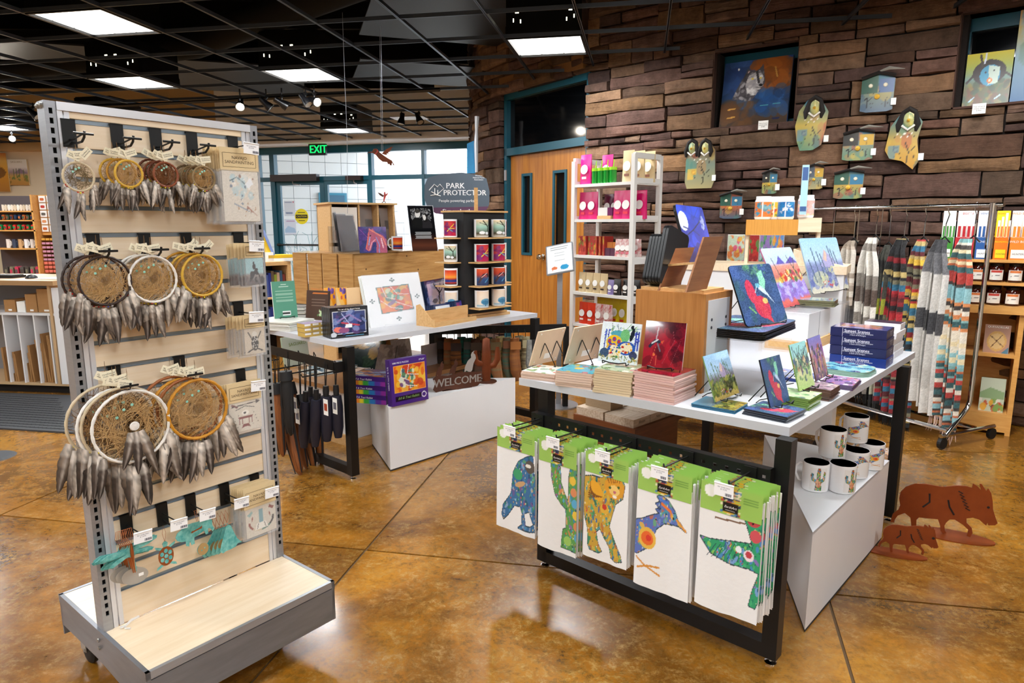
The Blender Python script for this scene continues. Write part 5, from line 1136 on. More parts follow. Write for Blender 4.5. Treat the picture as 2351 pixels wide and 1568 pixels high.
NB2=atz(1862,717,z_r2);RB2=atz(1952,690,z_r2);LB2=atz(1806,709,z_r2);M2r=frame(NB2,RB2-NB2,z=(0,0,1));w2,d2_=(RB2-NB2).length,max(.22,(M2r.inverted()@LB2).y)
t=thing('acrylic_riser','clear acrylic plate stand over the white block','riser',M2r)
for a,b in(((0,0,-.006),(w2,d2_,0)),((w2-.006,0,RZ-z_r2),(w2,d2_,-.006)),((0,d2_-.005,RZ-z_r2),(w2,d2_,-.006))):MB().b2(a,b).build('plate',clear,t)
t=thing('display_block','white display block on a wooden foot beneath the clear plate','display block',M2r@T(.01,.01,0));fz=RZ-z_r2
MB().b2((0,0,fz+.05),(w2*.5,d2_*.9,-.012)).build('block',white_lam,t);MB().b2((-.01,-.01,fz),(w2*.56,d2_*.95,fz+.05)).build('foot',plywood,t);MB().b2((w2*.245,-.001,fz+.05),(w2*.25,.001,-.012)).build('seam',mat('grey_seam','8c8c90'),t)
plate('cutting_board','upright glass board of pink desert hills with two ocotillo stems','cutting board',(1801,709),(1867,694),z_r2+.001,(1746,573),art_desert(),.006,group='picture boards on wire easels',edge=ged('edge_pink','b87088'),round_=.016,pm=print_satin)
_,_,_,zq=stack(3,(1868,697),(1915,706),(1950,683),z_r2,692,'cutting_board','cutting board',lambda k:'olive-edged glass board under the saguaro board, %s'%ORD[k],Paint(30,30).grad([(0,'68744c'),(1,'9cc4e0')]),ged('edge_olive','6c6c50'),'boards stacked on the clear plate',.003,(.17,.2),.02,pm=print_gloss)
plate('cutting_board','tallest upright board with blue sky, saguaros and a purple peak','cutting board',(1867,677),(1950,664),zq+.001,(1835,549),art_saguaro(1,1,76,96),.006,group='picture boards on wire easels',edge=ged('edge_sky','a0b8c8'),round_=.016,pm=print_satin)
Mo,wo,do,ho=pbox((1500,868),(1610,904),(1674,878),676,RZ);wo=.235;do=.30
t=thing('oak_pedestal','oak pedestal block with a screwed white metal plate on its side','pedestal',Mo)
MB().b2((0,0,0),(wo,do,ho)).build('block',oak,t)
o=MB().b2((.02,-.003,0),(wo-.03,.0,ho-.025)).build('metal_plate',mat('white_metal','dcdde0',.35),t)
for x in(.05,wo-.06):
 for z in(.07,.1,ho-.1,ho-.13):MB().lathe([(.006,0),(.006,.002),(0,.003)],10,T(x,-.003,z)@R(PI/2,'X')).build('screw',mat('dark_screw','5c5c60',.3,.8),o)
z_o=RZ+ho;Mk=Mo@T(0,0,ho)
t=thing('board_rack','slanted plywood rack holding cutting boards on the oak pedestal','rack',Mk)
ply_e=mat('walnut_ply','94633f',.5,col2='7e5031',nscale=6,stretch=(1,1,10));MB().b2((.02,.02,0),(wo-.04,do-.01,.012)).build('base',plywood,t)
for yy,hh2,dd2 in((.035,.155,.05),(.19,.12,.04)):
 pass
def slab(par,pts,th,m_,nm):
 a,b,c,d=[V(p)for p in pts];n=(b-a).cross(d-a).normalized()*th;mb=MB();mb.add([a,b,c,d,a+n,b+n,c+n,d+n],[(3,2,1,0),(4,5,6,7),(0,1,5,4),(1,2,6,5),(2,3,7,6),(3,0,4,7)]);return mb.build(nm,m_,par)
def wl(x,y,base):
 return None
ax=Mk.to_3x3()@V((1,0,0));ay=Mk.to_3x3()@V((0,1,0));Mki=Mk.inverted()
def onface(x,y,ly):
 return Mki@onp(x,y,Mk@V((0,ly,0)),ay)
def sidepanel(ly,px,nm):
 q=[onface(x,y,ly)for x,y in px];return q
A=onface(1572,671,.045);B_=onface(1613,544,.045);dd=V((.17,-.0,0))
slab(t,[A,A+V((.165,0,0)),B_+V((.165,.0,0)),B_],.007,ply_e,'side_panel')
A2=onface(1508,670,.21);B2_=onface(1548,570,.21)
slab(t,[A2,A2+V((.165,0,0)),B2_+V((.165,0,0)),B2_],.007,ply_e,'side_panel')
s1_=A.lerp(B_,.5);s2_=A2.lerp(B2_,.58);slab(t,[s1_,s1_+V((.15,0,0)),s2_+V((.15,0,0)),s2_],.008,plywood,'shelf')
ob=mat('board_black','101114',.3)
for i in range(6):
 q=random.Random(i);ly=.235+.014*i;a=onface(1456+(5-i)*8,661,ly);
 up=V((.0,.05,1));base=V((.02,.215+.0135*i,.003));bh=.2 if i>1 else .235;dirx=V((1,0,0));
 tt=thing('cutting_board','%s black-backed cutting board leaning left of the plywood rack'%NTH[i],'cutting board',Mk@frame(base+V((-.01,0,.03)),V((1,0,-.3)),y=V((.3,0,1)).normalized()),'black-backed boards leaning on the oak pedestal')
 MB().prism(rrect(.18,bh,.022,5,.09,bh/2),.011).build('board',ob,tt)
Mow,w_,h_,tl_=leanM((1583,604),(1640,590),z_o+.088,(1549,469),None)
t=thing('cutting_board','cobalt blue board with a full moon and an owl on a branch','cutting board',Mow,'boards at the oak pedestal');w_=max(w_,.16)
P=Paint(70,90,'1c34b0');P.blot(60,['1a30a0','2444cc','1c2c8c','2c50dc'],.15,(0,0,1,1),3,.5).blot(20,['141c5c','101848'],.12,(0,0,1,.22),4,.5).ell(.14,.72,.15,.17,'e8ecfa').line([(0,.42),(.4,.55),(.75,.72)],.025,'141a3c').line([(.4,.55),(.6,.45)],.014,'141a3c').line([(.7,.7),(.95,.95)],.014,'141a3c').line([(.5,.75),(.8,.98)],.01,'141a3c').line([(.1,.62),(.25,.58)],.03,'28347c').blot(26,['c8d0f0','8c98d0','3c4890'],.03,(.78,.56,.92,.8),6,.8,1.6)
MB().prism(rrect(w_,h_,.03,6,0,h_/2),.012,z0=-.012).build('board',ob,t);roundprint(P,w_,h_,.028,t,print_satin)
Ms,ws,ds,hs_=pbox((1915,826),(2033,847),(2052.5,831),763,RZ);ds=.235;ws=.17;navy=mat('navy_box','1b1f4c',.3)
for i in range(4):
 k=3-i;hb_=hs_/4;t=thing('note_card_box','navy Sunset Scenes note card box, %s of the stack of four'%ORD[k],'box',Ms@T(.006*i*1.5,.004*i,hb_*i),'Sunset Scenes note card boxes')
 MB().b2((0,0,0),(ws,ds,hb_-.001)).build('box',navy if i else mat('navy_box_bright','0f2c78',.3),t);MF=frame((0,ds,0),(0,-1,0),z=(-1,0,0))if False else Matrix(((0,0,-1,-.0006),(-1,0,0,ds),(0,1,0,0),(0,0,0,1)))
 m=MB();addtext(m,'Sunset Scenes',.019,MF@T(ds*.48,hb_*.68,0),bold=.0008);addtext(m,'16 Blank Note Cards with Envelopes\n2 Each of 8 Designs',.0085,MF@T(ds*.5,hb_*.36,0));m.b2((ds*.22,0,0),(ds*.226,hb_,.0005),MF);m.build('lettering',mat('white_ink','e8e8f4',.5),t)
 MS=Matrix(((1,0,0,0),(0,0,-1,-.0006),(0,1,0,0),(0,0,0,1)));m=MB();addtext(m,'Sunset Scenes',.011,MS@T(ws*.62,hb_*.7,0),bold=.0005);addtext(m,'Blank Note Cards\nEnvelopes',.007,MS@T(ws*.62,hb_*.38,0));m.build('side_lettering',mat('white_ink','e8e8f4',.5),t)
 if k==0:P=Paint(40,40,'4c4c84');P.blot(40,['e87838','c86c50','b0a0d8','e8b850','8c7cb8','d89078'],.12,(.15,.15,.85,.85),4,.8);printed('lid_picture',P,ws*.98,ds*.98,t,x0=ws*.01,y0=ds*.01,z=hb_+.0002,m=print_gloss)
Mw=frame(atz(2056,826,RZ),atz(2098,798,RZ)-atz(2056,826,RZ),z=(0,0,1));wb_=mat('white_box','eeeef2',.35)
nm_=0
for r in range(5):
 for c in range(2):
  if r==4 and c==0:continue
  k=nm_;nm_+=1
  t=thing('card_box','small white box in the %s row up, %s the navy boxes'%(['bottom','second','third','fourth','top'][r],'next to' if c==0 else 'farther from'),'box',Mw@T(.012+c*.105+.005*(r%2),.01+.004*(r%3),r*.0315),'small white boxes beside the navy boxes')
  MB().b2((0,0,0),(.1,.16,.02)).build('box',wb_,t);MB().b2((-.001,-.001,.013),(.101,.161,.0305)).build('lid',wb_ if r<4 else wb_,t)
  if r==4:MB().b2((.001,.001,.0306),(.099,.159,.0312)).build('cover_print',mat('purple_print','3c2840',.2),t)
zpl=.386;tri=[atz(1866,1222,zpl),atz(2042,1057,zpl),atz(1755,998,zpl)]
o0=V((tri[0].x,tri[0].y,0));t=thing('plinth','white three-cornered plinth under the right table carrying mugs','plinth',o0)
m=MB();m.prism([((p-o0).x,(p-o0).y)for p in tri],zpl-.012,z0=.01);m.build('body',white_lam,t)
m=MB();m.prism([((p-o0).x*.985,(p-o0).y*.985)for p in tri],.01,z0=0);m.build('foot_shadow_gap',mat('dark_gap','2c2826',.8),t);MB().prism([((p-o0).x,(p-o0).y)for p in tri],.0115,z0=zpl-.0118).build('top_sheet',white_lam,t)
def mug_print(kind):return animal('cactus' if kind=='cactus' else 'roadrunner',50,60,True)
mw=mat('mug_white','f2f2f4',.12,spec=.6);mbk=mat('mug_black','060607',.15)
def mug(M,R_,H,lab,P,ang=0,hang=PI/2,group='mugs on the plinth',inner=None,sweep=1.9,hp=.8,name='mug',body=None):
 t=thing(name,lab,'mug',M,group)
 m=MB();m.lathe([(R_*.86,0),(R_*.97,.004),(R_,.012),(R_,H),(R_*.95,H)],28);m.build('body',body or mw,t,True)
 m=MB();m.lathe([(R_*.95,H),(R_*.94,.01),(0,.008)],28);m.build('inside',inner or mbk,t,True)
 m=MB();m.tube([(R_*.97,0,H*.82),(R_*1.25,0,H*.84),(R_*1.58,0,H*.68),(R_*1.6,0,H*.42),(R_*1.3,0,H*.2),(R_*.97,0,H*.18)],.0055,8,R(hang));m.build('handle',body or mw,t,True)
 if P is not None:
  fn=lambda u,v:(R_*1.006*math.cos(ang+(u-.5)*sweep),R_*1.006*math.sin(ang+(u-.5)*sweep),H*(.5-hp/2)+v*H*hp)
  printed('print',P,1,1,t,m=print_gloss,fn=fn)
 return t
def mugpx(x,ybase,z,R_,H,lab,P,facing=0,hoff=PI,**k):
 p=atz(x,ybase,z);va=math.atan2(EYE.y-p.y,EYE.x-p.x);return mug(Matrix.Translation(p),R_,H,lab,P,va+facing,va+hoff,**k)
MC,MR_=mug_print('cactus'),mug_print('bird');zz2=zpl+.119
for x,y,z,kd,fc,lab in((1870,1122,zpl,'c',.25,'front left white mug with a patterned cactus'),(1931,1126,zpl,'c',.8,'front right white mug, cactus half turned away'),(1962,1092,zpl,'b',.25,'white roadrunner mug behind the front right one'),(1998,1073,zpl,'b',.7,'rightmost white roadrunner mug at the plinth edge'),(1926,1083,zpl,'n',0,'half hidden black-lined mug in the middle of the pile'),(1909,1046,zz2,'c',.75,'upper left white mug with the cactus near its edge'),(1962,1012,zz2,'b',.35,'upper right white mug, highest of the pile, with a roadrunner')):
 mugpx(x,y,z,.051,.117,lab,{'c':MC,'b':MR_,'n':None}[kd],fc,PI+1.2 if z==zpl else PI+.9,sweep=1.3 if kd=='c' else 1.9)
zbx=.50;Nn=atz(1457,1010,zbx-.06)
Nn=atz(1457,985,zbx);Lf=atz(1318,951,zbx);Rg=atz(1570,945,zbx);Mx=frame(V((Nn.x,Nn.y,0)),Rg-Nn,z=(0,0,1));wx=(Rg-Nn).length;dx2=(Mx.inverted()@V((Lf.x,Lf.y,0))).y
t=thing('wooden_stand','dark brown wooden stand beneath the right table carrying whitewashed blocks','stand',Mx);bw=mat('brown_wood','7c4420',.45,col2='653414',nscale=5,stretch=(1,1,12))
MB().b2((0,0,0),(wx,dx2,.04)).build('base_board',bw,t);MB().b2((.02,.02,.04),(wx-.02,dx2-.02,zbx-.03)).build('body',bw,t);MB().b2((-.008,-.008,zbx-.03),(wx+.008,dx2+.008,zbx)).build('top_board',bw,t)
g2=random.Random(3);ww=mat('whitewashed_wood','d8c8b4',.7,col2='b49a80',nscale=8,stretch=(1,12,12))
for i in range(6):
 t=thing('sign_block','whitewashed wooden sign block, %s from the near edge of the brown stand'%NTH[i],'sign block',Mx@T(.004+(i%3)*wx/3.1,.01+(i//3)*dx2*.5,zbx),'whitewashed sign blocks')
 MB().b2((0,0,0),(wx/3.2,dx2*.47,.04)).build('block',ww,t);m=MB();MSd=Matrix(((1,0,0,wx/6.4),(0,0,-1,-.0006),(0,1,0,.02),(0,0,0,1)));addtext(m,['Bloom','Nest','Desert','Home','Cactus','Smile'][i],.02,MSd,shear=.3);m.build('lettering',ink,t)
t=thing('sign_block','weathered grey block lying on top of the whitewashed sign blocks','sign block',Mx@T(.05,dx2*.5,zbx+.041));MB().b2((0,0,0),(.1,.16,.05)).build('block',mat('weathered','9c8468',.8,bump=.4),t)
# ================= left table =================
LZ=.81
lN,lR,lL=atz(775,785.5,LZ),atz(1233.7,719,LZ),atz(619,756,LZ)
MLt=frame(V((lN.x,lN.y,0)),lR-lN,z=(0,0,1));LW=(lR-lN).length;LD=1.1
lt=thing('display_table','left display table with a pale grey top before the storefront, hung with umbrellas','table',MLt)
q=(MLt.inverted()@V((lL.x,lL.y,0)));sk=q.x/q.y
MB().hexa([(0,0,LZ-.03),(LW,0,LZ-.03),(LW+sk*LD,LD,LZ-.03),(sk*LD,LD,LZ-.03)],.03).build('tabletop',mat('table_top_grey','c6c7cc'),lt)
nf_=MLt.inverted()@atz(812,1100,0);rf_=nf_+V((LW-.1,.02,0));lg=[V((nf_.x,nf_.y,0)),V((rf_.x,nf_.y,0)),V((rf_.x+sk*.95,LD-.08,0)),V((nf_.x+sk*.95,LD-.08,0))]
for p in lg:MB().box((p.x,p.y,(LZ-.03+.028)/2),(.05,.05,LZ-.058)).build('leg',black,lt);MB().lathe([(0,0),(.018,0),(.018,.008),(.006,.01),(.006,.03)],12,T(*p)).build('levelling_foot',chrome,lt)
for a,b in((0,3),(1,2)):
 for z in(.028,):
  A,B=lg[a],lg[b];MB().hexa([A+V((-.02,0,z)),A+V((.02,0,z)),B+V((.02,0,z)),B+V((-.02,0,z))],.05).build('rail',black,lt)
MB().b2((-.04,-.01,.655),(-.035,LD-.1,.71)).build('hanging_rail',black,lt);MB().b2((-.04,-.01,.64),(nf_.x,-.006,.70)).build('rail_bracket',black,lt)
def LP_(x,y,z=LZ):return atz(x,y,z)
def bx(name,lab,cat,l,n,r,ytop,z,m_,group=None,dims=None,P=None,pm=None,parts=None,rot=0):
 M,w,d,h=pbox(l,n,r,ytop,z)
 if dims:w,d=dims[0]or w,dims[1]or d
 t=thing(name,lab,cat,M,group);MB().b2((0,0,0),(w,d,h)).build('box',m_,t)
 return t,w,d,h
MFR=lambda x=0,z=0,y=-.0008:Matrix(((1,0,0,x),(0,0,-1,y),(0,1,0,z),(0,0,0,1)))
MFL=lambda d=0,z=0,x=-.0008:Matrix(((0,0,-1,x),(-1,0,0,d),(0,1,0,z),(0,0,0,1)))
Mc,wc,dc,hc=pbox((764,684),(818,706),(1034,672),583,LZ);zcr=LZ+hc
t=thing('wooden_crate','rough old wooden crate turned on its side on the left table','crate',Mc);old=mat('old_crate_wood','c99a5c',.7,col2='a8763c',nscale=4,stretch=(1,1,14),bump=.3,bscale=30)
dc=max(dc,.3);MB().b2((0,0,.0),(wc,.016,hc)).build('board',old,t)
for k in range(4):MB().b2((-.014,.008+k*dc/4,0),(0,(k+1)*dc/4-.012,hc)).build('slat',old,t)
MB().b2((0,0,hc-.012),(wc,dc,hc)).build('board',old,t);MB().b2((wc,0,0),(wc+.014,dc,hc)).build('board',old,t);MB().b2((0,.016,0),(wc,dc,.012)).build('board',old,t)
for x,z in((.1,.7),(.3,.25),(.62,.6),(.85,.3),(.5,.9)):MB().lathe([(0,0),(.008,0),(.006,.002),(0,.0022)],10,Mc.inverted()@Mc@T(wc*x,-.0,hc*z)@R(PI/2,'X')).build('knot',mat('knot_brown','5c3a1c',.7),t)
t=thing('acrylic_shelf','clear acrylic shelf lying on the wooden crate','shelf',Mc@T(0,0,hc));MB().b2((-.07,-.01,.001),(wc+.0,dc,.009)).build('plate',clear,t);MB().b2((-.07,-.012,-.03),(-.02,-.01,.006)).build('label_holder',clear,t)
zs_=zcr+.01
def std(name,lab,cat,BL,BR,TL,z,P,m_,th=.012,tilt=None,group=None,pm=None,easel=False,marg=0,edge=None,back=0,em=None):
 M,w,h,tl=leanM(BL,BR,z,TL,tilt);M=M@T(0,math.sin(tl)*th,0)if th>.02 else M
 t=thing(name,lab,cat,M,group);MB().b2((-w/2,0,-th),(w/2,h,0)).build('body',m_,t)
 if P is not None:printed('printed_face',P,w-2*marg,h-2*marg,t,y0=marg,z=.0008,m=pm or print_satin)
 if easel:wire_easel(lab,M,w,h,tl,z,em)
 return t,w,h,M,tl
sl=mat('sleeve_dark','2c2a2c',.15,spec=.7);slv=mat('sleeve_clear','c8ccd4',.08,alpha=.16,spec=.9)
for i in range(5):
 t,w,h,M,_=std('print_sleeve','%s dark print in a glossy sleeve standing in the clear bin'%NTH[i],'print',(784-3*i,578-i),(832+2*i,574-i),(782-3*i,494-3*i),zs_,None,mat('sleeve_card','2e2a28',.25),.004,.12,'dark prints in the clear bin');MB().b2((-w/2-.003,-.0,.001),(w/2+.003,h+.01,.003)).build('plastic_sleeve',slv,t)
for k,(a,b,c,lab)in enumerate((((833,574),(876,572),(832,473),'tall brown print in a clear sleeve left of the middle'),((880,573),(915,571),(879,478),'tall brown print in a clear sleeve beside the portrait'))):
 t,w,h,M,_=std('print_sleeve',lab,'print',a,b,c,zs_,Paint(24,40).grad([(0,'7c685c'),(.6,'9c887c'),(1,'b8a498')]).poly([(.3,.5),(.75,.5),(.75,.7),(.3,.7)],'3c3434'),mat('sleeve_card','4a4644'),.02,.1);MB().b2((-w/2-.003,0,.003),(w/2+.003,h+.01,.005)).build('plastic_sleeve',slv,t)
t=thing('acrylic_bin','clear acrylic bin holding the dark sleeved prints','bin',frame(LP_(765,578,zs_),LP_(925,574,zs_)-LP_(765,578,zs_),z=(0,0,1)));MB().b2((0,-.03,0),(.46,-.026,.17)).build('front_wall',clear,t);MB().b2((0,-.03,0),(.004,.1,.2)).build('side_wall',clear,t)
P=Paint(60,56);P.grad([(0,'3c4478'),(1,'4c3c74')]).blot(30,['5c3c8c','3c5088','6c4c9c'],.12,(0,0,1,1),3,.5)
hb_=[(.95,0),(.55,.02),(.52,.3),(.4,.45),(.28,.3),(.2,.08),(.3,.04),(.22,.2),(.38,.62),(.42,.85),(.5,.72),(.7,.68),(.88,.5),(1,.2)]
P.poly([(.28,.1),(.4,.08),(.5,.4),(.62,.42),(.6,0),(1,0),(1,.5),(.85,.68),(.62,.78),(.5,.95),(.46,.84),(.38,.98),(.36,.78),(.28,.4),(.22,.18)],'b86078').line([(.36,.78),(.3,.4),(.24,.16),(.34,.08)],.03,'f07860').line([(.36,.12),(.46,.4),(.58,.5)],.035,'f0a0b0').line([(.4,.9),(.62,.76),(.85,.6),(.95,.3)],.04,'f08878').line([(.62,.6),(.72,.3),(.7,0)],.03,'8898d8').line([(.8,.55),(.86,.2)],.04,'f8c8d0').line([(.34,.3),(.4,.6)],.03,'98b8e8').ell(.42,.66,.03,.025,'201830').line([(.05,.9),(.3,.6)],.012,'a858b8').noise(.08,1)
std('art_tile','dark violet tile painted with a pink and white horse head','tile',(826,581),(890,580),(818,520.5),zs_,P,mat('tile_black','18181c',.3),.008,.2,pm=print_gloss)
sun=Paint(30,40).grad([(0,'20242c'),(.14,'c83020'),(.2,'203080'),(.32,'30286c'),(.38,'c03820'),(.5,'f0a030'),(.7,'f06828'),(1,'c82818')])
Mm=LP_(912,575,zs_);va=math.atan2(-Mm.y,-Mm.x);mug(Matrix.Translation(Mm),.047,.118,'white mug with an orange sunset print on the clear shelf',sun,va+.25,va-PI*.55-PI*.1+PI*2-1.0+1.3,group='mugs of the left table',inner=mw,sweep=2.0)
P=Paint(56,84,'101012');P.grad([(0,'3c2018'),(.12,'5c3020'),(.3,'281410'),(.4,'0c0c0e'),(1,'101014')]);g_=random.Random(5)
m_=(P.y>.5)&(P.y<.95)&(P.x>.1)&(P.x<.9);P.blot(200,['8c8c8c','6c6c6c','a8a8a8','787878'],.03,(.1,.5,.9,.95),6,.9,.6,m_).poly([(.1,.5),(.1,.66),(.25,.74),(.52,.72),(.55,.5)],'161616').ell(.36,.82,.1,.085,'dcd8d4').ell(.36,.88,.1,.045,'3c3834').poly([(.5,.5),(.52,.66),(.7,.74),(.9,.6),(.9,.5)],'242224').ell(.66,.74,.1,.1,'1c1a1a').ell(.62,.74,.06,.06,'dcd6d0')
for i in range(7):P.line([(.5-.32+.02*(i%3),.44-.028*i),(.5+.33-.03*(i%2),.44-.028*i)],.011,'b8b8b8')
t,w,h,M,tl=std('framed_portrait','black framed portrait of a man and a long-haired woman above white text','framed picture',(947,576),(1005,575),(925,472.5),zs_,P,mat('frame_black','141416',.25),.015,.3,pm=print_gloss)
m=MB();[m.b2(a,b)for a,b in(((-w/2-.004,-.004,-.002),(-w/2,h+.004,.003)),((w/2,-.004,-.002),(w/2+.004,h+.004,.003)),((-w/2,h,-.002),(w/2,h+.004,.003)))];m.build('silver_edge',mat('silver_rail','d3d4d8'),t)
std('book','green book shown from its back cover with a bar code, on a wire easel','book',(631,733),(684,728.5),(628.6,647),LZ+.05,(lambda P:[P.line([(.14,.74-.035*i),(.86,.74-.035*i)],.009,'a8c8b4')for i in range(9)]and P.line([(.3,.86),(.7,.86)],.014,'d8e8dc').line([(.4,.91),(.6,.91)],.012,'d8e8dc').poly([(.35,.08),(.7,.08),(.7,.2),(.35,.2)],'f0f0f0').line([(.39,.14),(.66,.14)],.06,'383838'))(Paint(44,70,'4f8c74')),mat('book_green_edge','e4e4da',.6),.012,.12,easel=True)
P=Paint(40,50,'4a3226');P.line([(.3,.9),(.95,.9)],.04,'d87830').blot(10,['5c8c50','c8d8a8'],.05,(.55,.1,.8,.3),2,1)
for i in range(6):P.line([(.25,.74-.05*i),(.85,.74-.05*i)],.01,'8c7466')
t_=std('book','dark brown book about native plants leaning between book stacks','book',(702,733),(752,736),(712,666),LZ+.03,P,mat('book_brown_edge','3a2820',.5),.02,.14)[0]
m=MB();addtext(m,'Native Plants',.022,T(.01,.2,.002));m.build('lettering',mat('orange_ink','e08038'),t_)
def book_pile(n,l,nn,r,ytop,z,name,labf,cs,group,dims=None,cat='book'):
 M,w,d,h=pbox(l,nn,r,ytop,z)
 if dims:w,d=dims
 q=random.Random(n);th=h/n
 for i in range(n):
  k=n-1-i;t=thing(name,labf(k),cat,M@T(q.uniform(-.006,.006),q.uniform(-.006,.006),th*i)@R(q.uniform(-.03,.03)),group)
  cv=mat('cover_'+cs[i%len(cs)],cs[i%len(cs)],.4);MB().b2((0,0,.0),(w,d,th*.12)).b2((0,0,th*.85),(w,d,th*.97)).build('cover',cv,t);MB().b2((.002,.003,th*.12),(w-.003,d-.003,th*.85)).build('pages',mat('page_block','e9e6de',.8),t)
 return M,w,d
book_pile(9,(600,745),(665,762),(712,752),742,LZ,'book',lambda k:'thin pale book lying under the green book, %s'%ORD[k],['d8d4cc','c8ccd0','e0d8c8','b8c4c0'],'pale books under the green one',(.24,.3))
book_pile(4,(672,724),(700,738),(722,728),705,LZ+.01,'book',lambda k:'small cream book behind the green book, %s of four'%ORD[k],['e8e0c8','3c3c38'],'small cream books',(.14,.16))
Mg_,wg_,dg_,hg_=pbox((673,762),(700,775),(745,769),754,LZ)
for r in range(3):
 for c in range(3):
  t=thing('gift_box','small gold gift box, %s of the %s column beside black boxes'%(ORD[2-r],['left','middle','right'][c]),'box',Mg_@T(.0+.052*c,.0,r*.026)@R(.02*(r-1)),'small gold boxes');MB().b2((0,0,0),(.05,.08,.024)).build('box',mat('gold_box','c8a858',.4),t);MB().b2((.002,-.001,.012),(.04,0,.023)).build('label',paper,t);MB().b2((0,0,.024),(.05,.08,.025)).build('lid',mat('violet_lid','6c5478',.4),t)
PB=Paint(60,52,'15161c');PB.poly([(.06,.12),(.94,.12),(.94,.88),(.06,.88)],'d8dce4').poly([(.08,.14),(.92,.14),(.92,.86),(.08,.86)],'303c70').blot(40,['3c5090','20284c','5c3c70','8898c8','283048'],.1,(.1,.16,.9,.84),6,.7).line([(.2,.55),(.5,.75),(.8,.5)],.05,'8c78b0').line([(.3,.5),(.75,.38)],.05,'c04050').ell(.2,.28,.12,.09,'e87868').ell(.35,.25,.14,.09,'905078').line([(.3,.8),(.5,.45)],.02,'b8c8f0').poly([(.38,.32),(.56,.32),(.56,.44),(.4,.44)],'f0f4f8').ell(.08,.12,.1,.11,'0c0c10').ell(.08,.12,.075,.08,'c8ccd4').line([(.4,.06),(.85,.06)],.03,'4c90b0')
for i in range(5):
 off=-4.4*i
 t,w,h,M,_=std('card_box',['front black card box with a blue dragon-like horse picture','%s black card box behind the dark horse picture box'%NTH[i]][i>0],'box',(760,779),(846.4,770),(758,708),LZ,PB if i==0 else None,mat('box_black','15161c',.25),.022,.02,'black picture boxes in a row',pm=print_gloss)
 t.matrix_world=M@T(0,0,-.026*i)
 if i==0:m=MB();addtext(m,"The art of the desert horse",.012,T(0,h*.93,.002));m.build('lettering',paper,t)
for i in range(6):
 x=746+27*(i%2);P=Paint(24,44,'e8b050');P.poly([(.1,.98),(.98,.98),(.9,.1)],'f0a010').blot(9,['7c58a8','5c4090','c85030'],.12,(.3,.15,.95,.95),3,1).poly([(0,0),(.5,0),(0,.85)],'e0c090').ell(.12,.2,.06,.04,'8c8c58')
 a=748+(27*i if i<2 else 54+3.5*(i-2));t,w,h,M,_=std('card_pack','%s orange and yellow iris note pack from the left'%NTH[i],'card pack',(a,716),(a+25,714),(a,661),LZ+.055,P if i<2 else None,mat('pack_peach','e0b888',.6),.012,.08,'orange note packs behind the black boxes')
 if i>=2:t.matrix_world=M@T(0,.0,-.012*i)@R(.0)
t=thing('acrylic_stand','small clear acrylic stand lifting the orange note packs','stand',frame(LP_(742,745),LP_(810,738)-LP_(742,745),z=(0,0,1)));MB().b2((0,0,.045),(.2,.12,.05)).b2((0,0,0),(.004,.12,.045)).b2((.196,0,0),(.2,.12,.045)).build('plate',clear,t)
P=Paint(100,90,'f2f3f5');P.poly([(.22,.24),(.80,.27),(.78,.78),(.2,.76)],'2c6c6c').poly([(.235,.255),(.785,.285),(.765,.765),(.215,.745)],'e08838');mm=P.inpoly([(.235,.255),(.785,.285),(.765,.765),(.215,.745)])
P.blot(70,['e8a838','d85030','c8402c','e07838','8c7868'],.09,(.22,.25,.8,.76),8,.8,1,mm).blot(20,['5c9c88','c8d0b0','7c5888','3c6c6c'],.05,(.35,.32,.62,.7),9,.9,1,mm);[P.line(l,.012,'f0d8c8')for l in([(.3,.75),(.35,.55),(.5,.5)],[(.45,.76),(.55,.6),(.75,.58)],[(.24,.5),(.4,.35),(.6,.3)],[(.5,.45),(.7,.35),(.78,.32)])];P.a[~mm&(np.abs(P.a[:,:,0]-1)<0)]=1
for x,y in((.5,.88),(.1,.5),(.9,.52),(.5,.12)):[P.ell(x+a,y+b,.016,.016,'4c6468')for a,b in((0,.03),(0,-.03),(.03,0),(-.03,0))];P.ell(x,y,.008,.008,'4c6468')
for i in range(3):
 t,w,h,M,tl=std('matted_print',['front matted abstract horse print in orange and red with a wide white mat','%s white matted print behind the orange abstract one'%NTH[i]][i>0],'print',(852,754-1.5*i),(981,736.5-1.5*i),(834,633.5),LZ,P if i==0 else None,paper,.004,.26,'matted prints on the clear easel')
 t.matrix_world=M@T(-.006*i,.0,-.008*i)
 if i==0:M0p=M;MB().b2((-w/2-.004,-.002,.002),(w/2+.004,h+.004,.003)).build('plastic_sleeve',mat('sleeve_gloss','f6f8fc',.05,alpha=.12),t)
wire_easel('clear plastic easel',M0p,w,h,tl,LZ,clear,r=.003)
Mt_,wt_,dt_,_=pbox((955,738),(1000,752),(1094,735),None,LZ);wt_=(LP_(1094,735)-LP_(1000,752)).length
t=thing('card_tier','birch plywood tier holding boxed cards before the mug rack','tier',Mt_);MB().b2((0,0,0),(wt_,.16,.01)).b2((0,0,.01),(wt_,.006,.03)).build('tray',plywood,t);MB().b2((0,.075,.01),(wt_,.085,.1)).build('step',plywood,t)
MB().prism([(0,0),(.16,0),(.16,.13),(.13,.14),(.03,.05),(0,.045)],.006,Matrix(((0,0,1,-.006),(1,0,0,0),(0,1,0,0),(0,0,0,1)))).build('side',plywood,t)
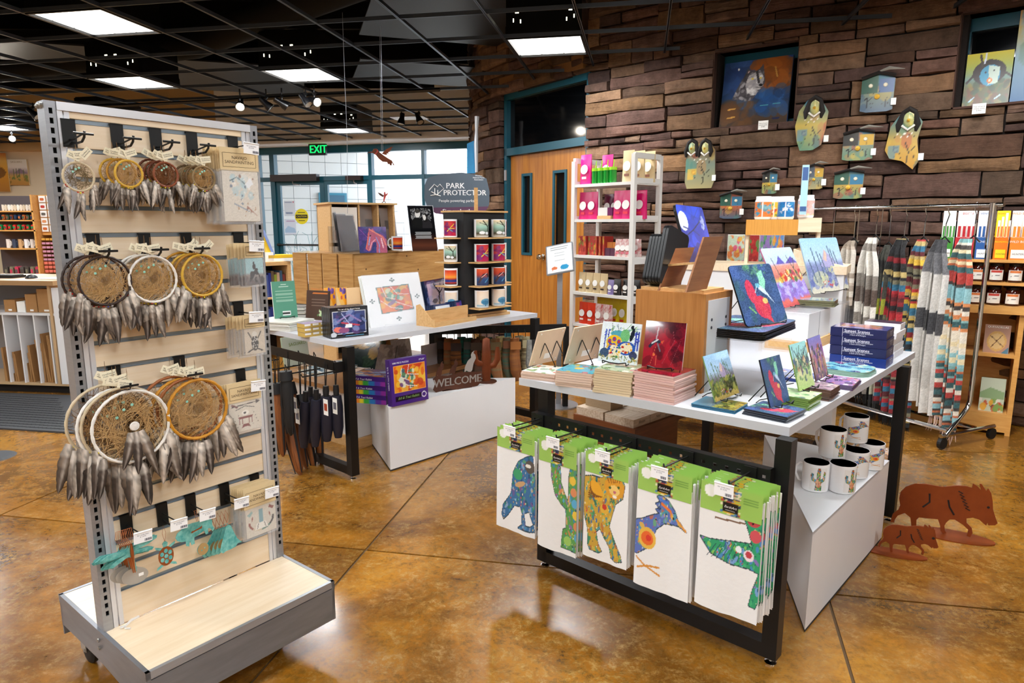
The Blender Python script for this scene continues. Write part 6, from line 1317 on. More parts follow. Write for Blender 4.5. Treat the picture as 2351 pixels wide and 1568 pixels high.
def artbox(i):
 P=Paint(40,40,'1c2c5c');P.poly([(.08,.1),(.92,.1),(.92,.88),(.08,.88)],['e8c8d0','e4ecf6','7c3c78'][i]);
 if i==0:P.blot(20,['f0d8e0','c8a8d0','8890c0'],.15,(.1,.2,.9,.85),4,.5).line([(.45,.15),(.5,.55),(.35,.85)],.05,'201c28').line([(.5,.5),(.75,.8)],.03,'201c28').line([(.5,.55),(.6,.85)],.02,'201c28').ell(.3,.3,.1,.08,'3c3c68')
 elif i==1:P.blot(14,['4868a8','a8b8e0','7c90c8'],.08,(.1,.1,.9,.4),4,.8)
 else:P.blot(20,['c84060','e88848','5848a8','3c6cb8'],.14,(.1,.15,.9,.85),4,.8)
 return P
for k,(a,b,c,z,lab,nb)in enumerate((((985,716),(1042,700),(973,646),LZ+.05,'large blue-edged card box with a black tree on pink sky',4),((1001,738),(1040,731),(990,700),LZ+.012,'small card box with a pale icy scene on the plywood tier',5),((1050,732),(1080,725),(1041,691),LZ+.012,'small card box with a magenta and orange scene',5))):
 for i in range(nb):
  t,w,h,M,_=std('card_box',lab if i==0 else '%s dark box behind the %s box'%(NTH[i],['black tree','pale icy','magenta and orange'][k]),'box',a,b,c,z,artbox(k)if i==0 else None,mat('box_navy','18284c' if k==0 else '20283c',.25),.012,.18,'boxed cards on the plywood tier',pm=print_gloss)
  if i:t.matrix_world=M@T(-.003*i,0,-.014*i)
Mr_=frame(LP_(1083,731),LP_(1158,721)-LP_(1083,731),z=(0,0,1));kk=aty(1064,487,1);nn_=(Mr_.to_3x3()@V((0,-1,0)))
pA_,pB_=onp(1064,487,Mr_.translation,nn_),onp(1157,487,Mr_.translation,nn_);wk=(pB_-pA_).length;Mi_=Mr_.inverted();ox=(Mi_@pA_).x;ztk=pA_.z-LZ
t=thing('mug_rack','black turning mug rack with birch shelves on all sides','rack',Mr_@T(ox,0,0));blk_=mat('rack_black','161618',.6)
zk0=(Mi_@onp(1110,717,Mr_.translation,nn_)).z
MB().b2((.0,0,zk0),(wk,.012,ztk)).build('panel',blk_,t);MB().b2((0,.2,zk0),(wk,.212,ztk)).build('panel',blk_,t);MB().b2((0,.012,zk0),(.012,.2,ztk)).build('panel',blk_,t);MB().b2((wk-.012,.012,zk0),(wk,.2,ztk)).build('panel',blk_,t)
MB().b2((-.005,-.02,ztk),(wk+.02,.23,ztk+.012)).build('top_board',plywood,t);MB().b2((.03,-.03,.0),(wk+.03,.24,.018)).build('base_board',plywood,t);MB().b2((.04,-.02,.02),(wk+.01,.2,zk0)).build('turntable',plywood,t)
MP=[]
def mp(i):
 P=Paint(34,40)
 if i==0:P.grad([(0,'e8e4da'),(.2,'4c4030'),(.3,'6c7c6c'),(.6,'9cc8b8'),(1,'e8c8a0')]).line([(.75,.15),(.7,.6),(.4,.95)],.06,'1c1814').line([(.7,.6),(.95,.9)],.04,'1c1814').line([(.6,.7),(.2,.85)],.03,'1c1814').ell(.35,.25,.16,.09,'f0f0f0').ell(.65,.22,.12,.08,'e8ecf0')
 if i==1:P.grad([(0,'b82048'),(.3,'a01850'),(.7,'78205c'),(1,'c82828')]).blot(14,['d83030','5c2c80','e04838'],.16,(0,0,1,1),5,.6).line([(.3,.3),(.8,.8)],.05,'e8c040').line([(.4,.5),(.7,.3)],.04,'3cb0b8').line([(.55,.5),(.85,.5)],.03,'e8c040')
 if i==2:P.grad([(0,'203058'),(.4,'284878'),(.65,'b83828'),(1,'e05828')]).line([(.15,.2),(.4,.65),(.6,.7),(.9,.3)],.12,'3c2c38').line([(.3,.5),(.6,.75)],.04,'e8a8a0').line([(.5,.2),(.8,.5)],.06,'3c88b8')
 if i==3:P.grad([(0,'f0ece6'),(.12,'88b0c8'),(.2,'e8ddd0'),(1,'f0d8c0')]).ell(.55,.35,.3,.2,'5c98b8').ell(.5,.32,.2,.12,'3c7ca0').line([(.5,.1),(.52,.4)],.04,'3c6c8c')
 if i==4:return sun
 return P
MP=[mp(i)for i in range(5)]
rows=[(553,0,'black tree and white horses'),(608,1,'magenta and gold hummingbird'),(661.5,2,'red and blue horse'),(716,3,'pale blue tree')]
for r,(yb,pi,wd)in enumerate(rows):
 zr_=(Mi_@onp(1110,yb-8+(-5 if r==3 else 0),Mr_.translation,nn_)).z
 MB().b2((.0+wk*.1,-.105,zr_-.008),(wk*.92,0,zr_)).build('shelf',plywood,t);MB().b2((-.1,.03,zr_-.008),(0,.19,zr_)).build('shelf',plywood,t);MB().b2((wk,.02,zr_-.008),(wk+.1,.19,zr_)).build('shelf',plywood,t)
 for c in range(2):
  M=Mr_@T(ox+wk*(.29+.42*c),-.053,zr_+.0005);mg=mug(M,.049,.122,'%s mug with a %s, %s row of the rack'%(['left','right'][c],wd,['top','second','third','bottom'][r]),MP[pi],-PI/2-.2,PI/2,'mugs on the turning rack',mw,2.6,.92)
 for sgn,px_ in((-1,[4,0,4,3]),(1,[4,0,2,3])):
  M=Mr_@T(ox+(-.045 if sgn<0 else wk+.045),.085,zr_+.0005);mg=mug(M,.047,.122,'mug on the %s side of the rack, %s row'%('left' if sgn<0 else 'right',['top','second','third','bottom'][r]),MP[1 if(sgn<0 and r==0)else px_[r]],(-PI*.75 if sgn<0 else-.15),(0 if sgn<0 else PI)+.5,'mugs on the turning rack',mw,2.0)
MB().b2((wk*.47,.08,ztk+.012),(wk*.54,.09,ztk+.17)).build('placard',plywood,t)
zp2=zup(atz(897,1085,0),938);triL=[atz(897,1085,0),atz(1180,1000,0),atz(862,1000,0)]
tp3=[atz(892,936,zp2),atz(1183,867,zp2),atz(868,910,zp2)];tp3[2]=tp3[0]+(tp3[2]-tp3[0]).normalized()*.8;o0=V((tp3[0].x,tp3[0].y,0))
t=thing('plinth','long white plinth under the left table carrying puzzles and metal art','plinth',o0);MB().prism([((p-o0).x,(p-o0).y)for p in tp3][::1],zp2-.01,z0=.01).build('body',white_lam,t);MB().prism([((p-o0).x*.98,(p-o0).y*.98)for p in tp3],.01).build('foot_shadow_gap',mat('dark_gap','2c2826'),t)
pur=mat('purple_box','3f2070',.3)
def rainbow(w,h,z=.001):P=Paint(20,12,'3f2070');[P.mask((P.y<.5)&(abs(P.x-(i+.5)/7)<.08),c)for i,c in enumerate(['c83030','e08030','e0d030','40a848','3078c0','5838a0','8c3098'])];return P
M3p,w3p,d3p,h3p=pbox((817,917),(887,930),(905,920),868,zp2);w3p=.2;d3p=(atz(887,930,zp2)-atz(817,917,zp2)).length
for i in range(3):
 hh_=h3p/3;t=thing('puzzle_box','purple jigsaw box lying flat, %s of three'%ORD[2-i],'puzzle box',M3p@T(.004*i,.003*i,hh_*i),'purple jigsaw boxes');MB().b2((0,0,0),(w3p,d3p,hh_-.001)).build('box',pur,t)
 printed('spine_stripe',rainbow(1,1),d3p,hh_*.98,t,M=MFL(d3p/2,0),m=print_gloss);m=MB();addtext(m,'Bill & Traci Rabbit',hh_*.3,MFL(d3p*.6,hh_*.66,-.0014),shear=.3);m.build('lettering',mat('white_ink','e8e8f4'),t)
 if i==2:printed('lid_picture',Paint(30,30,'5c4878').blot(30,['88a8c8','c87848','7c5c98','d8c0a0'],.13,(0,0,1,1),4,.8),w3p*.96,d3p*.96,t,x0=w3p*.02,y0=d3p*.02,z=hh_,m=print_gloss)
P=Paint(80,90,'46247c');P.poly([(.08,.27),(.94,.27),(.94,.86),(.08,.86)],'f0b060').poly([(.095,.285),(.925,.285),(.925,.845),(.095,.845)],'e89020');mm=P.inpoly([(.095,.285),(.925,.285),(.925,.845),(.095,.845)]);P.blot(60,['e8a020','e06020','c83c20','f0c040'],.1,(.1,.28,.93,.85),8,.8,1,mm).blot(26,['4c8868','c8d8b8','6c4880','d8e0d0','3c5c70'],.06,(.25,.35,.65,.75),9,.9,1,mm);[P.line(l,.014,'f4e8e0')for l in([(.3,.8),(.28,.6),(.5,.5)],[(.5,.84),(.45,.65),(.75,.6)],[(.2,.55),(.45,.4),(.7,.35)])];P.poly([(.1,.08),(.8,.08),(.8,.2),(.1,.2)],'180c28').ell(.88,.14,.07,.065,'e8e0f0').ell(.88,.14,.05,.045,'46247c')
t,w,h,M,tl=std('puzzle_box','standing purple 1000 piece puzzle box with an orange horse picture','puzzle box',(901,935.5),(984,917),(890,829),zp2,P,pur,.045,.06,pm=print_gloss);m=MB();addtext(m,'1000 PIECE PUZZLE',h*.05,T(-w*.22,h*.92,.0016),bold=.0006);addtext(m,'19"x30"',h*.05,T(w*.36,h*.92,.0016),bold=.0006);m.build('lettering',mat('white_ink','e8e8f4'),t)
m=MB();addtext(m,'Bill & Traci Rabbit',h*.075,T(-w*.05,h*.145,.0016),shear=.35);m.build('lettering',mat('rainbow_ink','7ca850'),t);m=MB();addtext(m,'Bill & Traci Rabbit',h*.07,Matrix(((0,0,-1,-w/2-.001),(0,1,0,0),(-1,0,0,0),(0,0,0,1)))@T(.022,h*.6,0)@R(-PI/2),shear=.3);m.build('spine_lettering',mat('white_ink','e8e8f4'),t)
rust=mat('rusted_steel','5e2c14',.45,.4,col2='7c3c1a',nscale=6,bump=.1)
rustd=mat('dark_rust','472a20',.5,.3,col2='5c3626',nscale=10)
a,b=atz(994,902,zp2),atz(1105,886,zp2);Mw_=frame(a,b-a,z=(0,0,1));ww_=(b-a).length;MV=lambda x=0,z=0:Matrix(((1,0,0,x),(0,.25,0,0),(0,1,0,z),(0,0,0,1)));MV=lambda x=0,z=0,y=0:Matrix(((1,0,0,x),(0,0,-1,y),(0,1,0,z),(0,0,0,1)))
t=thing('welcome_sign','rusty metal WELCOME sign with three quails along its top','sign',Mw_)
MB().prism([(0,.02),(.02,0),(.1,.012),(ww_*.5,.0),(ww_-.03,.006),(ww_,.03),(ww_-.01,.1),(ww_*.6,.112),(ww_*.3,.1),(.03,.11),(0,.09),(.015,.055)],.004,MV()).build('plate',rustd,t)
m=MB();addtext(m,'WELCOME',.074,MV(ww_/2,.056,-.0045),bold=.003,sp=.96);m.build('lettering',mat('pale_silver','b8b4b0',.4,.5),t)  # pale letters stand in for the light openings cut through the plate
qp=[(0,0),(.012,.01),(.02,.045),(.034,.07),(.03,.088),(.02,.096),(.026,.108),(.012,.1),(.006,.088),(.008,.075),(-.012,.06),(-.028,.03),(-.032,.004),(-.02,.012)]
for k,(x,s)in enumerate(((.05,.75),(ww_*.42,.78),(ww_*.76,1.1))):MB().prism([(px_*s*1.2,py*s*1.2)for px_,py in qp][::1],.003,MV(x,.102)).build('quail',rustd if k<2 else mat('pale_silver','b8b4b0'),t)
MB().b2((ww_*.2,.0,0),(ww_*.8,.05,.003)).build('foot',rustd,t)
p=atz(1117,876,zp2);t=thing('cactus_sculpture','rusted metal saguaro sculpture with two arms on a round foot','sculpture',frame(p,(1,.3,0),z=(0,0,1)))
MB().lathe([(0,0),(.07,0),(.07,.006),(0,.006)],24).build('foot',rustd,t)
m=MB();hC=zup(p,775)-zp2;m.tube([(0,0,.004),(0,0,hC*.5),(0,0,hC*.97),(0,0,hC)],[.028,.034,.026,.008],10,Matrix.Diagonal((1,.35,1,1)));m.build('trunk',rust,t,True)
for s in(-1,1):m=MB();m.tube([(0,0,hC*(.4 if s<0 else .34)),(s*.055,0,hC*(.42 if s<0 else .36)),(s*.078,0,hC*.5),(s*.078,0,hC*(.72 if s<0 else .78))],[.02,.02,.022,.012],8,Matrix.Diagonal((1,.35,1,1)));m.build('arm',rust,t,True)
Mp_,wp_,dp_,hp_=pbox((760,1012),(822,1034),(861,1021),897,0);
t=thing('low_platform','low wooden platform with white sides beneath the left table','platform',Mp_);wd_=mat('beech_top','b9895a',.35,col2='a3744a',nscale=5,stretch=(1,10,10))
MB().b2((.01,.01,0),(1.2,.9,.07)).build('base',plywood,t);MB().b2((.03,.03,.07),(1.18,.88,hp_-.03)).build('body',white_lam,t);MB().b2((-.02,-.02,hp_-.03),(1.22,.92,hp_)).build('top_board',wd_,t)
zpl2=hp_
P=Paint(40,44,'c9d4c4');t,w,h,M,tl=std('book','pale green SAGUARO book standing under the table edge','book',(655,845),(712,832),(651,776),zpl2,P,mat('book_sage','a9bca4',.5),.012,.12,easel=True);m=MB();addtext(m,'SAGUARO',.035,T(.02,h*.72,.002),bold=.001);m.build('lettering',mat('sage_ink','7c9440'),t)
for i in range(5):
 x=720+22*i;p=atz(x,866-6*i,zpl2);t=thing('print_pack','%s flat landscape print from the left on the low platform'%NTH[i],'print',frame(p,(.75,.66,0),z=(0,0,1)),'flat prints on the low platform');MB().b2((0,0,0),(.2,.26,.006+.01*(i%2))).build('card',paper,t);printed('printed_face',art_flat([['8cb8d0','c8a880','e8dcc8'],['5c7c98','a8c0c8','d8c8a8']][i%2],14,'b8ccd4',20,20,i,.2),.2,.26,t,x0=0,z=.0065+.01*(i%2),m=print_gloss)
for k,(a,b,c,cs,lab)in enumerate((((800,840),(870,850),(822,775),['14201c','283c28','b88c3c'],'dark picture leaning in a white wire easel under the table'),((860,852),(900,856),(890,790),['988c88','b8aca4','7c706c'],'grey sleeved print leaning behind the puzzle boxes'),((905,850),(950,846),(935,780),['b0a49c','8c8078','d0c8c0'],'second grey sleeved print behind the puzzle boxes'))):
 std('leaning_print',lab,'print',(a[0],a[1]),(b[0],b[1]),c,zpl2,art_flat(cs,12,cs[0],24,24,k,.2),mat('sleeve_card','4a4644'),.006,.4,easel=k==0,em=mat('white_wire','d8d8dc',.3),pm=print_gloss)
for k in range(6):p=atz(968+8*k,842-2*k,zpl2);t=thing('postcard','%s upright glossy postcard edge behind the puzzle boxes'%NTH[k],'card',frame(p,(.75,.66,0),z=(0,0,1)),'upright cards behind the puzzle boxes');MB().b2((0,0,0),(.1,.004,.16)).build('card',mat('pearl_card','b8b4b8',.2),t)
pU=MLt@V((-.1,.1,0));nU=-(MLt.to_3x3()@V((1,0,0)))
bwood=mat('wood_print_cloth','8a4f22',.5,col2='5e3010',nscale=9,stretch=(14,14,1));blackc=mat('black_nylon','141416',.55,bump=.2,bscale=40);navyc=mat('navy_nylon','1b1b2a',.5,bump=.25,bscale=30)
def umb(top,bot,off,r,m1,lab,kind):
 P0=pU+nU*off;a,b=onp(*top,P0,nU),onp(*bot,P0,nU);d=b-a;L=d.length;M=frame(a,d.orthogonal(),z=d)
 t=thing('umbrella',lab,'umbrella',M,'folded umbrellas hanging at the left table')
 if kind=='long':
  MB().tube([(0,0,0),(0,0,L*.14)],[r*1.15,r*1.25],12).build('hood',blackc,t,True);m=MB();m.tube([(0,0,L*.13),(0,0,L*.3),(0,0,L*.7),(0,0,L*.93),(0,0,L)],[r,r*1.12,r*.95,r*.7,r*.2],10);m.build('canopy',m1,t,True)
  for k in range(3):m=MB();a_=k*2.1;m.tube([(r*math.cos(a_),r*math.sin(a_),L*.16),(r*1.1*math.cos(a_+.3),r*1.1*math.sin(a_+.3),L*.5),(r*.7*math.cos(a_+.5),r*.7*math.sin(a_+.5),L*.97)],[.006,.009,.003],5);m.build('pleat',blackc,t,True)
 else:
  m=MB();m.lathe([(.0,0),(r*.45,.002),(r*.5,.03),(r*.42,.07),(0,.07)],14);m.build('handle',blackc,t,True);m=MB();m.lathe([(0,.001),(r*.36,-.001),(0,-.003)],12);m.build('button',mat('zinc','a8a7a2'),t)
  m=MB();m.tube([(0,0,.06),(0,0,L*.4),(0,0,L*.8),(0,0,L)],[r*.8,r,r*.95,r*.6],12);m.build('sleeve',m1,t,True)
 m=MB();Mi2=M.inverted();hk=V((a.x,a.y,.70));m.tube([(0,0,.01),tuple(Mi2@(hk+V((.01,0,-.02)))),tuple(Mi2@hk),(.004,0,.01)],.003,5);m.build('wrist_strap',blackc,t)
for i,(tp_,bt_,of,r,m1,lab,kd)in enumerate((((640,880),(690,1092),.02,.036,bwood,'longest brown wood-print umbrella at the rack side','long'),((632,880),(650,1048),.1,.03,bwood,'brown wood-print umbrella nearest the slatwall rack','long'),((664,878),(704,1078),-.06,.028,bwood,'brown umbrella behind the first navy one','long'),((690,905),(722,1076),-.12,.026,bwood,'brown umbrella low between the navy ones','long'),((725,905),(738,1070),-.16,.026,bwood,'brown umbrella with its tip under the right navy ones','long'),((655,852),(668,1000),.14,.03,blackc,'black umbrella with a black hood near the rail','long'),((702,898),(698,1026),.03,.034,navyc,'front navy folding umbrella beside the brown ones','short'),((726,894),(724,1024),.0,.032,navyc,'second navy folding umbrella from the rack','short'),((713,888),(712,1015),-.1,.03,navyc,'navy folding umbrella half hidden behind two others','short'),((748,886),(751,1012),-.05,.036,navyc,'navy folding umbrella with a mountain picture','short'),((771,884),(777,1004),-.1,.034,navyc,'rightmost navy folding umbrella next to the table leg','short'))):
 umb(tp_,bt_,of,r,m1,lab,kd)
for i,(x,y,of,lab)in enumerate(((748,935,.02,'white swing tag with a red canyon photo on a navy umbrella'),(677,930,.08,'white swing tag with a bar code by the brown umbrella'),(769,932,-.04,'white folded swing tag on the rightmost umbrella'),(683,955,.07,'second white swing tag low on the brown umbrella'))):
 P0=pU+nU*of;a=onp(x,y,P0,nU);t=thing('swing_tag',lab,'tag',frame(a,(MLt.to_3x3()@V((0,-1,0))),z=nU.cross(V((0,0,1))).cross(V((0,0,1)))if False else nU),'swing tags on the umbrellas')
 M9=frame(a,V((0,0,1)).cross(nU),z=nU);t.matrix_world=M9;MB().b2((-.022,-.045,0),(.022,.045,.001)).build('card',paper,t);MB().b2((-.015,-.02,.001),(.015,.02,.0015)).build('picture',mat('red_photo','a84830',.3)if i==0 else mat('grey_ink','6c6c78'),t)
for k,(x,y)in enumerate(((640,825),(690,838),(735,846),(770,852))):p=onp(x,y,MLt@V((-.04,0,0)),nU);t=thing('hanging_prong','%s black prong from the rack side holding umbrellas'%NTH[k],'hook',frame(p,V((0,0,1)).cross(nU),z=(0,0,1)),'prongs on the side rail');q_=t.matrix_world.inverted();e=q_.to_3x3()@nU;MB().tube([(0,0,0),tuple(e*.2),tuple(e*.21+V((0,0,.02)))],.004,6).build('prong',black,t)
bs_,be_=atz(1015,756,.66),atz(1200,752,.66);be_=bs_+(be_-bs_);MS_=frame(V((bs_.x,bs_.y,0)),V((be_.x-bs_.x,be_.y-bs_.y,0)),z=(0,0,1));Ls=(V((be_.x,be_.y))-V((bs_.x,bs_.y))).length
t=thing('sock_rail','black rail behind the left table carrying boot socks','rail',MS_);MB().b2((-.1,0,.62),(Ls+.35,.02,.68)).build('bar',black,t)
for x in(-.1,Ls+.33):MB().b2((x,0,0),(x+.04,.04,.66)).build('leg',black,t)
sc=['4a3a2c','8c7c58','b07038','2c2c30','1f7c70','6c4030','c8b070','383430','a85c30','4c4c48','207868','8c5c40','d0c8a0','3c2c28']
for i in range(14):
 x=Ls*(i+.5)/12.5-.04;t=thing('sock_pair','%s hanging pair of patterned boot socks from the left behind the table'%NTH[i],'socks',MS_@T(x,-.03-.05*(i%3),.6),'boot socks on the rail');c1,c2=sc[i],sc[(i*5+3)%14]
 for s in(0,1):m=MB();m.tube([(s*.02,s*.02,0),(s*.02,s*.02,-.16),(s*.02+.01,s*.02,-.26),(s*.02+.03,s*.02-.02,-.33)],[.025,.032,.034,.02],8,Matrix.Diagonal((1,.6,1,1)));m.build('sock',mat('knit_'+c1,c1,.9,col2=c2,nscale=12,stretch=(.2,.2,3)),t,True)
 MB().b2((-.03,-.045,-.08),(.05,-.043,-.02)).build('card_band',mat('band_'+c2,c2,.6),t);m=MB();m.tube([(0,0,0),(0,.0,.03),(0,.03+.05*(i%3),.05)],.003,5);m.build('hook',black_wire,t)
for i,c in enumerate(('8c8c88','2c2c2c','b8b8a8')):
 p=atz(1216+10*i,790,.6);t=thing('sock_pair','%s grey sock pair on the short rail right of the table leg'%NTH[i],'socks',Matrix.Translation(p),'boot socks on the rail');m=MB();m.tube([(0,0,.03),(0,0,-.14),(.02,0,-.25)],[.02,.03,.02],8);m.build('sock',mat('knit2_'+c,c,.9,noise=.4,nscale=40),t,True)
# ================= things towards the back =================
def plane_at(px,py,z=None,Y=None,yaw=0):
 p=atz(px,py,z)if z is not None else aty(px,py,Y);a=math.atan2(-p.y,-p.x)+yaw;n=V((math.cos(a),math.sin(a),0));M=frame(V((p.x,p.y,0)),n.cross(V((0,0,1)))*-1,z=(0,0,1));return p,n,M
def loc(M,n,x,y,off=0):p=M.inverted()@onp(x,y,M.translation+n*off,n);return p
def pxpoly(M,n,pts,o,s):return[(q.x,q.z)for q in(loc(M,n,o[0]+x/s,o[1]+y/s)for x,y in pts)]
def plate2(name,poly,th,m_,par,y=0):
 a=sum(poly[i][0]*poly[(i+1)%len(poly)][1]-poly[(i+1)%len(poly)][0]*poly[i][1]for i in range(len(poly)))
 if a<0:poly=poly[::-1]
 return MB().prism(poly,th,Matrix(((1,0,0,0),(0,0,-1,y+th),(0,1,0,0),(0,0,0,1)))).build(name,m_,par)
boar=[(188,462),(212,385),(270,340),(285,300),(275,230),(290,170),(340,120),(430,88),(540,92),(700,120),(840,108),(930,112),(990,128),(998,86),(1040,110),(1075,148),(1062,88),(1085,92),(1130,160),(1148,134),(1178,180),(1192,260),(1195,340),(1220,420),(1240,475),(1215,495),(1148,496),(1140,470),(1128,498),(1105,480),(1060,440),(1000,420),(935,428),(935,470),(985,520),(995,570),(970,612),(938,600),(952,540),(900,490),(820,440),(770,438),(735,470),(718,500),(722,545),(738,572),(705,578),(680,550),(676,500),(655,436),(560,428),(470,418),(445,440),(440,560),(400,560),(385,420),(330,375),(260,400),(232,440),(226,470)]
for k,(px,py,s,o,lab)in enumerate(((2185,1231,4.268,(2000,1090),'large rusted metal javelina with a zigzag cut at its neck, on the floor'),(2064,1273,7.55,(1991,1190),'small rusted metal javelina in front of the larger one'))):
 p,n,M=plane_at(px,py,0,yaw=.12);t=thing('javelina_sculpture',lab,'sculpture',M,'rusted javelinas')
 pts=boar if k==0 else[(x,y)for x,y in boar];pl=pxpoly(M,n,pts,o,s);zmin=min(z for _,z in pl);pl=[(x,z-zmin*(1 if k else .0)+(.004 if k else 0))for x,z in pl]
 plate2('body',pl,.006,mat('boar_rust','7a3410',.38,.35,col2='8f4418',nscale=5),t)
 cx=0 if k==0 else(max(x for x,_ in pl)+min(x for x,_ in pl))/2-.05;MB().lathe([(0,0),(1,0),(1,.005),(0,.005)],28,T(cx,0,0)@Matrix.Diagonal((.17 if k==0 else .13,.07 if k==0 else .045,1,1))).build('foot',mat('boar_rust','7a3410'),t)
 w=max(x for x,_ in pl)-min(x for x,_ in pl);x0=min(x for x,_ in pl);z1=max(z for _,z in pl);dkr=mat('cut_dark','1a0d08',.7)
 m=MB();m.tube([(x0+w*(.615+.09*i/11+(.035 if i%2 else 0)),-.001,z1-w*(.12+.2*i/11))for i in range(12)],w*.006,5);m.build('cut_zigzag',dkr,t)
 for a,b,c in(((.35,.2),(.36,.3),(.3,.37)),((.53,.24),(.55,.32),(.6,.4))):m=MB();m.tube([(x0+w*u,-.001,z1-w*v)for u,v in(a,b,c)],.004 if k==0 else .0025,5);m.build('cut_line',dkr,t)
 MB().lathe([(0,0),(.006,0),(0,.001)],8,T(x0+w*.9,-.002,z1-w*.25)@R(PI/2,'X')).build('eye',dkr,t)
zb_=1.575;pRr,pLl=atz(2306,469,zb_),atz(1640,486,zb_);dR_=(pRr-pLl);MQ=frame(V((pLl.x,pLl.y,0)),dR_,z=(0,0,1));LQ=dR_.length;nQ=MQ.to_3x3()@V((0,-1,0))
rk=thing('clothes_rail','chrome rolling clothes rail hung with scarves before the stone wall','clothes rail',MQ)
MB().tube([(0,0,zb_),(LQ,0,zb_)],.014,12).build('top_bar',chrome,rk,True)
rp=MQ.inverted()@onp(2280,480,MQ.translation,nQ);lp_=MQ.inverted()@onp(1658,500,MQ.translation,nQ)
for X in(rp.x,lp_.x):
 m=MB();m.tube([(X,0,zb_+.01),(X,0,1.3)],.021,12).tube([(X,0,1.32),(X,0,.3),(X,-.02,.25),(X,-.22,.08)],.015,10);m.build('upright',chrome,rk,True)
 m=MB();m.tube([(X,-.26,.09),(X,.3,.09)],.014,8);m.build('foot_bar',chrome,rk,True)
 for Y in(-.24,.28):MB().lathe([(0,-.012),(.038,-.012),(.038,.012),(0,.012)],16,T(X,Y,.04)@R(PI/2,'Y')).build('caster_wheel',mat('black_rubber','141414'),rk)
for y,z in((-.2,.12),(.1,.1)):MB().tube([(lp_.x,y,z),(rp.x,y,z)],.014,8).build('cross_bar',chrome,rk,True)
def stripes(cs,n,w=26,h=170,seed=1,plaid=None):
 P=Paint(w,h);g=random.Random(seed);y=0;k=0
 while y<1:
  hh=g.uniform(.4,1.4)/n;P.mask((P.y>=y)&(P.y<y+hh),g.choice(cs));y+=hh
 if plaid:P.mask(abs(P.x-.5)<.12,plaid,.55)
 return P.noise(.12,seed)
def scarf(px,w,ytop,ybot,P,lab,off=.0,fr=None,side=0):
 x=loc(MQ,nQ,px,ytop,off).x;z1=loc(MQ,nQ,px,ytop,off).z;z0=loc(MQ,nQ,px,ybot,off).z;wm=abs(loc(MQ,nQ,px+w/2,ytop,off).x-loc(MQ,nQ,px-w/2,ytop,off).x);wm=min(wm,.26)
 t=thing('scarf',lab,'scarf',MQ@T(x,0,0),'scarves on the chrome rail');q=random.Random(int(px));ph=q.uniform(0,6)
 for k,(dx,sc,dy,zz)in enumerate(((-.28*wm,.42,-off-.02,z0+.06),(0,.4,-off-.0,z0+.03),(.27*wm,.42,-off-.05,z0))):
  fn=lambda u,v:(dx+(u-.5)*wm*sc*(1.0-.5*max(0,(v-.85)/.15))+.006*math.sin(v*5+ph)-dx*max(0,v-.8)*3,dy-.03*math.sin(u*PI*2.3+k+.4*math.sin(v*3))+.03*max(0,(v-.93)/.07),zz+(z1-zz)*v)
  printed('fold',P,1,1,t,m=mat('knit_print','ffffff',.9,attr=True,sheen=.3),fn=fn)
  if fr:
   m=MB();
   for j in range(10):xx=dx+(j/9-.5)*wm*sc;m.tube([(xx,dy-.01,zz),(xx+q.uniform(-.008,.008),dy-.01,zz-.05),(xx+q.uniform(-.02,.02),dy-.01,zz-q.uniform(.07,.12))],[.003,.0035,.001],3)
   m.build('fringe',mat('fringe_'+fr,fr,.9),t)['kind']='stuff'
 zt=zb_-.02
 m=MB();m.tube([(0,-.0,zt+.04),(-.012,0,zt+.03),(-.012,0,zt-.01),(0,0,zt-.04),(side*.03,-off*.5,zt-.1),(side*.03,-off*.5,z1+.02)],.0035,6);m.build('hanger_hook',chrome,t);m=MB();m.tube([(side*.03-.04,-off*.5,z1-.02),(side*.03,-off*.5,z1+.02),(side*.03+.04,-off*.5,z1-.02)],.006,6);m.build('hanger',mat('black_plastic','101010',.4),t)
srp=['c8683c','7fb0b0','e8d8b0','3c3430','b83c34','d88850','305c60','e8e0d0','8fc0c8'];red=['8c1c24','141414','b82830','2c6c8c','c8b070','1c1c20','5c1820','7c7860']
scarf(1960,40,552,700,stripes(['c8b8a8','a89888','e0d8cc'],14,seed=2),'beige scarf on the leftmost visible hanger',.0)
scarf(2008,56,545,905,stripes(['e8e4dc','5c4c44','a8a098','3c3430','8c847c','f0ece4'],12,seed=3,plaid='e8e4dc'),'brown and white patterned knit scarf beside the wooden-rimmed cabinet',.02,'1c1c1c')
scarf(2040,36,562,940,stripes(['1c1c1c','a0a828','3c3c34','c8ccb0','24241e'],8,seed=4),'black and lime green knit scarf',.0,'141414')
scarf(2072,60,548,960,stripes(red,46,seed=5),'left of two dark red striped blanket scarves',.03,'141414')
scarf(2118,54,550,985,stripes(red+['e8c040'],46,seed=6),'right of two dark red striped blanket scarves',.02,'141414',)
scarf(2163,72,550,955,stripes(['d0cdc8','c4c0ba','dcd8d2','3c3c40','6c6c70'],6,seed=9),'pale grey and charcoal plaid scarf',.05,None)
scarf(2222,74,548,990,stripes(srp,42,seed=8),'bright orange and turquoise serape scarf at the right end',.06,'d8b8a8',.6)
p=MQ.inverted()@onp(2185,1010,MQ.translation,nQ);t=thing('swing_tag','black and white swing tag at the foot of the serape scarf','tag',MQ@T(p.x,-.1,p.z)@R(.2,'Y'));MB().b2((-.03,-.002,-.03),(.03,0,.06)).build('card',ink,t);MB().b2((-.018,-.003,.02),(.018,-.002,.055)).build('label',paper,t)
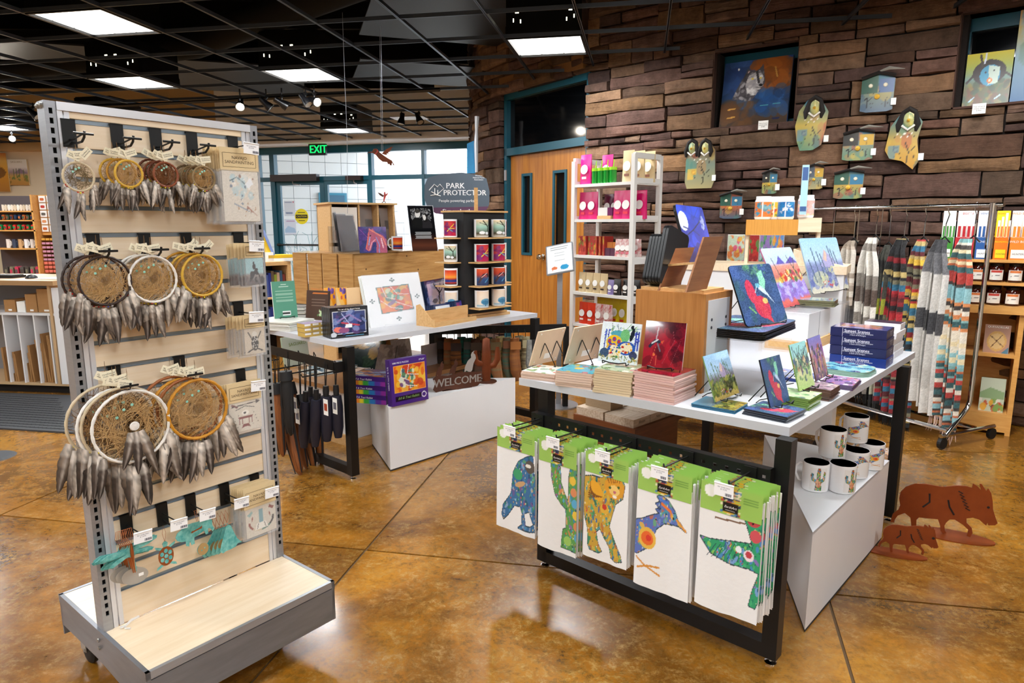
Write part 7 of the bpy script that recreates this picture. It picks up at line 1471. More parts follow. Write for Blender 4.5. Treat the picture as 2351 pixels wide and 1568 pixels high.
for k,(x,y,w,c1,c2)in enumerate(((1935,925,.2,'8c8880','5c5c60'),(1985,935,.2,'a8a49c','484c54'),(1880,940,.18,'6c6460','3c5468'))):
 q=MQ.inverted()@onp(x,y,MQ.translation,nQ);t=thing('throw_blanket',['grey throw hanging behind the mugs','pale grey patterned throw behind the upper mug','blue grey throw left of the mugs under the table'][k],'blanket',MQ@T(q.x,.0,0),'throws behind the mugs');fn=lambda u,v:((u-.5)*w*1.5,-.03*math.sin(u*8+k),.32+.55*v);printed('fold',art_flat([c1,c2],16,c1,20,30,k,.2),1,1,t,m=mat('knit_print','ffffff'),fn=fn);MB().tube([(0,0,.86),(0,0,zb_+.015)],.003,6).build('hanger_hook',chrome,t)
bN,bL=atz(2305,998,0),atz(2085,967,0);MBk=frame(bL,bN-bL,z=(0,0,1));WB=(bN-bL).length;nB=MBk.to_3x3()@V((0,-1,0));pine=mat('pine_shelf','e0a860',.4,col2='d2964c',nscale=4,stretch=(2,12,12))
bk=thing('bookcase','pale wooden bookcase with jars and packets at the right edge','bookcase',MBk);lz=lambda y:loc(MBk,nB,2290,y).z
zA,zB_,zC_,zD,zE,zF=lz(596),lz(650),lz(712),lz(815),lz(948),lz(998)
for a,b in((zA-.02,zA),(zB_-.015,zB_+.005)):MB().b2((0,.0,a),(WB+.03,.3,b)).build('shelf',pine,bk)
MB().b2((-.02,-.06,zC_-.02),(WB+.1,.32,zC_+.03)).build('ledge',pine,bk);MB().b2((0,-.03,zD-.012),(WB,.3,zD+.01)).build('shelf',pine,bk);MB().b2((0,-.03,.02),(WB,.3,zE)).build('plinth_front',pine,bk)
for x in(-.02,WB):MB().b2((x,-.03,0),(x+.03,.32,zC_)).build('side',pine,bk);MB().b2((x+(.03 if x>0 else 0),0,zC_),(x+(.06 if x>0 else .03),.32,zA)).build('side',pine,bk)
MB().b2((0,.3,0),(WB+.03,.32,zA)).build('back',pine,bk)
jam=mat('dark_jam','3c1008',.1,spec=.7)
for r,z in enumerate((zB_+.005,zC_+.03)):
 for i in range(6):
  x=WB+.0-.05-.105*i;t=thing('jam_jar','dark jam jar, %s from the right on the %s jar shelf'%(NTH[i],['upper','lower'][r]),'jar',MBk@T(x,.06,z),'jam jars in the bookcase');h=(zA-zB_)*.78
  MB().lathe([(.0,0),(.04,.002),(.044,.01),(.044,h*.78),(.036,h*.88),(0,h*.88)],16).build('jar',jam,t,True);MB().lathe([(.038,h*.87),(.04,h*.88),(.04,h),(0,h)],16).build('lid',mat('dark_lid','2c2018',.3,.6),t);fn=lambda u,v:(.0445*math.sin((u-.5)*2),-.0445*math.cos((u-.5)*2),h*(.12+.55*v));printed('label',Paint(14,14,'f0ece4').poly([(.1,.75),(.9,.75),(.9,1),(.1,1)],['c83c30','e07838'][i%2==0]).line([(.2,.4),(.8,.5)],.06,'3c3030').line([(.3,.2),(.7,.2)],.06,'a83c30'),1,1,t,fn=fn)
for k,(x0,x1,c,txt,c2)in enumerate(((2152,2186,'3f8c34','ELK','f0f0ea'),(2186,2234,'b82830','BISON','f4f0ee'),(2234,2276,'2c5c9c','VENISON','f0f2f4'),(2277,2313,'e87818','ROADKILL','f8d820'),(2313,2360,'f0882c','WILD BOAR','f4f0ea'))):
 a,b=loc(MBk,nB,x0+2,592),loc(MBk,nB,x1,592);w=b.x-a.x;z=zA;zt=loc(MBk,nB,x0,545).z;ztt=loc(MBk,nB,x0,490).z;t=thing('snack_display','%s meat stick display box on the bookcase top'%txt.lower(),'snack box',MBk@T(a.x,.02,z),'snack boxes on the bookcase');cm=mat('snack_'+c,c,.35)
 MB().b2((0,0,0),(w-.006,.16,zt-z)).build('box',cm,t);m=MB();addtext(m,txt,min(.03,w*.2),MV(w/2,(zt-z)*.8,-.001));m.build('lettering',mat('snack_l'+c2,c2,.4),t);MB().b2((.01,-.002,.01),(w-.016,0,(zt-z)*.45)).build('label',mat('snack_l'+c2,c2),t);m=MB();addtext(m,'HUNTERS',min(.02,w*.15),MV(w/2,(zt-z)*.25,-.003));m.build('print',ink,t)
 MB().b2((0,.15,0),(w-.006,.16,ztt-z+.02)).build('header',mat('snack_l'+c2,c2),t);m=MB();addtext(m,txt,min(.034,w*.19),MV(w/2,ztt-z,.148));m.build('header_lettering',cm,t)
 for i in range(4):MB().b2((.008+i*w/4.2,.03+.04*(i%2),0),(.005+(i+.85)*w/4.2,.045+.04*(i%2),(ztt-z)*(.85+.08*(i%3)))).build('stick_pack',paper,t);MB().b2((.01+i*w/4.2,.028+.04*(i%2),(zt-z)*1.02),(.003+(i+.85)*w/4.2,.03+.04*(i%2),(ztt-z)*.72)).build('stick_label',cm,t)
for(x0,x1,y0,y1,z,P,lab,tx)in((2256,2316,742,806,zD+.01,Paint(30,34,'b88c78').ell(.5,.42,.38,.36,'d8a860').ell(.5,.42,.3,.28,'e0bc80').line([(.3,.2),(.7,.65)],.03,'5c3018').line([(.25,.6),(.75,.25)],.03,'5c3018').poly([(.7,0),(1,0),(1,.25)],'4c7c94'),'square cookbook with a round quesadilla on its cover','QUESADILLAS'),(2245,2303,866,942,zE,Paint(30,36,'c8d0b8').blot(16,['e8a830','5c3820','7ca050','e8e0d0','c85030'],.12,(.05,.02,.95,.4),3,.9).poly([(0,.55),(.4,.72),(1,.6),(1,.4),(0,.4)],'8ca878'),'picture book of food and a green valley on the lowest shelf',None)):
 a,b=loc(MBk,nB,x0,y1),loc(MBk,nB,x1,y1);h=loc(MBk,nB,x0,y0).z-a.z;t=thing('cookbook',lab,'book',MBk@T(a.x,.02,z)@R(-.1,'X'),'books in the bookcase');w=b.x-a.x;MB().b2((0,0,0),(w,.015,h)).build('body',ink,t);o=printed('cover',P,w,h,t,x0=0,y0=0,z=0,M=MV(0,0,-.001));
 if tx:m=MB();addtext(m,tx,w*.13,MV(w/2,h*.92,-.002),bold=.001);m.build('lettering',paper,t)
zr3=1.2;cN=atz(1940,612,zr3);cL_,cR_=atz(1836,597,zr3),atz(1985,583,zr3);MCb=frame(V((cN.x,cN.y,0)),V((cR_.x-cN.x,cR_.y-cN.y,0)),z=(0,0,1));wC=.32;dC=1.15
t=thing('white_cabinet','tall white display cabinet with a pale wooden rim behind the right table','cabinet',MCb);MB().b2((0,0,.12),(wC,dC,zr3-.05)).build('body',white_lam,t);MB().b2((-.012,-.012,zr3-.05),(wC+.012,dC,zr3)).build('rim',maple,t)
for y in(.06,dC-.06):MB().lathe([(0,-.012),(.045,-.012),(.045,.012),(0,.012)],16,T(.05,y,.045)@R(PI/2,'Y')).build('caster_wheel',mat('black_rubber','141414'),t);MB().b2((.03,y-.02,.05),(.07,y+.02,.12)).build('caster_fork',chrome,t)
MB().add([(.02,.02,zr3),(wC,.02,zr3),(wC,.3,zr3+.1),(.02,.3,zr3+.1),(.02,.02,zr3-.01),(wC,.02,zr3-.01),(wC,.3,zr3-.01),(.02,.3,zr3-.01)],[(0,1,2,3),(4,7,6,5),(0,4,5,1),(1,5,6,2),(2,6,7,3),(3,7,4,0)]).build('slanted_tray',maple,t)
for k in range(3):m=MB();m.lathe([(0,0),(1,0),(1,.004),(0,.004)],18,MCb.inverted()@MCb@T(.08+.09*k,.15,zr3+.05)@R(.34,'X')@Matrix.Diagonal((.03,.05,1,1)));tt=thing('magnet','%s oval dark flower magnet on the slanted tray'%NTH[k],'magnet',MCb,'flower magnets');m.build('disc',mat('floral_dark','5c5468',.3,col2='a87c94',nscale=60),tt)
pc,nc,Mc2=plane_at(1728,640,1.0,yaw=-.15);t=thing('card_rack','clear rack of tall flower cards behind the blue hummingbird board','rack',Mc2);z0=loc(Mc2,nc,1728,640).z
for k,(a,b,cs)in enumerate(((1668,1708,['e87830','f0b040','e05070','c8d8c0']),(1708,1742,['c83028','4c8c40','e87050','a02020']),(1742,1770,['5c9c60','c8e0e0','2c6c50','8c70b0']),(1770,1798,['e8a830','7c58a8','e07848','5c88c0']))):
 p0,p1=loc(Mc2,nc,a,602),loc(Mc2,nc,b,602);zt=loc(Mc2,nc,a,538).z;w=p1.x-p0.x-.004;tt=thing('flower_card','%s upright flower card from the left in the clear rack'%NTH[k],'card',Mc2@T(p0.x,0,p0.z),'flower cards');MB().b2((0,0,0),(w,.003,zt-p0.z)).build('card',paper,tt);printed('picture',art_flat(cs,26,cs[3],20,30,k+2,.13),w*.96,(zt-p0.z)*.97,tt,x0=w*.02,z=0,M=MV(0,0,-.001))
q0,q1=loc(Mc2,nc,1658,690),loc(Mc2,nc,1800,690);q2=loc(Mc2,nc,1658,533);MB().b2((q0.x,-.03,q0.z-.1),(q1.x,-.026,q2.z-.12)).build('front_panel',clear,t);MB().b2((q0.x,.01,RZ-.0),(q1.x,.014,q2.z+.01)).build('back_panel',clear,t);MB().b2((q0.x,-.03,RZ),(q0.x+.004,.2,q2.z)).build('side_panel',clear,t);MB().b2((q0.x,.014,RZ),(q1.x,.05,RZ+.01)).build('foot',clear,t)
zw=1.46;pw,nw,Mw2=plane_at(1800,520,Y=4.3,yaw=.0);a,b=loc(Mw2,nw,1712,530),loc(Mw2,nw,1885,530);zt,zbm=loc(Mw2,nw,1800,504).z,loc(Mw2,nw,1800,540).z
t=thing('bamboo_riser','bamboo box riser carrying painted candle jars','riser',Mw2);MB().b2((a.x,0,zbm),(a.x+(b.x-a.x)*.7,.2,zt)).build('bamboo_front',mat('bamboo','d79a45',.4,col2='c88a38',nscale=10,stretch=(14,14,.5)),t);MB().b2((a.x+(b.x-a.x)*.7,.0,zbm+.02),(b.x,.25,zt+.01)).build('box_side',maple,t);MB().b2((b.x-.02,.03,1.0),(b.x,.2,zbm+.02)).b2((a.x,.03,1.0),(a.x+.02,.2,zbm)).build('leg',maple,t)
for k,(x,cs)in enumerate(((1750,['e07838','4c88a0','78a8b0','3c90b8']),(1776,['f0c040','c84030','4c8c50','f0f0e8']),(1803,['2878b8','3c98d0','f4f4f4','2060a0']),(1850,['e8b0a8','c8d0d8','e8d8a0','a8b8c8']))):
 p=loc(Mw2,nw,x,500);rr=(loc(Mw2,nw,x+20,500).x-p.x);h=loc(Mw2,nw,x,450).z-zt;tt=thing('candle_jar',['candle jar with an orange and teal painting, leftmost','candle jar with poppies half hidden between two others','candle jar with white daisies on bright blue','pale pink candle jar behind the clear label strip'][k],'candle',Mw2@T(p.x,.08+.05*(k%2),zt+(.01 if k==3 else 0)),'painted candle jars')
 MB().lathe([(0,0),(rr*.92,.002),(rr,.012),(rr,h*.8),(rr*.9,h*.88),(rr*.9,h),(rr*.85,h),(rr*.85,h*.8),(0,h*.8)],22).build('jar',mat('milk_glass','f2f2f4',.1,spec=.7),tt,True);fn=lambda u,v:(rr*1.01*math.sin((u-.5)*2.6),-rr*1.01*math.cos((u-.5)*2.6),h*(.12+.64*v));printed('painted_band',art_flat(cs,24,cs[0],26,20,k,.13).poly([(.48,0),(.52,0),(.52,1),(.48,1)],'ffffff'),1,1,tt,m=print_gloss,fn=fn)
p=loc(Mw2,nw,1842,500);zt2=loc(Mw2,nw,1842,375).z;tt=thing('label_strip','tall narrow pale blue label strip standing beside the candle jars','label',Mw2@T(p.x,.0,zt));MB().b2((-.025,0,0),(.025,.003,zt2-zt)).build('strip',clear,tt);MB().b2((-.02,-.001,.03),(.02,0,zt2-zt-.01)).build('print',mat('strip_blue','a8d0e0',.4),tt);MB().b2((-.016,-.002,(zt2-zt)*.7),(.016,-.001,(zt2-zt)*.93)).b2((-.018,-.002,.05),(.018,-.001,.08)).build('picture',mat('strip_navy','3c5c90',.4),tt)
sR,sL_=aty(1457,352,5.7),None;zS=sR.z;sL_=atz(1319,366,zS);MSh=frame(V((sL_.x,sL_.y,0)),V((sR.x-sL_.x,sR.y-sL_.y,0)),z=(0,0,1));WSh=V((sR.x-sL_.x,sR.y-sL_.y)).length;nS=MSh.to_3x3()@V((0,-1,0));DS=.34
us=thing('shelf_unit','white open shelf unit with bags of sweets and coffee beside the wooden doors','shelf unit',MSh);wp_m=mat('white_paint','e4e2de',.4)
for x in(0,WSh):
 for y in(0,DS):MB().b2((x-.02,y-.015,0),(x+.02,y+.02,zS-(.0 if x else .02))).build('post',wp_m,us)
 for yy in(352,410,497,598,690):z=loc(MSh,nS,1457,yy+3).z;MB().b2((x-.015,0,z-.025),(x+.015,DS,z+.02)).build('side_rung',wp_m,us)
sz=[loc(MSh,nS,1390,y).z for y in(420,503,588,676,752)]
for z in sz:MB().b2((-.01,-.01,z-.025),(WSh+.01,DS,z)).build('shelf',wp_m,us)
def pouch(x,y,z,w,h,c,lab,m_=None,c2=None,cat='pouch',grp='bags on the white shelves',nm='snack_pouch'):
 t=thing(nm,lab,cat,MSh@T(x,y,z),grp);n=5;m=MB();vs=[]
 for s in(-1,1):
  for j in range(n):
   v=j/(n-1);th=.028*(1-v)**.6*(1 if v<.99 else 0)+.001
   for i in range(4):u=i/3;vs.append(((u-.5)*w*(1-.04*math.sin(v*3)),s*th*(.35+.65*math.sin(PI*u)),v*h))
 f=[(j*4+i,j*4+i+1,(j+1)*4+i+1,(j+1)*4+i)for j in range(n-1)for i in range(3)];f+=[tuple(a+n*4 for a in q[::-1])for q in f];f+=[(j*4,(j+1)*4,n*4+(j+1)*4,n*4+j*4)for j in range(n-1)]+[(j*4+3,n*4+j*4+3,n*4+(j+1)*4+3,(j+1)*4+3)for j in range(n-1)]+[(0,n*4,n*4+1,1),(1,n*4+1,n*4+2,2),(2,n*4+2,n*4+3,3)]
 m.add(vs,f);m.build('pouch',m_ or mat('foil_'+c,c,.3,spec=.7),t,True);MB().lathe([(0,0),(1,0),(1,.002),(0,.002)],18,T(0,-.026,h*.5)@R(PI/2-.1,'X')@Matrix.Diagonal((w*.33,h*.16,1,1))).build('label',paper,t);MB().b2((-w*.2,-.03,h*.18),(w*.2,-.026,h*.26)).build('lower_label',mat('lab_'+(c2 or 'e8788c'),c2 or 'e8788c',.5),t)
u=WSh
pouch(.1,.05,sz[0],.13,.26,'e0107c','hot pink pouch at the left of the top shelf',c2='f8e8ee');pouch(.22,.2,sz[0],.13,.26,'d01070','second pink pouch behind the green jars')
for i in range(4):
 t=thing('straw_jar','%s green glass jar with a lime lid and straw from the left'%NTH[i],'jar',MSh@T(.205+.068*i,.06,sz[0]),'green jars on the top shelf');MB().lathe([(0,0),(.03,.002),(.032,.01),(.032,.11),(0,.11)],14).build('jar',mat('green_glass','128a2c',.08,spec=.8),t,True);MB().lathe([(0,.112),(.034,.11),(.034,.135),(0,.135)],14).build('lid',mat('lime','9ad820',.4),t);MB().tube([(0,0,.13),(.008,0,.2)],.004,6).build('straw',mat('lime','9ad820'),t)
for i in range(3):pouch(u-.1+.03*i,.05+.1*i,sz[0],.12,.26,'c89c68','%s kraft coffee bag from the front on the top shelf'%NTH[i],kraft,c2='8c5c4c')
for i,x in enumerate((.09,.19,u-.19,u-.1,u-.02)):pouch(x,.05+(.08 if i==4 else 0),sz[1],.12,.24,'d8106c','%s magenta pouch from the left on the second shelf'%NTH[i],c2='e83c50')
for i in range(2):pouch(.28+.08*i,.16,sz[1],.1,.22,'5c1838','%s dark plum bag in the middle of the second shelf'%NTH[i],c2='c8b070')
t=thing('bar_box','small white and purple bar box in the middle of the second shelf','box',MSh@T(.26,.03,sz[1]));MB().b2((0,0,0),(.16,.1,.03)).build('tray',plywood,t);MB().b2((.0,.01,.03),(.11,.09,.1)).build('white_pack',paper,t);MB().b2((.112,.01,.03),(.17,.09,.1)).build('purple_pack',mat('plum','6c2058',.3),t)
for i in range(7):t=thing('candy_box','%s red and orange fruit candy box from the left on the third shelf'%NTH[i],'box',MSh@T(.04+(.1*i if i<2 else .16+.022*i),.03+.02*(i%2),sz[2]),'fruit candy boxes');w=.09 if i<2 else .02;MB().b2((0,0,0),(w,.12,.17)).build('box',mat('candy_red','a83430',.35),t);printed('front',art_flat(['e8b030','8c1c20','e86c48','7c8c3c'],14,'b84038',12,20,i,.14),w,.17,t,x0=0,M=MV(0,0,-.001))
for i in range(2):t=thing('fudge_box','%s clear box of purple sweets with an orange band'%NTH[i],'box',MSh@T(.34+.075*i,.04,sz[2]),'clear sweet boxes');MB().b2((0,0,0),(.07,.12,.07)).build('box',mat('purple_jelly','5c3c50',.15),t);MB().b2((0,.03,.07),(.07,.12,.12)).build('band',mat('orange_band','e8944c',.4),t)
for i in range(6):pouch(.5+.055*(i%3)+.02,.04+.1*(i//3),sz[2],.09,.15,'b82828','%s clear bag of red candy on the third shelf'%NTH[i],mat('red_candy','b82820',.15,col2='e8e0dc',nscale=25))
for i in range(4):pouch(.09+.088*i,.04,sz[3],.085,.18,'c8a878','%s brown paper nut bag from the left on the fourth shelf'%NTH[i],kraft,c2='3c2c24')
pouch(.44,.04,sz[3],.07,.13,'8878b0','small purple clear bag between brown and black bags',c2='e8e0e8')
for i in range(3):pouch(.51+.08*i,.04+.03*i,sz[3],.078,.14,'1c1a1a','%s black bag with a white label on the fourth shelf'%NTH[i],c2='e8e0d8')
for i in range(4):t=pouch(.1+.1*i,.05,sz[4],.1,.2,'d83c28' if i<2 else 'e8b4a0','%s red candy bag from the left on the lowest visible shelf'%NTH[i],mat('red_candy','b82820')if i>1 else mat('red_foil','d83820',.2,spec=.8),c2='f0e0d8')
for i in range(4):pouch(.2+.09*i,.18,sz[4],.1,.24,'d8c020','%s yellow candy bag at the back of the lowest visible shelf'%NTH[i],c2='c83020')
p,n,M=plane_at(1286,900,0,yaw=.5);p=aty(1286,610,5.3);M=frame(V((p.x,p.y,0)),(1,-.25,0),z=(0,0,1));n=M.to_3x3()@V((0,-1,0));t=thing('sign_stand','slim silver floor stand with a tilted white instruction sheet','sign stand',M)
MB().b2((-.02,-.01,.01),(.02,.01,p.z)).build('pole',steel,t);MB().lathe([(0,0),(.16,0),(.16,.01),(0,.012)],24).build('base',steel,t);q=[loc(M,n,x,y)for x,y in((1249,605),(1293,611),(1318,556),(1287,551))];w=.2;h=.26;Mx2=T(0,-.03,p.z+.06)@R(-.2,'Y')@R(.9,'X');MB().prism(rrect(w+.02,h+.02,.008),.012,Mx2,z0=-.013).build('sheet_frame',steel,t);PP=Paint(40,52,'f4f6f6').line([(.15,.92),(.85,.92)],.025,'4c5c60').line([(.15,.84),(.8,.84)],.025,'4c5c60').ell(.28,.16,.12,.06,'e07848').ell(.68,.16,.17,.09,'2890c0').line([(.56,.08),(.58,.14)],.04,'2890c0').line([(.8,.08),(.78,.14)],.04,'2890c0').line([(.2,.08),(.22,.14)],.03,'e07848')
for i in range(4):PP.line([(.3,.7-.09*i),(.7,.7-.09*i)],.014,'9ca4a8')
printed('sheet',PP,w,h,t,M=Mx2@T(0,-h/2,0))
pz,nz_,MZ=plane_at(1050,450,Y=6.9,yaw=0);t=thing('park_sign','dark rounded PARK PROTECTOR sign board with a plum lower band','sign',MZ)
ol=[(975,425),(982,408),(1010,400),(1060,396),(1100,402),(1117,410),(1124,440),(1123,470),(1112,488),(1080,494),(1040,495),(1000,490),(982,478),(974,455)];plate2('board',pxpoly(MZ,nz_,ol,(0,0),1),.02,mat('slate_board','4a5560',.5),t)
plate2('lower_band',pxpoly(MZ,nz_,[(983,477),(1122,474),(1112,488),(1080,494),(1040,495),(1000,490)],(0,0),1),.001,mat('plum_band','55304c',.5),t,-.0015)
wi=mat('sign_white','e8e8e8',.5);sc_=(loc(MZ,nz_,1100,440).x-loc(MZ,nz_,1000,440).x)/100;m=MB()
for tx,x,y,s in(('PARK',1045,427,18),('PROTECTOR',1067,443,17.5),('People powering parks.',1049,461,9),('Sign up by the',1052,485,13)):q=loc(MZ,nz_,x,y);addtext(m,tx,s*sc_*.98,MV(q.x,q.z,-.002),bold=.003 if s>12 else .001)
q=loc(MZ,nz_,1099,408);addtext(m,'Western\nNational Parks\nAssociation',4.5*sc_,MV(q.x,q.z,-.002));
for pts in([(985,437),(997,423),(1004,429),(1010,423),(1019,433),(1003,447),(990,440)],[(998,448),(998,432)],[(1005,448),(1005,436)],[(988,449),(1000,447),(1012,450)]):m.tube([(a.x,-.003,a.z)for a in(loc(MZ,nz_,x,y)for x,y in pts)],.004,4)
m.build('lettering',wi,t);q=loc(MZ,nz_,1050,470);MB().b2((q.x-.02,.02,0),(q.x+.02,.04,q.z)).build('post',steel,t);MB().b2((q.x-.2,-.1,0),(q.x+.2,.15,.012)).build('foot',steel,t)
pz,nz_,MZ=plane_at(1085,330,Y=8.2);t=thing('wall_banner','blue banner beside a pale wrench-shaped bar at the rounded stone wall end','banner',MZ);plate2('cloth',pxpoly(MZ,nz_,[(1072,330),(1090,322),(1094,360),(1092,398),(1072,398)],(0,0),1),.01,mat('banner_blue','2880b8',.6,col2='3c98cc',nscale=4),t)
m=MB();m.tube([(a.x,-.02,a.z)for a in(loc(MZ,nz_,x,y)for x,y in((1095,268),(1094,300),(1093,330),(1094,396)))],[.03,.018,.026,.018],8);m.build('bar',mat('silver_rail','d3d4d8'),t)
def wmask(px,py,wpx,hpx,kind,lab):
 s,z=onwall(px,py);w=wpx/1538*wp(s)[0].length*.95;h=hpx/1538*wp(s)[0].length*.92;t=thing('wall_mask',lab,'mask',wallM(s,z,.062),'painted masks on the stone wall')
 g=random.Random(int(px));P=Paint(30,40);P.grad([(0,['e0a030','70a080','c8b880','58708c'][g.randrange(4)]),(.5,['d86838','d8b050','8c9c88','e0c050'][g.randrange(4)]),(1,['2878a0','3c6c94','b87848','4c8ca8'][g.randrange(4)])]).blot(10,['c84838','3c5c80','e8c050','4c9080','d89050'],.16,(0,0,1,1),int(px),.45)
 if kind=='face':
  poly=[(-.5,-.45),(-.3,-.5),(-.05,-.46),(.05,-.46),(.3,-.5),(.48,-.46),(.5,.36),(.3,.46),(0,.5),(-.3,.46),(-.5,.36)];P.poly([(0,.5),(.5,.5),(.5,1),(0,1)],['3a3a38','2880a8','386858','5c6878'][g.randrange(4)]).poly([(.55,.5),(1,.5),(1,.85),(.55,.85)],['c84030','5878b0','e8b838','3888b0'][g.randrange(4)])
 else:poly=[(-.42,-.3),(-.3,-.5),(.1,-.5),(.35,-.4),(.45,-.1),(.5,.25),(.35,.4),(.2,.5),(-.15,.5),(-.4,.3),(-.5,0)]if px!=2078 else[(-.5,-.15),(-.35,-.3),(0,-.35),(.3,-.5),(.45,-.35),(.35,0),(.45,.3),(.2,.5),(-.1,.5),(-.4,.25)];P.line([(.6,.1),(.65,.3),(.55,.45)],.03,'303028').line([(.65,.3),(.8,.38)],.02,'303028').ell(.3,.35,.08,.06,'8c4830').ell(.3,.35,.05,.035,'e0b060')
 if kind=='two':poly=[(-.5,-.35),(-.42,-.5),(-.08,-.5),(-.04,-.47),(.04,-.5),(.4,-.5),(.5,-.3),(.46,.3),(.3,.45),(0,.38),(-.3,.48),(-.48,.25)]
 P.a*=.86;g3=random.Random(int(py))
 for i in range(12):P.ell(g3.uniform(.15,.85),g3.uniform(.1,.6),.018,.014,'2c2420')
 if kind!='face':[P.ell(.3+.1*i,.62-.05*(i%2),.02,.016,'f0e8d8')for i in range(5)];P.poly([(.1,.2),(.3,.2),(.3,.3),(.4,.3),(.4,.42),(.1,.42)],['c84838','e8b840','5c88a0'][int(px)%3],.7)
 else:P.line([(.2,.12),(.22,.4),(.12,.34)],.03,'20242c').line([(.22,.3),(.34,.38)],.03,'20242c').line([(.75,.12),(.78,.36)],.03,'20242c')
 poly=[(x*w,y*h)for x,y in poly];MB().prism(poly,.012,z0=-.012).build('plaque',mat('clay_edge','6c5c4c',.7),t)
 xs=np.array([a for a,_ in poly]);Pm=P;n_=14
 def fn(u,v):
  x,y=(u-.5)*w,(v-.5)*h;hit=[x1+(y-y1)/(y2-y1+1e-9)*(x2-x1)for(x1,y1),(x2,y2)in zip(poly,poly[1:]+poly[:1])if min(y1,y2)<=y<=max(y1,y2)and abs(y2-y1)>1e-6]
  if hit:x=max(min(hit)+.001,min(max(hit)-.001,x))
  else:x=0
  return(x,y,.001+.012*math.cos(x/w*2.6))
 printed('painted_face',P,w,h,t,m=print_satin,fn=fn)
 hair=mat('black_hair','1a1412',.7);fm=mat('feather_grey','8c8880',.8)
 def head(x,y,r):
  m=MB();m.lathe([(0,.0),(.8,.1),(1,.3),(.7,.8),(0,1)],12,T(x,y,.0)@Matrix.Diagonal((r,r*1.4,r,1)));m.build('head',mat('mask_teal','2f8c94',.4,col2='d8c870',nscale=9),t,True);MB().add([(x+.02*r,y-r*1.25,r*.55),(x+r*.8,y-r*.5,r*.55),(x+r*.85,y+r*.7,r*.6),(x+.02*r,y+r*1.2,r*.75),(x+.02*r,y,r*1.04)],[(0,1,4),(1,2,4),(2,3,4),(3,0,4)]).build('cream_cheek',mat('mask_cream','e0d8a0',.4),t);m=MB();m.tube([(x-r,y+r,.01),(x,y+r*1.7,.02),(x+r,y+r,.01)],r*.5,7).tube([(x+r*.9,y+r,.01),(x+r*1.4,y-r,.01),(x+r*1.2,y-2.2*r,.01)],[r*.5,r*.6,r*.2],6).tube([(x-r*.9,y+r,.01),(x-r*1.5,y-r,.01),(x-r*1.6,y-2.2*r,.01)],[r*.5,r*.6,r*.2],6);m.build('hair',hair,t,True)
  m=MB();m.tube([(x-r,y-r*1.1,.02),(x,y-r*1.9,.03),(x+r,y-r*1.1,.02)],r*.2,6);m.build('necklace',mat('bead_white','e8e4dc',.5),t);MB().lathe([(0,0),(r*.3,0),(0,r*.5)],8,T(x,y-r*.3,r)).build('nose',mat('nose_yellow','e0b040',.4),t)
 if kind=='body':head(w*.08,h*.36,w*.17)
 elif kind=='two':head(-w*.28,h*.38,w*.13);head(w*.16,h*.36,w*.13)
 else:
  m=MB();m.tube([(-w*.5,h*.4,.02),(0,h*.52,.035),(w*.5,h*.42,.02)],h*.05,6);m.build('hair',hair,t);MB().lathe([(0,0),(w*.09,0),(w*.08,.02),(0,.03)],10,T(0,-h*.1,.01)).build('mouth',mat('nose_yellow','e0b040'),t)
  for x in(-w*.22,w*.22):MB().lathe([(0,0),(w*.07,0),(w*.05,.006),(0,.006)],10,T(x,h*.2,.012)).build('eye',mat('eye_cream','e8e0c8',.5),t)
  m=MB();m.tube([(-w*.1,h*.52,.03),(w*.3,h*.6,.05),(w*.75,h*.54,.05)],[.003,h*.05,.002],6);m.build('feather',fm,t)
 MB().b2((w*.42,-h*.35,.02),(w*.42+.035,-h*.35+.05,.022)).build('price_tag',paper,t)
for a in((1615,380,72,106,'two','double clay figure with two black-haired heads, leftmost on the wall'),(1865,290,64,106,'body','red and green clay figure with black hair right of the wolf painting'),(2078,325,66,118,'body','long curved clay figure with a white collar at the right of the group'),(2016,217,60,76,'face','blue and orange clay mask, highest on the wall'),(1972,336,58,62,'face','grey and ochre clay mask between the two tall figures'),(1772,420,32,50,'face','small red and purple clay mask left of the label strip'),(1872,408,36,52,'face','small orange and grey clay mask right of the label strip'),(1950,425,56,60,'face','red, yellow and black quartered clay mask, lowest right'),(1684,473,50,58,'face','grey and yellow clay mask low beside the owl board')):wmask(*a)
def painting(k,x0,x1,yb,yt,P,lab,lean=.1,skw=0):
 r=(NI1,NI2)[k];s0,_=onwall(x0,yb);s1,_=onwall(x1,yb);a,b=wp(s0)[0],wp(s1)[0];n=wp(s0)[1];e=V((b.x-a.x,b.y-a.y,0));o=(V((a.x,a.y,0))+V((b.x,b.y,0)))/2-V((n.x,n.y,0))*.03;o.z=r[2]+.004;bkd=-V((n.x,n.y,0));lean_=lean
 h=zup(V((a.x,a.y,0)),yt)-r[2];M=frame(o,e,y=(V((0,0,1))*math.cos(lean_)+bkd*math.sin(lean_))+e.normalized()*skw);t=thing('painting',lab,'painting',M,'paintings in the wall niches');w=e.length
 MB().b2((-w/2,0,-.03),(w/2,h,0)).build('canvas',mat('canvas_edge','30507c',.6),t);printed('painted_face',P,w,h,t,z=.001)
P=Paint(110,104);P.grad([(0,'3c2c20'),(.25,'503824'),(.45,'1c3c68'),(.7,'3c4050'),(1,'24447c')]).blot(60,['8c4818','a85c1c','6c3c18'],.12,(.5,.5,1,1),6,.5).blot(40,['1c4880','2c5c98','182c50'],.12,(.3,.15,1,.5),4,.45).blot(30,['2c4c84','3c5c98','24386c'],.12,(0,.55,.45,1),7,.5).blot(30,['5c3818','6c4420'],.1,(0,0,.5,.35),9,.4)
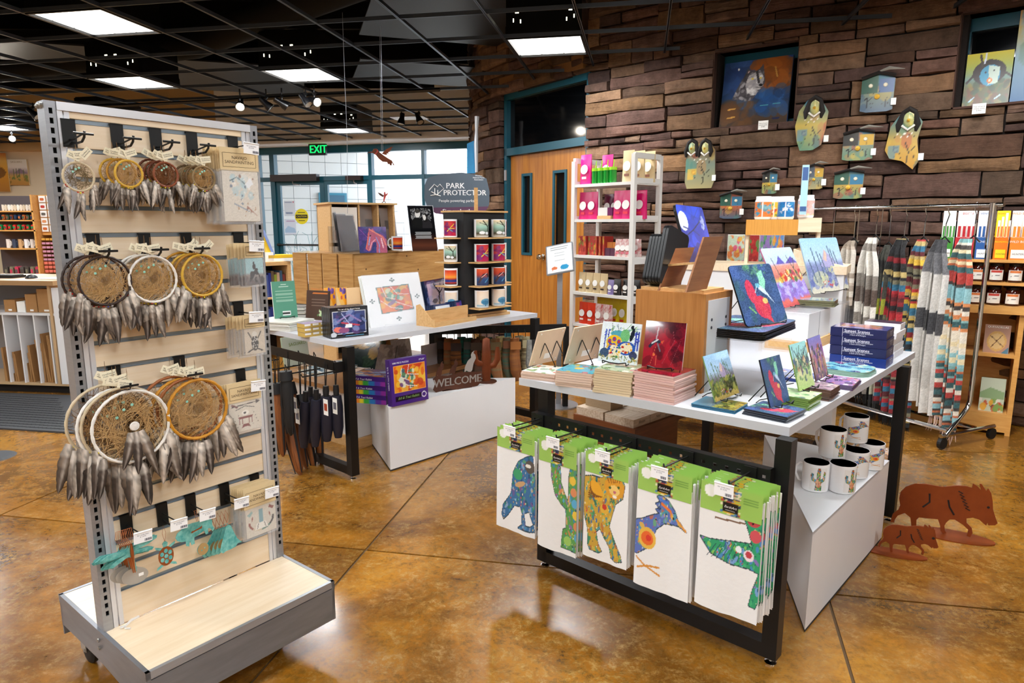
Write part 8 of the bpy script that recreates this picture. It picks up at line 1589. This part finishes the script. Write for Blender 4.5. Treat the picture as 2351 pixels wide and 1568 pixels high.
wo=[(.16,.42),(.22,.58),(.28,.7),(.33,.8),(.36,.88),(.41,.83),(.47,.82),(.53,.85),(.58,.92),(.6,.82),(.62,.72),(.63,.62),(.58,.56),(.54,.5),(.48,.4),(.4,.36),(.3,.4)];P.poly(wo,'4c484c').blot(90,['8c888c','6c686c','3c383c','b0acb0'],.022,(.16,.38,.6,.8),8,.8,2,P.inpoly(wo)).poly([(.38,.76),(.46,.8),(.56,.79),(.61,.7),(.6,.6),(.54,.54),(.46,.46),(.38,.5),(.34,.62)],'a8a4a6').blot(50,['e8e6e4','c8c4c4','98949a'],.022,(.34,.42,.6,.78),5,.8,1.6,P.inpoly([(.38,.76),(.56,.79),(.61,.7),(.6,.6),(.48,.44),(.38,.48),(.34,.62)])).line([(.5,.8),(.54,.64)],.035,'3c383c').ell(.44,.71,.022,.013,'e8c850').ell(.56,.71,.018,.013,'e8c850').ell(.57,.6,.03,.022,'101014').line([(.5,.57),(.58,.565)],.01,'2c282c').poly([(.37,.85),(.39,.82),(.36,.8)],'c8a8a0').ell(.22,.88,.016,.016,'f4f4f4').line([(.12,.26),(.22,.27)],.022,'c89040').line([(.12,.13),(.22,.14)],.022,'c89040').line([(.6,.28),(.7,.28)],.016,'50a0a8').line([(.78,.29),(.88,.29)],.016,'50a0a8').line([(.8,.07),(.88,.07)],.03,'141c40').line([(.76,.85),(.8,.7)],.02,'b8843c')
painting(0,1648,1803,285,140,P,'large canvas of a grey wolf on blue and rust in the left niche',.16)
P=Paint(60,64);P.grad([(0,'4c4428'),(.35,'5c5c30'),(.5,'6c8c84'),(.75,'a8b040'),(1,'d8c830')]).blot(50,['6c3c20','3c5c30','8c7c30','2c4028'],.08,(0,0,1,.45),4,.6).ell(.52,.62,.36,.24,'2c1c1c').ell(.54,.56,.22,.2,'3c98c0').poly([(.5,.75),(.74,.7),(.72,.4),(.52,.38)],'c8dcd0').ell(.44,.62,.02,.02,'101010').ell(.62,.64,.02,.02,'101010').ell(.54,.46,.06,.05,'e07830').ell(.54,.46,.03,.025,'f0e0c0').line([(.2,.6),(.05,.45)],.05,'2c1c1c').line([(.85,.6),(1,.5)],.04,'2c1c1c').line([(.3,.95),(.36,.75)],.05,'3c2c24').line([(.42,.97),(.4,.8)],.04,'e0e4f0').line([(.15,.08),(.25,.16)],.03,'b8d8e8').line([(.7,.1),(.8,.16)],.03,'b8d8e8')
painting(1,2207,2313,243,122,P,'yellow and blue canvas of a round face with long dark hair in the right niche',.12)
P=Paint(20,40).grad([(0,'3c6898'),(.5,'88a8b8'),(.8,'c8b878'),(1,'e0a040')]).blot(12,['a8c0d0','5c88b0','688870'],.2,(0,0,1,1),3,.5);painting(1,2316,2420,240,20,P,'tall canvas in blue and gold cut off by the right photo edge',.05)
for x,y,lab in((1757,289,'small white title card below the wolf painting'),(2249,252,'small white title card below the painting in the right niche')):s,z=onwall(x,y);t=thing('title_card',lab,'card',wallM(s,z,.06),'title cards on the stone wall');MB().b2((-.04,-.035,0),(.04,.035,.002)).build('card',paper,t);m=MB();addtext(m,'Title of work\nmixed media\n$ 850',.013,T(0,0,.003));m.build('print',ink,t)
pz,nz_,MZ=plane_at(878,360,Y=5.6,yaw=.1);t=thing('metal_hummingbird','rusted metal hummingbird hanging on thin wires before the storefront','hanging ornament',MZ)
bird=[(120,190),(150,160),(190,158),(215,120),(250,118),(290,165),(340,205),(400,245),(445,270),(480,330),(465,332),(452,300),(440,338),(420,330),(415,315),(400,322),(385,292),(330,288),(280,250),(240,200),(200,175),(150,172)];plate2('body',pxpoly(MZ,nz_,bird,(820,320),5.6),.005,rust,t)
plate2('wing',pxpoly(MZ,nz_,[(310,185),(370,130),(440,98),(455,105),(425,128),(445,132),(410,150),(430,160),(395,170),(412,180),(375,188),(390,205),(350,200)],(820,320),5.6),.004,rust,t,-.02);plate2('collar',pxpoly(MZ,nz_,[(255,122),(275,150),(240,195),(225,185),(250,160)],(820,320),5.6),.001,mat('red_paint','b83c34',.4),t,-.002)
m=MB();
for x in(876,879):a=loc(MZ,nz_,x,345);b=loc(MZ,nz_,x-6,20);m.tube([(a.x,0,a.z),(b.x,0,ZC+.02)],.0012,4)
m.build('wire',steel,t);pz,nz_,MZ=plane_at(790,100,Y=5.2);t=thing('ceiling_wire','thin hooked wire hanging from the grid left of the hummingbird','wire',MZ);q=[loc(MZ,nz_,*c)for c in((785,0),(787,60),(792,200),(794,238),(797,330),(798,490))];m=MB();m.tube([(q[0].x,0,ZC)]+[(a.x,0,a.z)for a in q[1:]],.0014,4);m.build('wire',steel,t)
zD2=1.56;a,b,c=atz(757,464,zD2),atz(838,459,zD2),atz(905,466,zD2)
a,b=aty(757,464,5.6),aty(905,464,5.9);zD2=a.z;MK=frame(V((a.x,a.y,0)),V((b.x-a.x,b.y-a.y,0)),z=(0,0,1));WK=V((b.x-a.x,b.y-a.y)).length
t=thing('card_display','tall wooden card display with cubby holes behind the crate','display',MK);MB().b2((-.02,-.02,zD2-.015),(WK+.02,.4,zD2)).build('top',plywood,t);
for x in(0,WK*.42,WK*.72,WK-.015):MB().b2((x,0,.3),(x+.015,.38,zD2-.015)).build('divider',plywood,t)
MB().b2((0,.36,.3),(WK,.38,zD2-.015)).build('back',ink,t);MB().b2((0,0,0),(WK,.38,.3)).build('base',plywood,t)
for k in range(3):z=zD2-.35-.32*k;MB().b2((WK*.42,.0,z-.012),(WK,.36,z)).build('shelf',plywood,t);MB().b2((.01,-.006,z+.02),(WK*.4,-.002,z+.31)).build('panel',mat('cream_panel','e8ddd0',.6),t);tt=thing('poster_card','%s art card from the top on the card display front'%NTH[k],'card',MK@T(WK*.2,-.01,z+.04),'art cards on the display');printed('picture',art_flat(['8c5c68','d89c80','4c4c68','e8d8c8'],12,'c8a898',16,22,k,.2),WK*.3,.2,tt,M=MV(0,0,0))
p=MK@V((WK*.82,.1,zD2));pz,nz_,MZ=plane_at(880,460,Y=p.y);MZ=Matrix.Translation((0,0,0))@MZ;t=thing('metal_bird','small red and black metal bird on wire legs on top of the card display','sculpture',MZ);zo=zD2-loc(MZ,nz_,880,462).z
for nm,pts,m_ in(('body',[(345,650),(358,645),(372,700),(360,730),(345,775),(335,770),(340,700)],'red_paint'),('wing',[(262,655),(300,665),(345,695),(330,715),(290,690)],None),('wing',[(365,680),(398,655),(385,690),(368,700)],'red_paint')):plate2(nm,[(x,z+zo)for x,z in pxpoly(MZ,nz_,pts,(820,320),5.6)],.006,MATS[m_]if m_ else rustd,t)
m=MB();q=[loc(MZ,nz_,820+x/5.6,320+y/5.6)for x,y in((345,765),(312,800),(350,765),(368,800))];m.tube([(q[0].x,0,q[0].z+zo),(q[1].x,0,zD2)],.003,4).tube([(q[2].x,0,q[2].z+zo),(q[3].x,0,zD2)],.003,4);m.build('wire_legs',rustd,t)
a,b=aty(560,606,7),aty(667,598,7.4);zL2=(a.z+b.z)/2;MK=frame(V((a.x,a.y,0)),V((b.x-a.x,b.y-a.y,0)),z=(0,0,1));WK=V((b.x-a.x,b.y-a.y)).length;t=thing('low_bookcase','low wooden bookcase with books near the entrance glass','bookcase',MK)
MB().b2((0,0,zL2-.04),(WK,.35,zL2)).build('top',plywood,t);MB().b2((WK-.04,0,0),(WK,.35,zL2)).b2((0,0,0),(.04,.35,zL2)).build('side',plywood,t);MB().b2((0,.33,0),(WK,.35,zL2)).build('back',ink,t)
for z in(zL2-.38,zL2-.75):
 MB().b2((0,0,z-.02),(WK,.33,z)).build('shelf',plywood,t)
 for i in range(13):tt=thing('book','%s book from the left on the %s shelf of the low bookcase'%(NTH[i],'upper' if z>zL2-.5 else 'lower'),'book',MK@T(.05+(WK-.1)*i/13,.04,z),'books in the low bookcase');c=['2c3c8c','6c5c48','8c9c38','c8a890','3c5c78','7c3830','485c9c'][i%7];MB().b2((0,0,0),((WK-.1)/14,.2,.24+.02*(i%3))).build('cover',mat('spine_'+c,c,.4),tt)
tt=thing('guidebook','yellow and blue guidebook leaning on top of the low bookcase','book',MK@T(WK*.72,.1,zL2+.05)@R(-.38,'Y'));MB().b2((-.03,0,0),(.01,.16,.3)).build('yellow_cover',mat('book_yellow','e0b828',.4),tt);MB().b2((.0,-.005,0),(.03,.165,.3)).build('cover',mat('book_blue','8094c8',.3),tt)
for i in range(3):tt=thing('book','%s on the low bookcase top'%['white book stack piece left of the guidebook','yellow book lying flat under the guidebook','pale book lying beneath the yellow one'][i],'book',MK@T(WK*(.3 if i==0 else .6),.08,zL2+(.035 if i==1 else 0)));MB().b2((0,0,0),(.3 if i else .22,.2,.1 if i==0 else .033)).build('body',mat('book_yellow','e0b828')if i==1 else paper,tt)
# ================= sales counter and shop wall at the far left =================
cA,cB=atz(-40,901,0),atz(160,908,0);MCt=frame(cA,cB-cA,z=(0,0,1));nC=MCt.to_3x3()@V((0,-1,0));WCt=(cB-cA).length;L3=lambda x,y,off=0:loc(MCt,nC,x,y,off)
zk,z1,z2,z3=L3(100,880).z,L3(100,722).z,L3(100,655).z,L3(100,636).z
t=thing('sales_counter','sales counter with white cubby holes of flat mailers at the left edge','counter',MCt@T(-.6,0,0));ox=.6
MB().b2((0,.08,0),(WCt+ox,.6,zk-.02)).build('toe_kick',ink,t);MB().b2((0,0,zk-.02),(WCt+ox,.6,zk)).build('bottom_board',mat('beech_edge','c0a078',.5),t);MB().b2((0,0,z1-.01),(WCt+ox-.05,.5,z1+.01)).build('shelf',white_lam,t);MB().b2((-.02,-.04,z2),(WCt+ox,.7,z2+.04)).build('worktop',mat('counter_wood','a8845c',.4),t);MB().b2((0,.5,zk),(WCt+ox,.52,z2)).build('back',mat('grey_inside','8c8c90',.6),t)
for x in(18,52,88,122,138):q=L3(x-3,800);MB().b2((q.x+ox-.006,0,zk),(q.x+ox+.006,.5,z1)).build('divider',white_lam,t)
q=L3(134,800);MB().b2((q.x+ox,-.004,zk),(WCt+ox+.25,.02,z2-.02)).build('end_panel',white_lam,t);MB().b2((q.x+ox-.035,-.008,zk),(q.x+ox-.01,.5,z2)).build('wood_edge',mat('beech_edge','c0a078'),t)
kb=mat('kraft_brown','a87c4c',.75,noise=.1)
for i in range(14):
 x=[5,8,24,29,34,60,64,70,92,96,103,108,112,118][i];yt=[815,800,812,810,815,800,812,795,782,790,770,768,772,780][i];q=L3(x,870);zt=L3(x,yt).z;tt=thing('mailer','%s flat cardboard mailer from the left in the counter cubbies'%NTH[i],'mailer',MCt@T(q.x,.03,zk+.001)@R(-.05*(i%3),'Y'),'cardboard mailers');MB().b2((0,0,0),(.014,.34,zt-zk)).b2((-.002,-.002,(zt-zk)*.8),(.016,0,zt-zk)).build('card',kb,tt)
for i,(x0,x1,yt)in enumerate(((2,30,690),(31,52,694),(52,80,677),(80,120,665))):q,r=L3(x0,716),L3(x1,716);zt=L3(x0,yt).z;tt=thing('carton',['small kraft carton at the left on the counter shelf','small white carton on the counter shelf','medium kraft carton on the counter shelf','largest kraft carton at the right of the counter shelf'][i],'box',MCt@T(q.x,.04,z1+.011),'cartons on the counter shelf');w=r.x-q.x-.01;MB().b2((0,0,0),(w,.3,zt-z1-.01)).build('box',paper if i==1 else kb,tt);MB().b2((w*.35,-.001,.01),(w*.65,0,.025)).build('label',paper,tt)
ct=z2+.041;q=L3(20,640,-.3);tt=thing('keyboard','black keyboard on the counter','keyboard',MCt@T(q.x-.1,.18,ct));MB().b2((-.25,0,0),(.25,.15,.02)).build('case',mat('black_plastic','101010'),tt);[MB().b2((-.24+.04*i,.01+.034*j,.02),(-.205+.04*i,.038+.034*j,.026)).build('key',mat('key_grey','2a2a2c',.5),tt)for i in range(12)for j in range(4)]
tt=thing('computer_mouse','black computer mouse beside the keyboard','mouse',MCt@T(q.x+.32,.2,ct));MB().lathe([(0,.035),(.5,.03),(.9,.015),(1,0)],16,Matrix.Diagonal((.035,.06,1,1))).build('shell',mat('black_plastic','101010'),tt,True)
tt=thing('paper_stack','loose paper sheets at the counter corner','paper',MCt@T(WCt-.3,.1,ct));MB().b2((0,0,0),(.3,.2,.006)).build('sheet',paper,tt)
fm=[atz(*c,0)for c in((-60,982),(178,997),(162,910),(-60,902))];o=fm[0];tt=thing('floor_mat','grey ribbed rubber mat before the counter','mat',o);mm_=mat('grey_rubber','3c3d40',.6);MB().hexa([p-o for p in fm],.012).build('mat',mm_,tt);e,f=(fm[1]-fm[0]),(fm[3]-fm[0]);m=MB()
for i in range(24):
 for j in range(14):c=e*((i+.5+.5*(j%2))/25)+f*((j+1)/15.5);m.box((c.x,c.y,.013),(.028,.016,.006))
m.build('raised_dots',mm_,tt)['kind']='stuff'
tt=thing('shoe_tip','grey rounded corner of a floor mat cut off by the left photo edge','mat',atz(-14,1049,0));MB().lathe([(0,.012),(.1,.01),(.12,0)],24).build('mat',mm_,tt)
Yw=9.2;zf=lambda y:aty(60,y,Yw).z;xf=lambda x:aty(x,500,Yw).x
t=thing('wall_shelving','wooden gift shelving with a card tower on the far left wall','shelving',(0,Yw,0));
for y in(484,505,528,570,632):MB().b2((xf(-60),-.02,zf(y+3)),(xf(82),.4,zf(y))).build('shelf',pine,t)
MB().b2((xf(-60),.4,0),(xf(130),.42,zf(447))).build('back',mat('shelf_back','5c5458',.6),t);MB().b2((xf(-60),0,0),(xf(130),.4,zf(637))).build('base',pine,t)
for x in(76,123):MB().b2((xf(x),-.02,zf(637)),(xf(x+4),.4,zf(447))).build('post',pine,t)
MB().b2((xf(80),.1,zf(540)),(xf(124),.14,zf(447))).build('card_tower',pine,t)
g5=random.Random(8)
for r in range(5):
 for c in range(2):tt=thing('magnet_card','small white magnet card, %s in the %s column of the tower'%(ORD[r],['left','right'][c]),'card',(xf(84+18*c),Yw+.08,zf(464+17*r)),'magnet cards');w=xf(97)-xf(82);MB().b2((0,0,0),(w,.01,.085)).build('card',paper,tt);MB().prism(rrect(w*.6,.035,.012),.004,MV(w/2,.04,-.001)).build('magnet',mat('mg%d'%(r%4),['c86838','b83c34','5c5c58','d89060'][r%4],.4),tt)
for r in range(9):
 for c in range(4):tt=thing('small_pack','small %s pack, %s row of the tower, %s from left'%('pink' if r<7 else 'coral',NTH[r],NTH[c]),'pack',(xf(83+10*c),Yw+.05,zf(552+9.3*r)),'small packs in the tower');MB().b2((0,0,0),(.048,.06,.028 if r<6 else .04)).build('pack',mat('pk%d'%(0 if r<1 else 1 if r<6 else 2),['d8a040','c88ca0','d8705c'][0 if r<1 else 1 if r<6 else 2],.5),tt)
rows=[(484,12,.07,['e8dccc','d8c8b0','f0ece4']),(505,9,.06,['2c3c58','c86830','3c5c48','8c4830','1c3454']),(528,8,.06,['188c50','c83030','20703c','d82828']),(570,6,.1,['e8e0d8','3c4458','c8a070','f0f0f0']),(632,7,.1,['4c4440','7c7860','c83c58','5c5450'])]
for r,(y,n_,h,cs)in enumerate(rows):
 for i in range(n_):
  c=cs[i%len(cs)];tt=thing('gift_item','small gift, %s from the left on the %s shelf of the left wall'%(NTH[i],NTH[r]),'gift',(xf(-6+84*i/n_),Yw+.1,zf(y)+.001),'gifts on the left wall shelves');m_=mat('gf_'+c,c,.4);w=.5*(xf(84)-xf(0))/n_*.8
  if r in(0,3):MB().lathe([(0,0),(w*.8,0),(w*.8,h*1.2),(w*.7,h*1.2),(w*.7,.01),(0,.01)],12,T(w,0,0)).build('body',m_,tt,True);m=MB();m.tube([(w*1.75,0,h),(w*2.2,0,h*.8),(w*2.1,0,h*.4),(w*1.7,0,h*.25)],.008,5);m.build('handle',m_,tt)
  else:MB().prism(rrect(w*1.6,h*1.2,.02,2,w,h*.6),.1,MV()).build('body',m_,tt);MB().b2((w*.4,-.105,h*.3),(w*1.4,-.1,h*.8)).build('label',mat('gl_'+c,cs[(i+1)%len(cs)],.5),tt)
P=Paint(30,40).grad([(0,'b8803c'),(.35,'d0a050'),(.5,'a88c90'),(.7,'f0e4d8'),(1,'f4ead8')]).poly([(.3,.45),(.65,.65),(1,.45)],'8c7484').blot(14,['6c7c3c','8c6c2c'],.07,(0,.05,1,.45),3,.9)
for x in(.3,.45,.6,.8):P.line([(x,.3),(x,.65-.2*abs(x-.5))],.04,'5c6c34')
t=thing('poster','saguaro landscape canvas lettered SAGUARO on the far left wall','poster',(aty(44,425,13.35).x,13.35,aty(44,425,13.35).z),'posters on the far left wall');w=aty(67,400,13.35).x-aty(20,400,13.35).x;h=aty(44,366,13.35).z-aty(44,425,13.35).z;MB().b2((-w/2,0,0),(w/2,.03,h)).build('canvas',kraft,t);printed('picture',P,w,h,t,M=MV(0,0,-.002));m=MB();addtext(m,'SAGUARO',h*.1,MV(0,h*.9,-.004));m.build('lettering',mat('tan_ink','9c7c50'),t)
t=thing('poster','orange landscape canvas cut off by the left photo edge','poster',(aty(2,440,13.35).x,13.35,aty(2,440,13.35).z),'posters on the far left wall');printed('picture',Paint(20,40).grad([(0,'b87830'),(.5,'e8a030'),(.8,'f0c060'),(1,'c87838')]).ell(.5,.5,.4,.15,'8c5c28'),w,h*1.5,t,M=MV(0,0,-.02));MB().b2((-w/2,-.015,0),(w/2,0,h*1.5)).build('canvas',kraft,t)
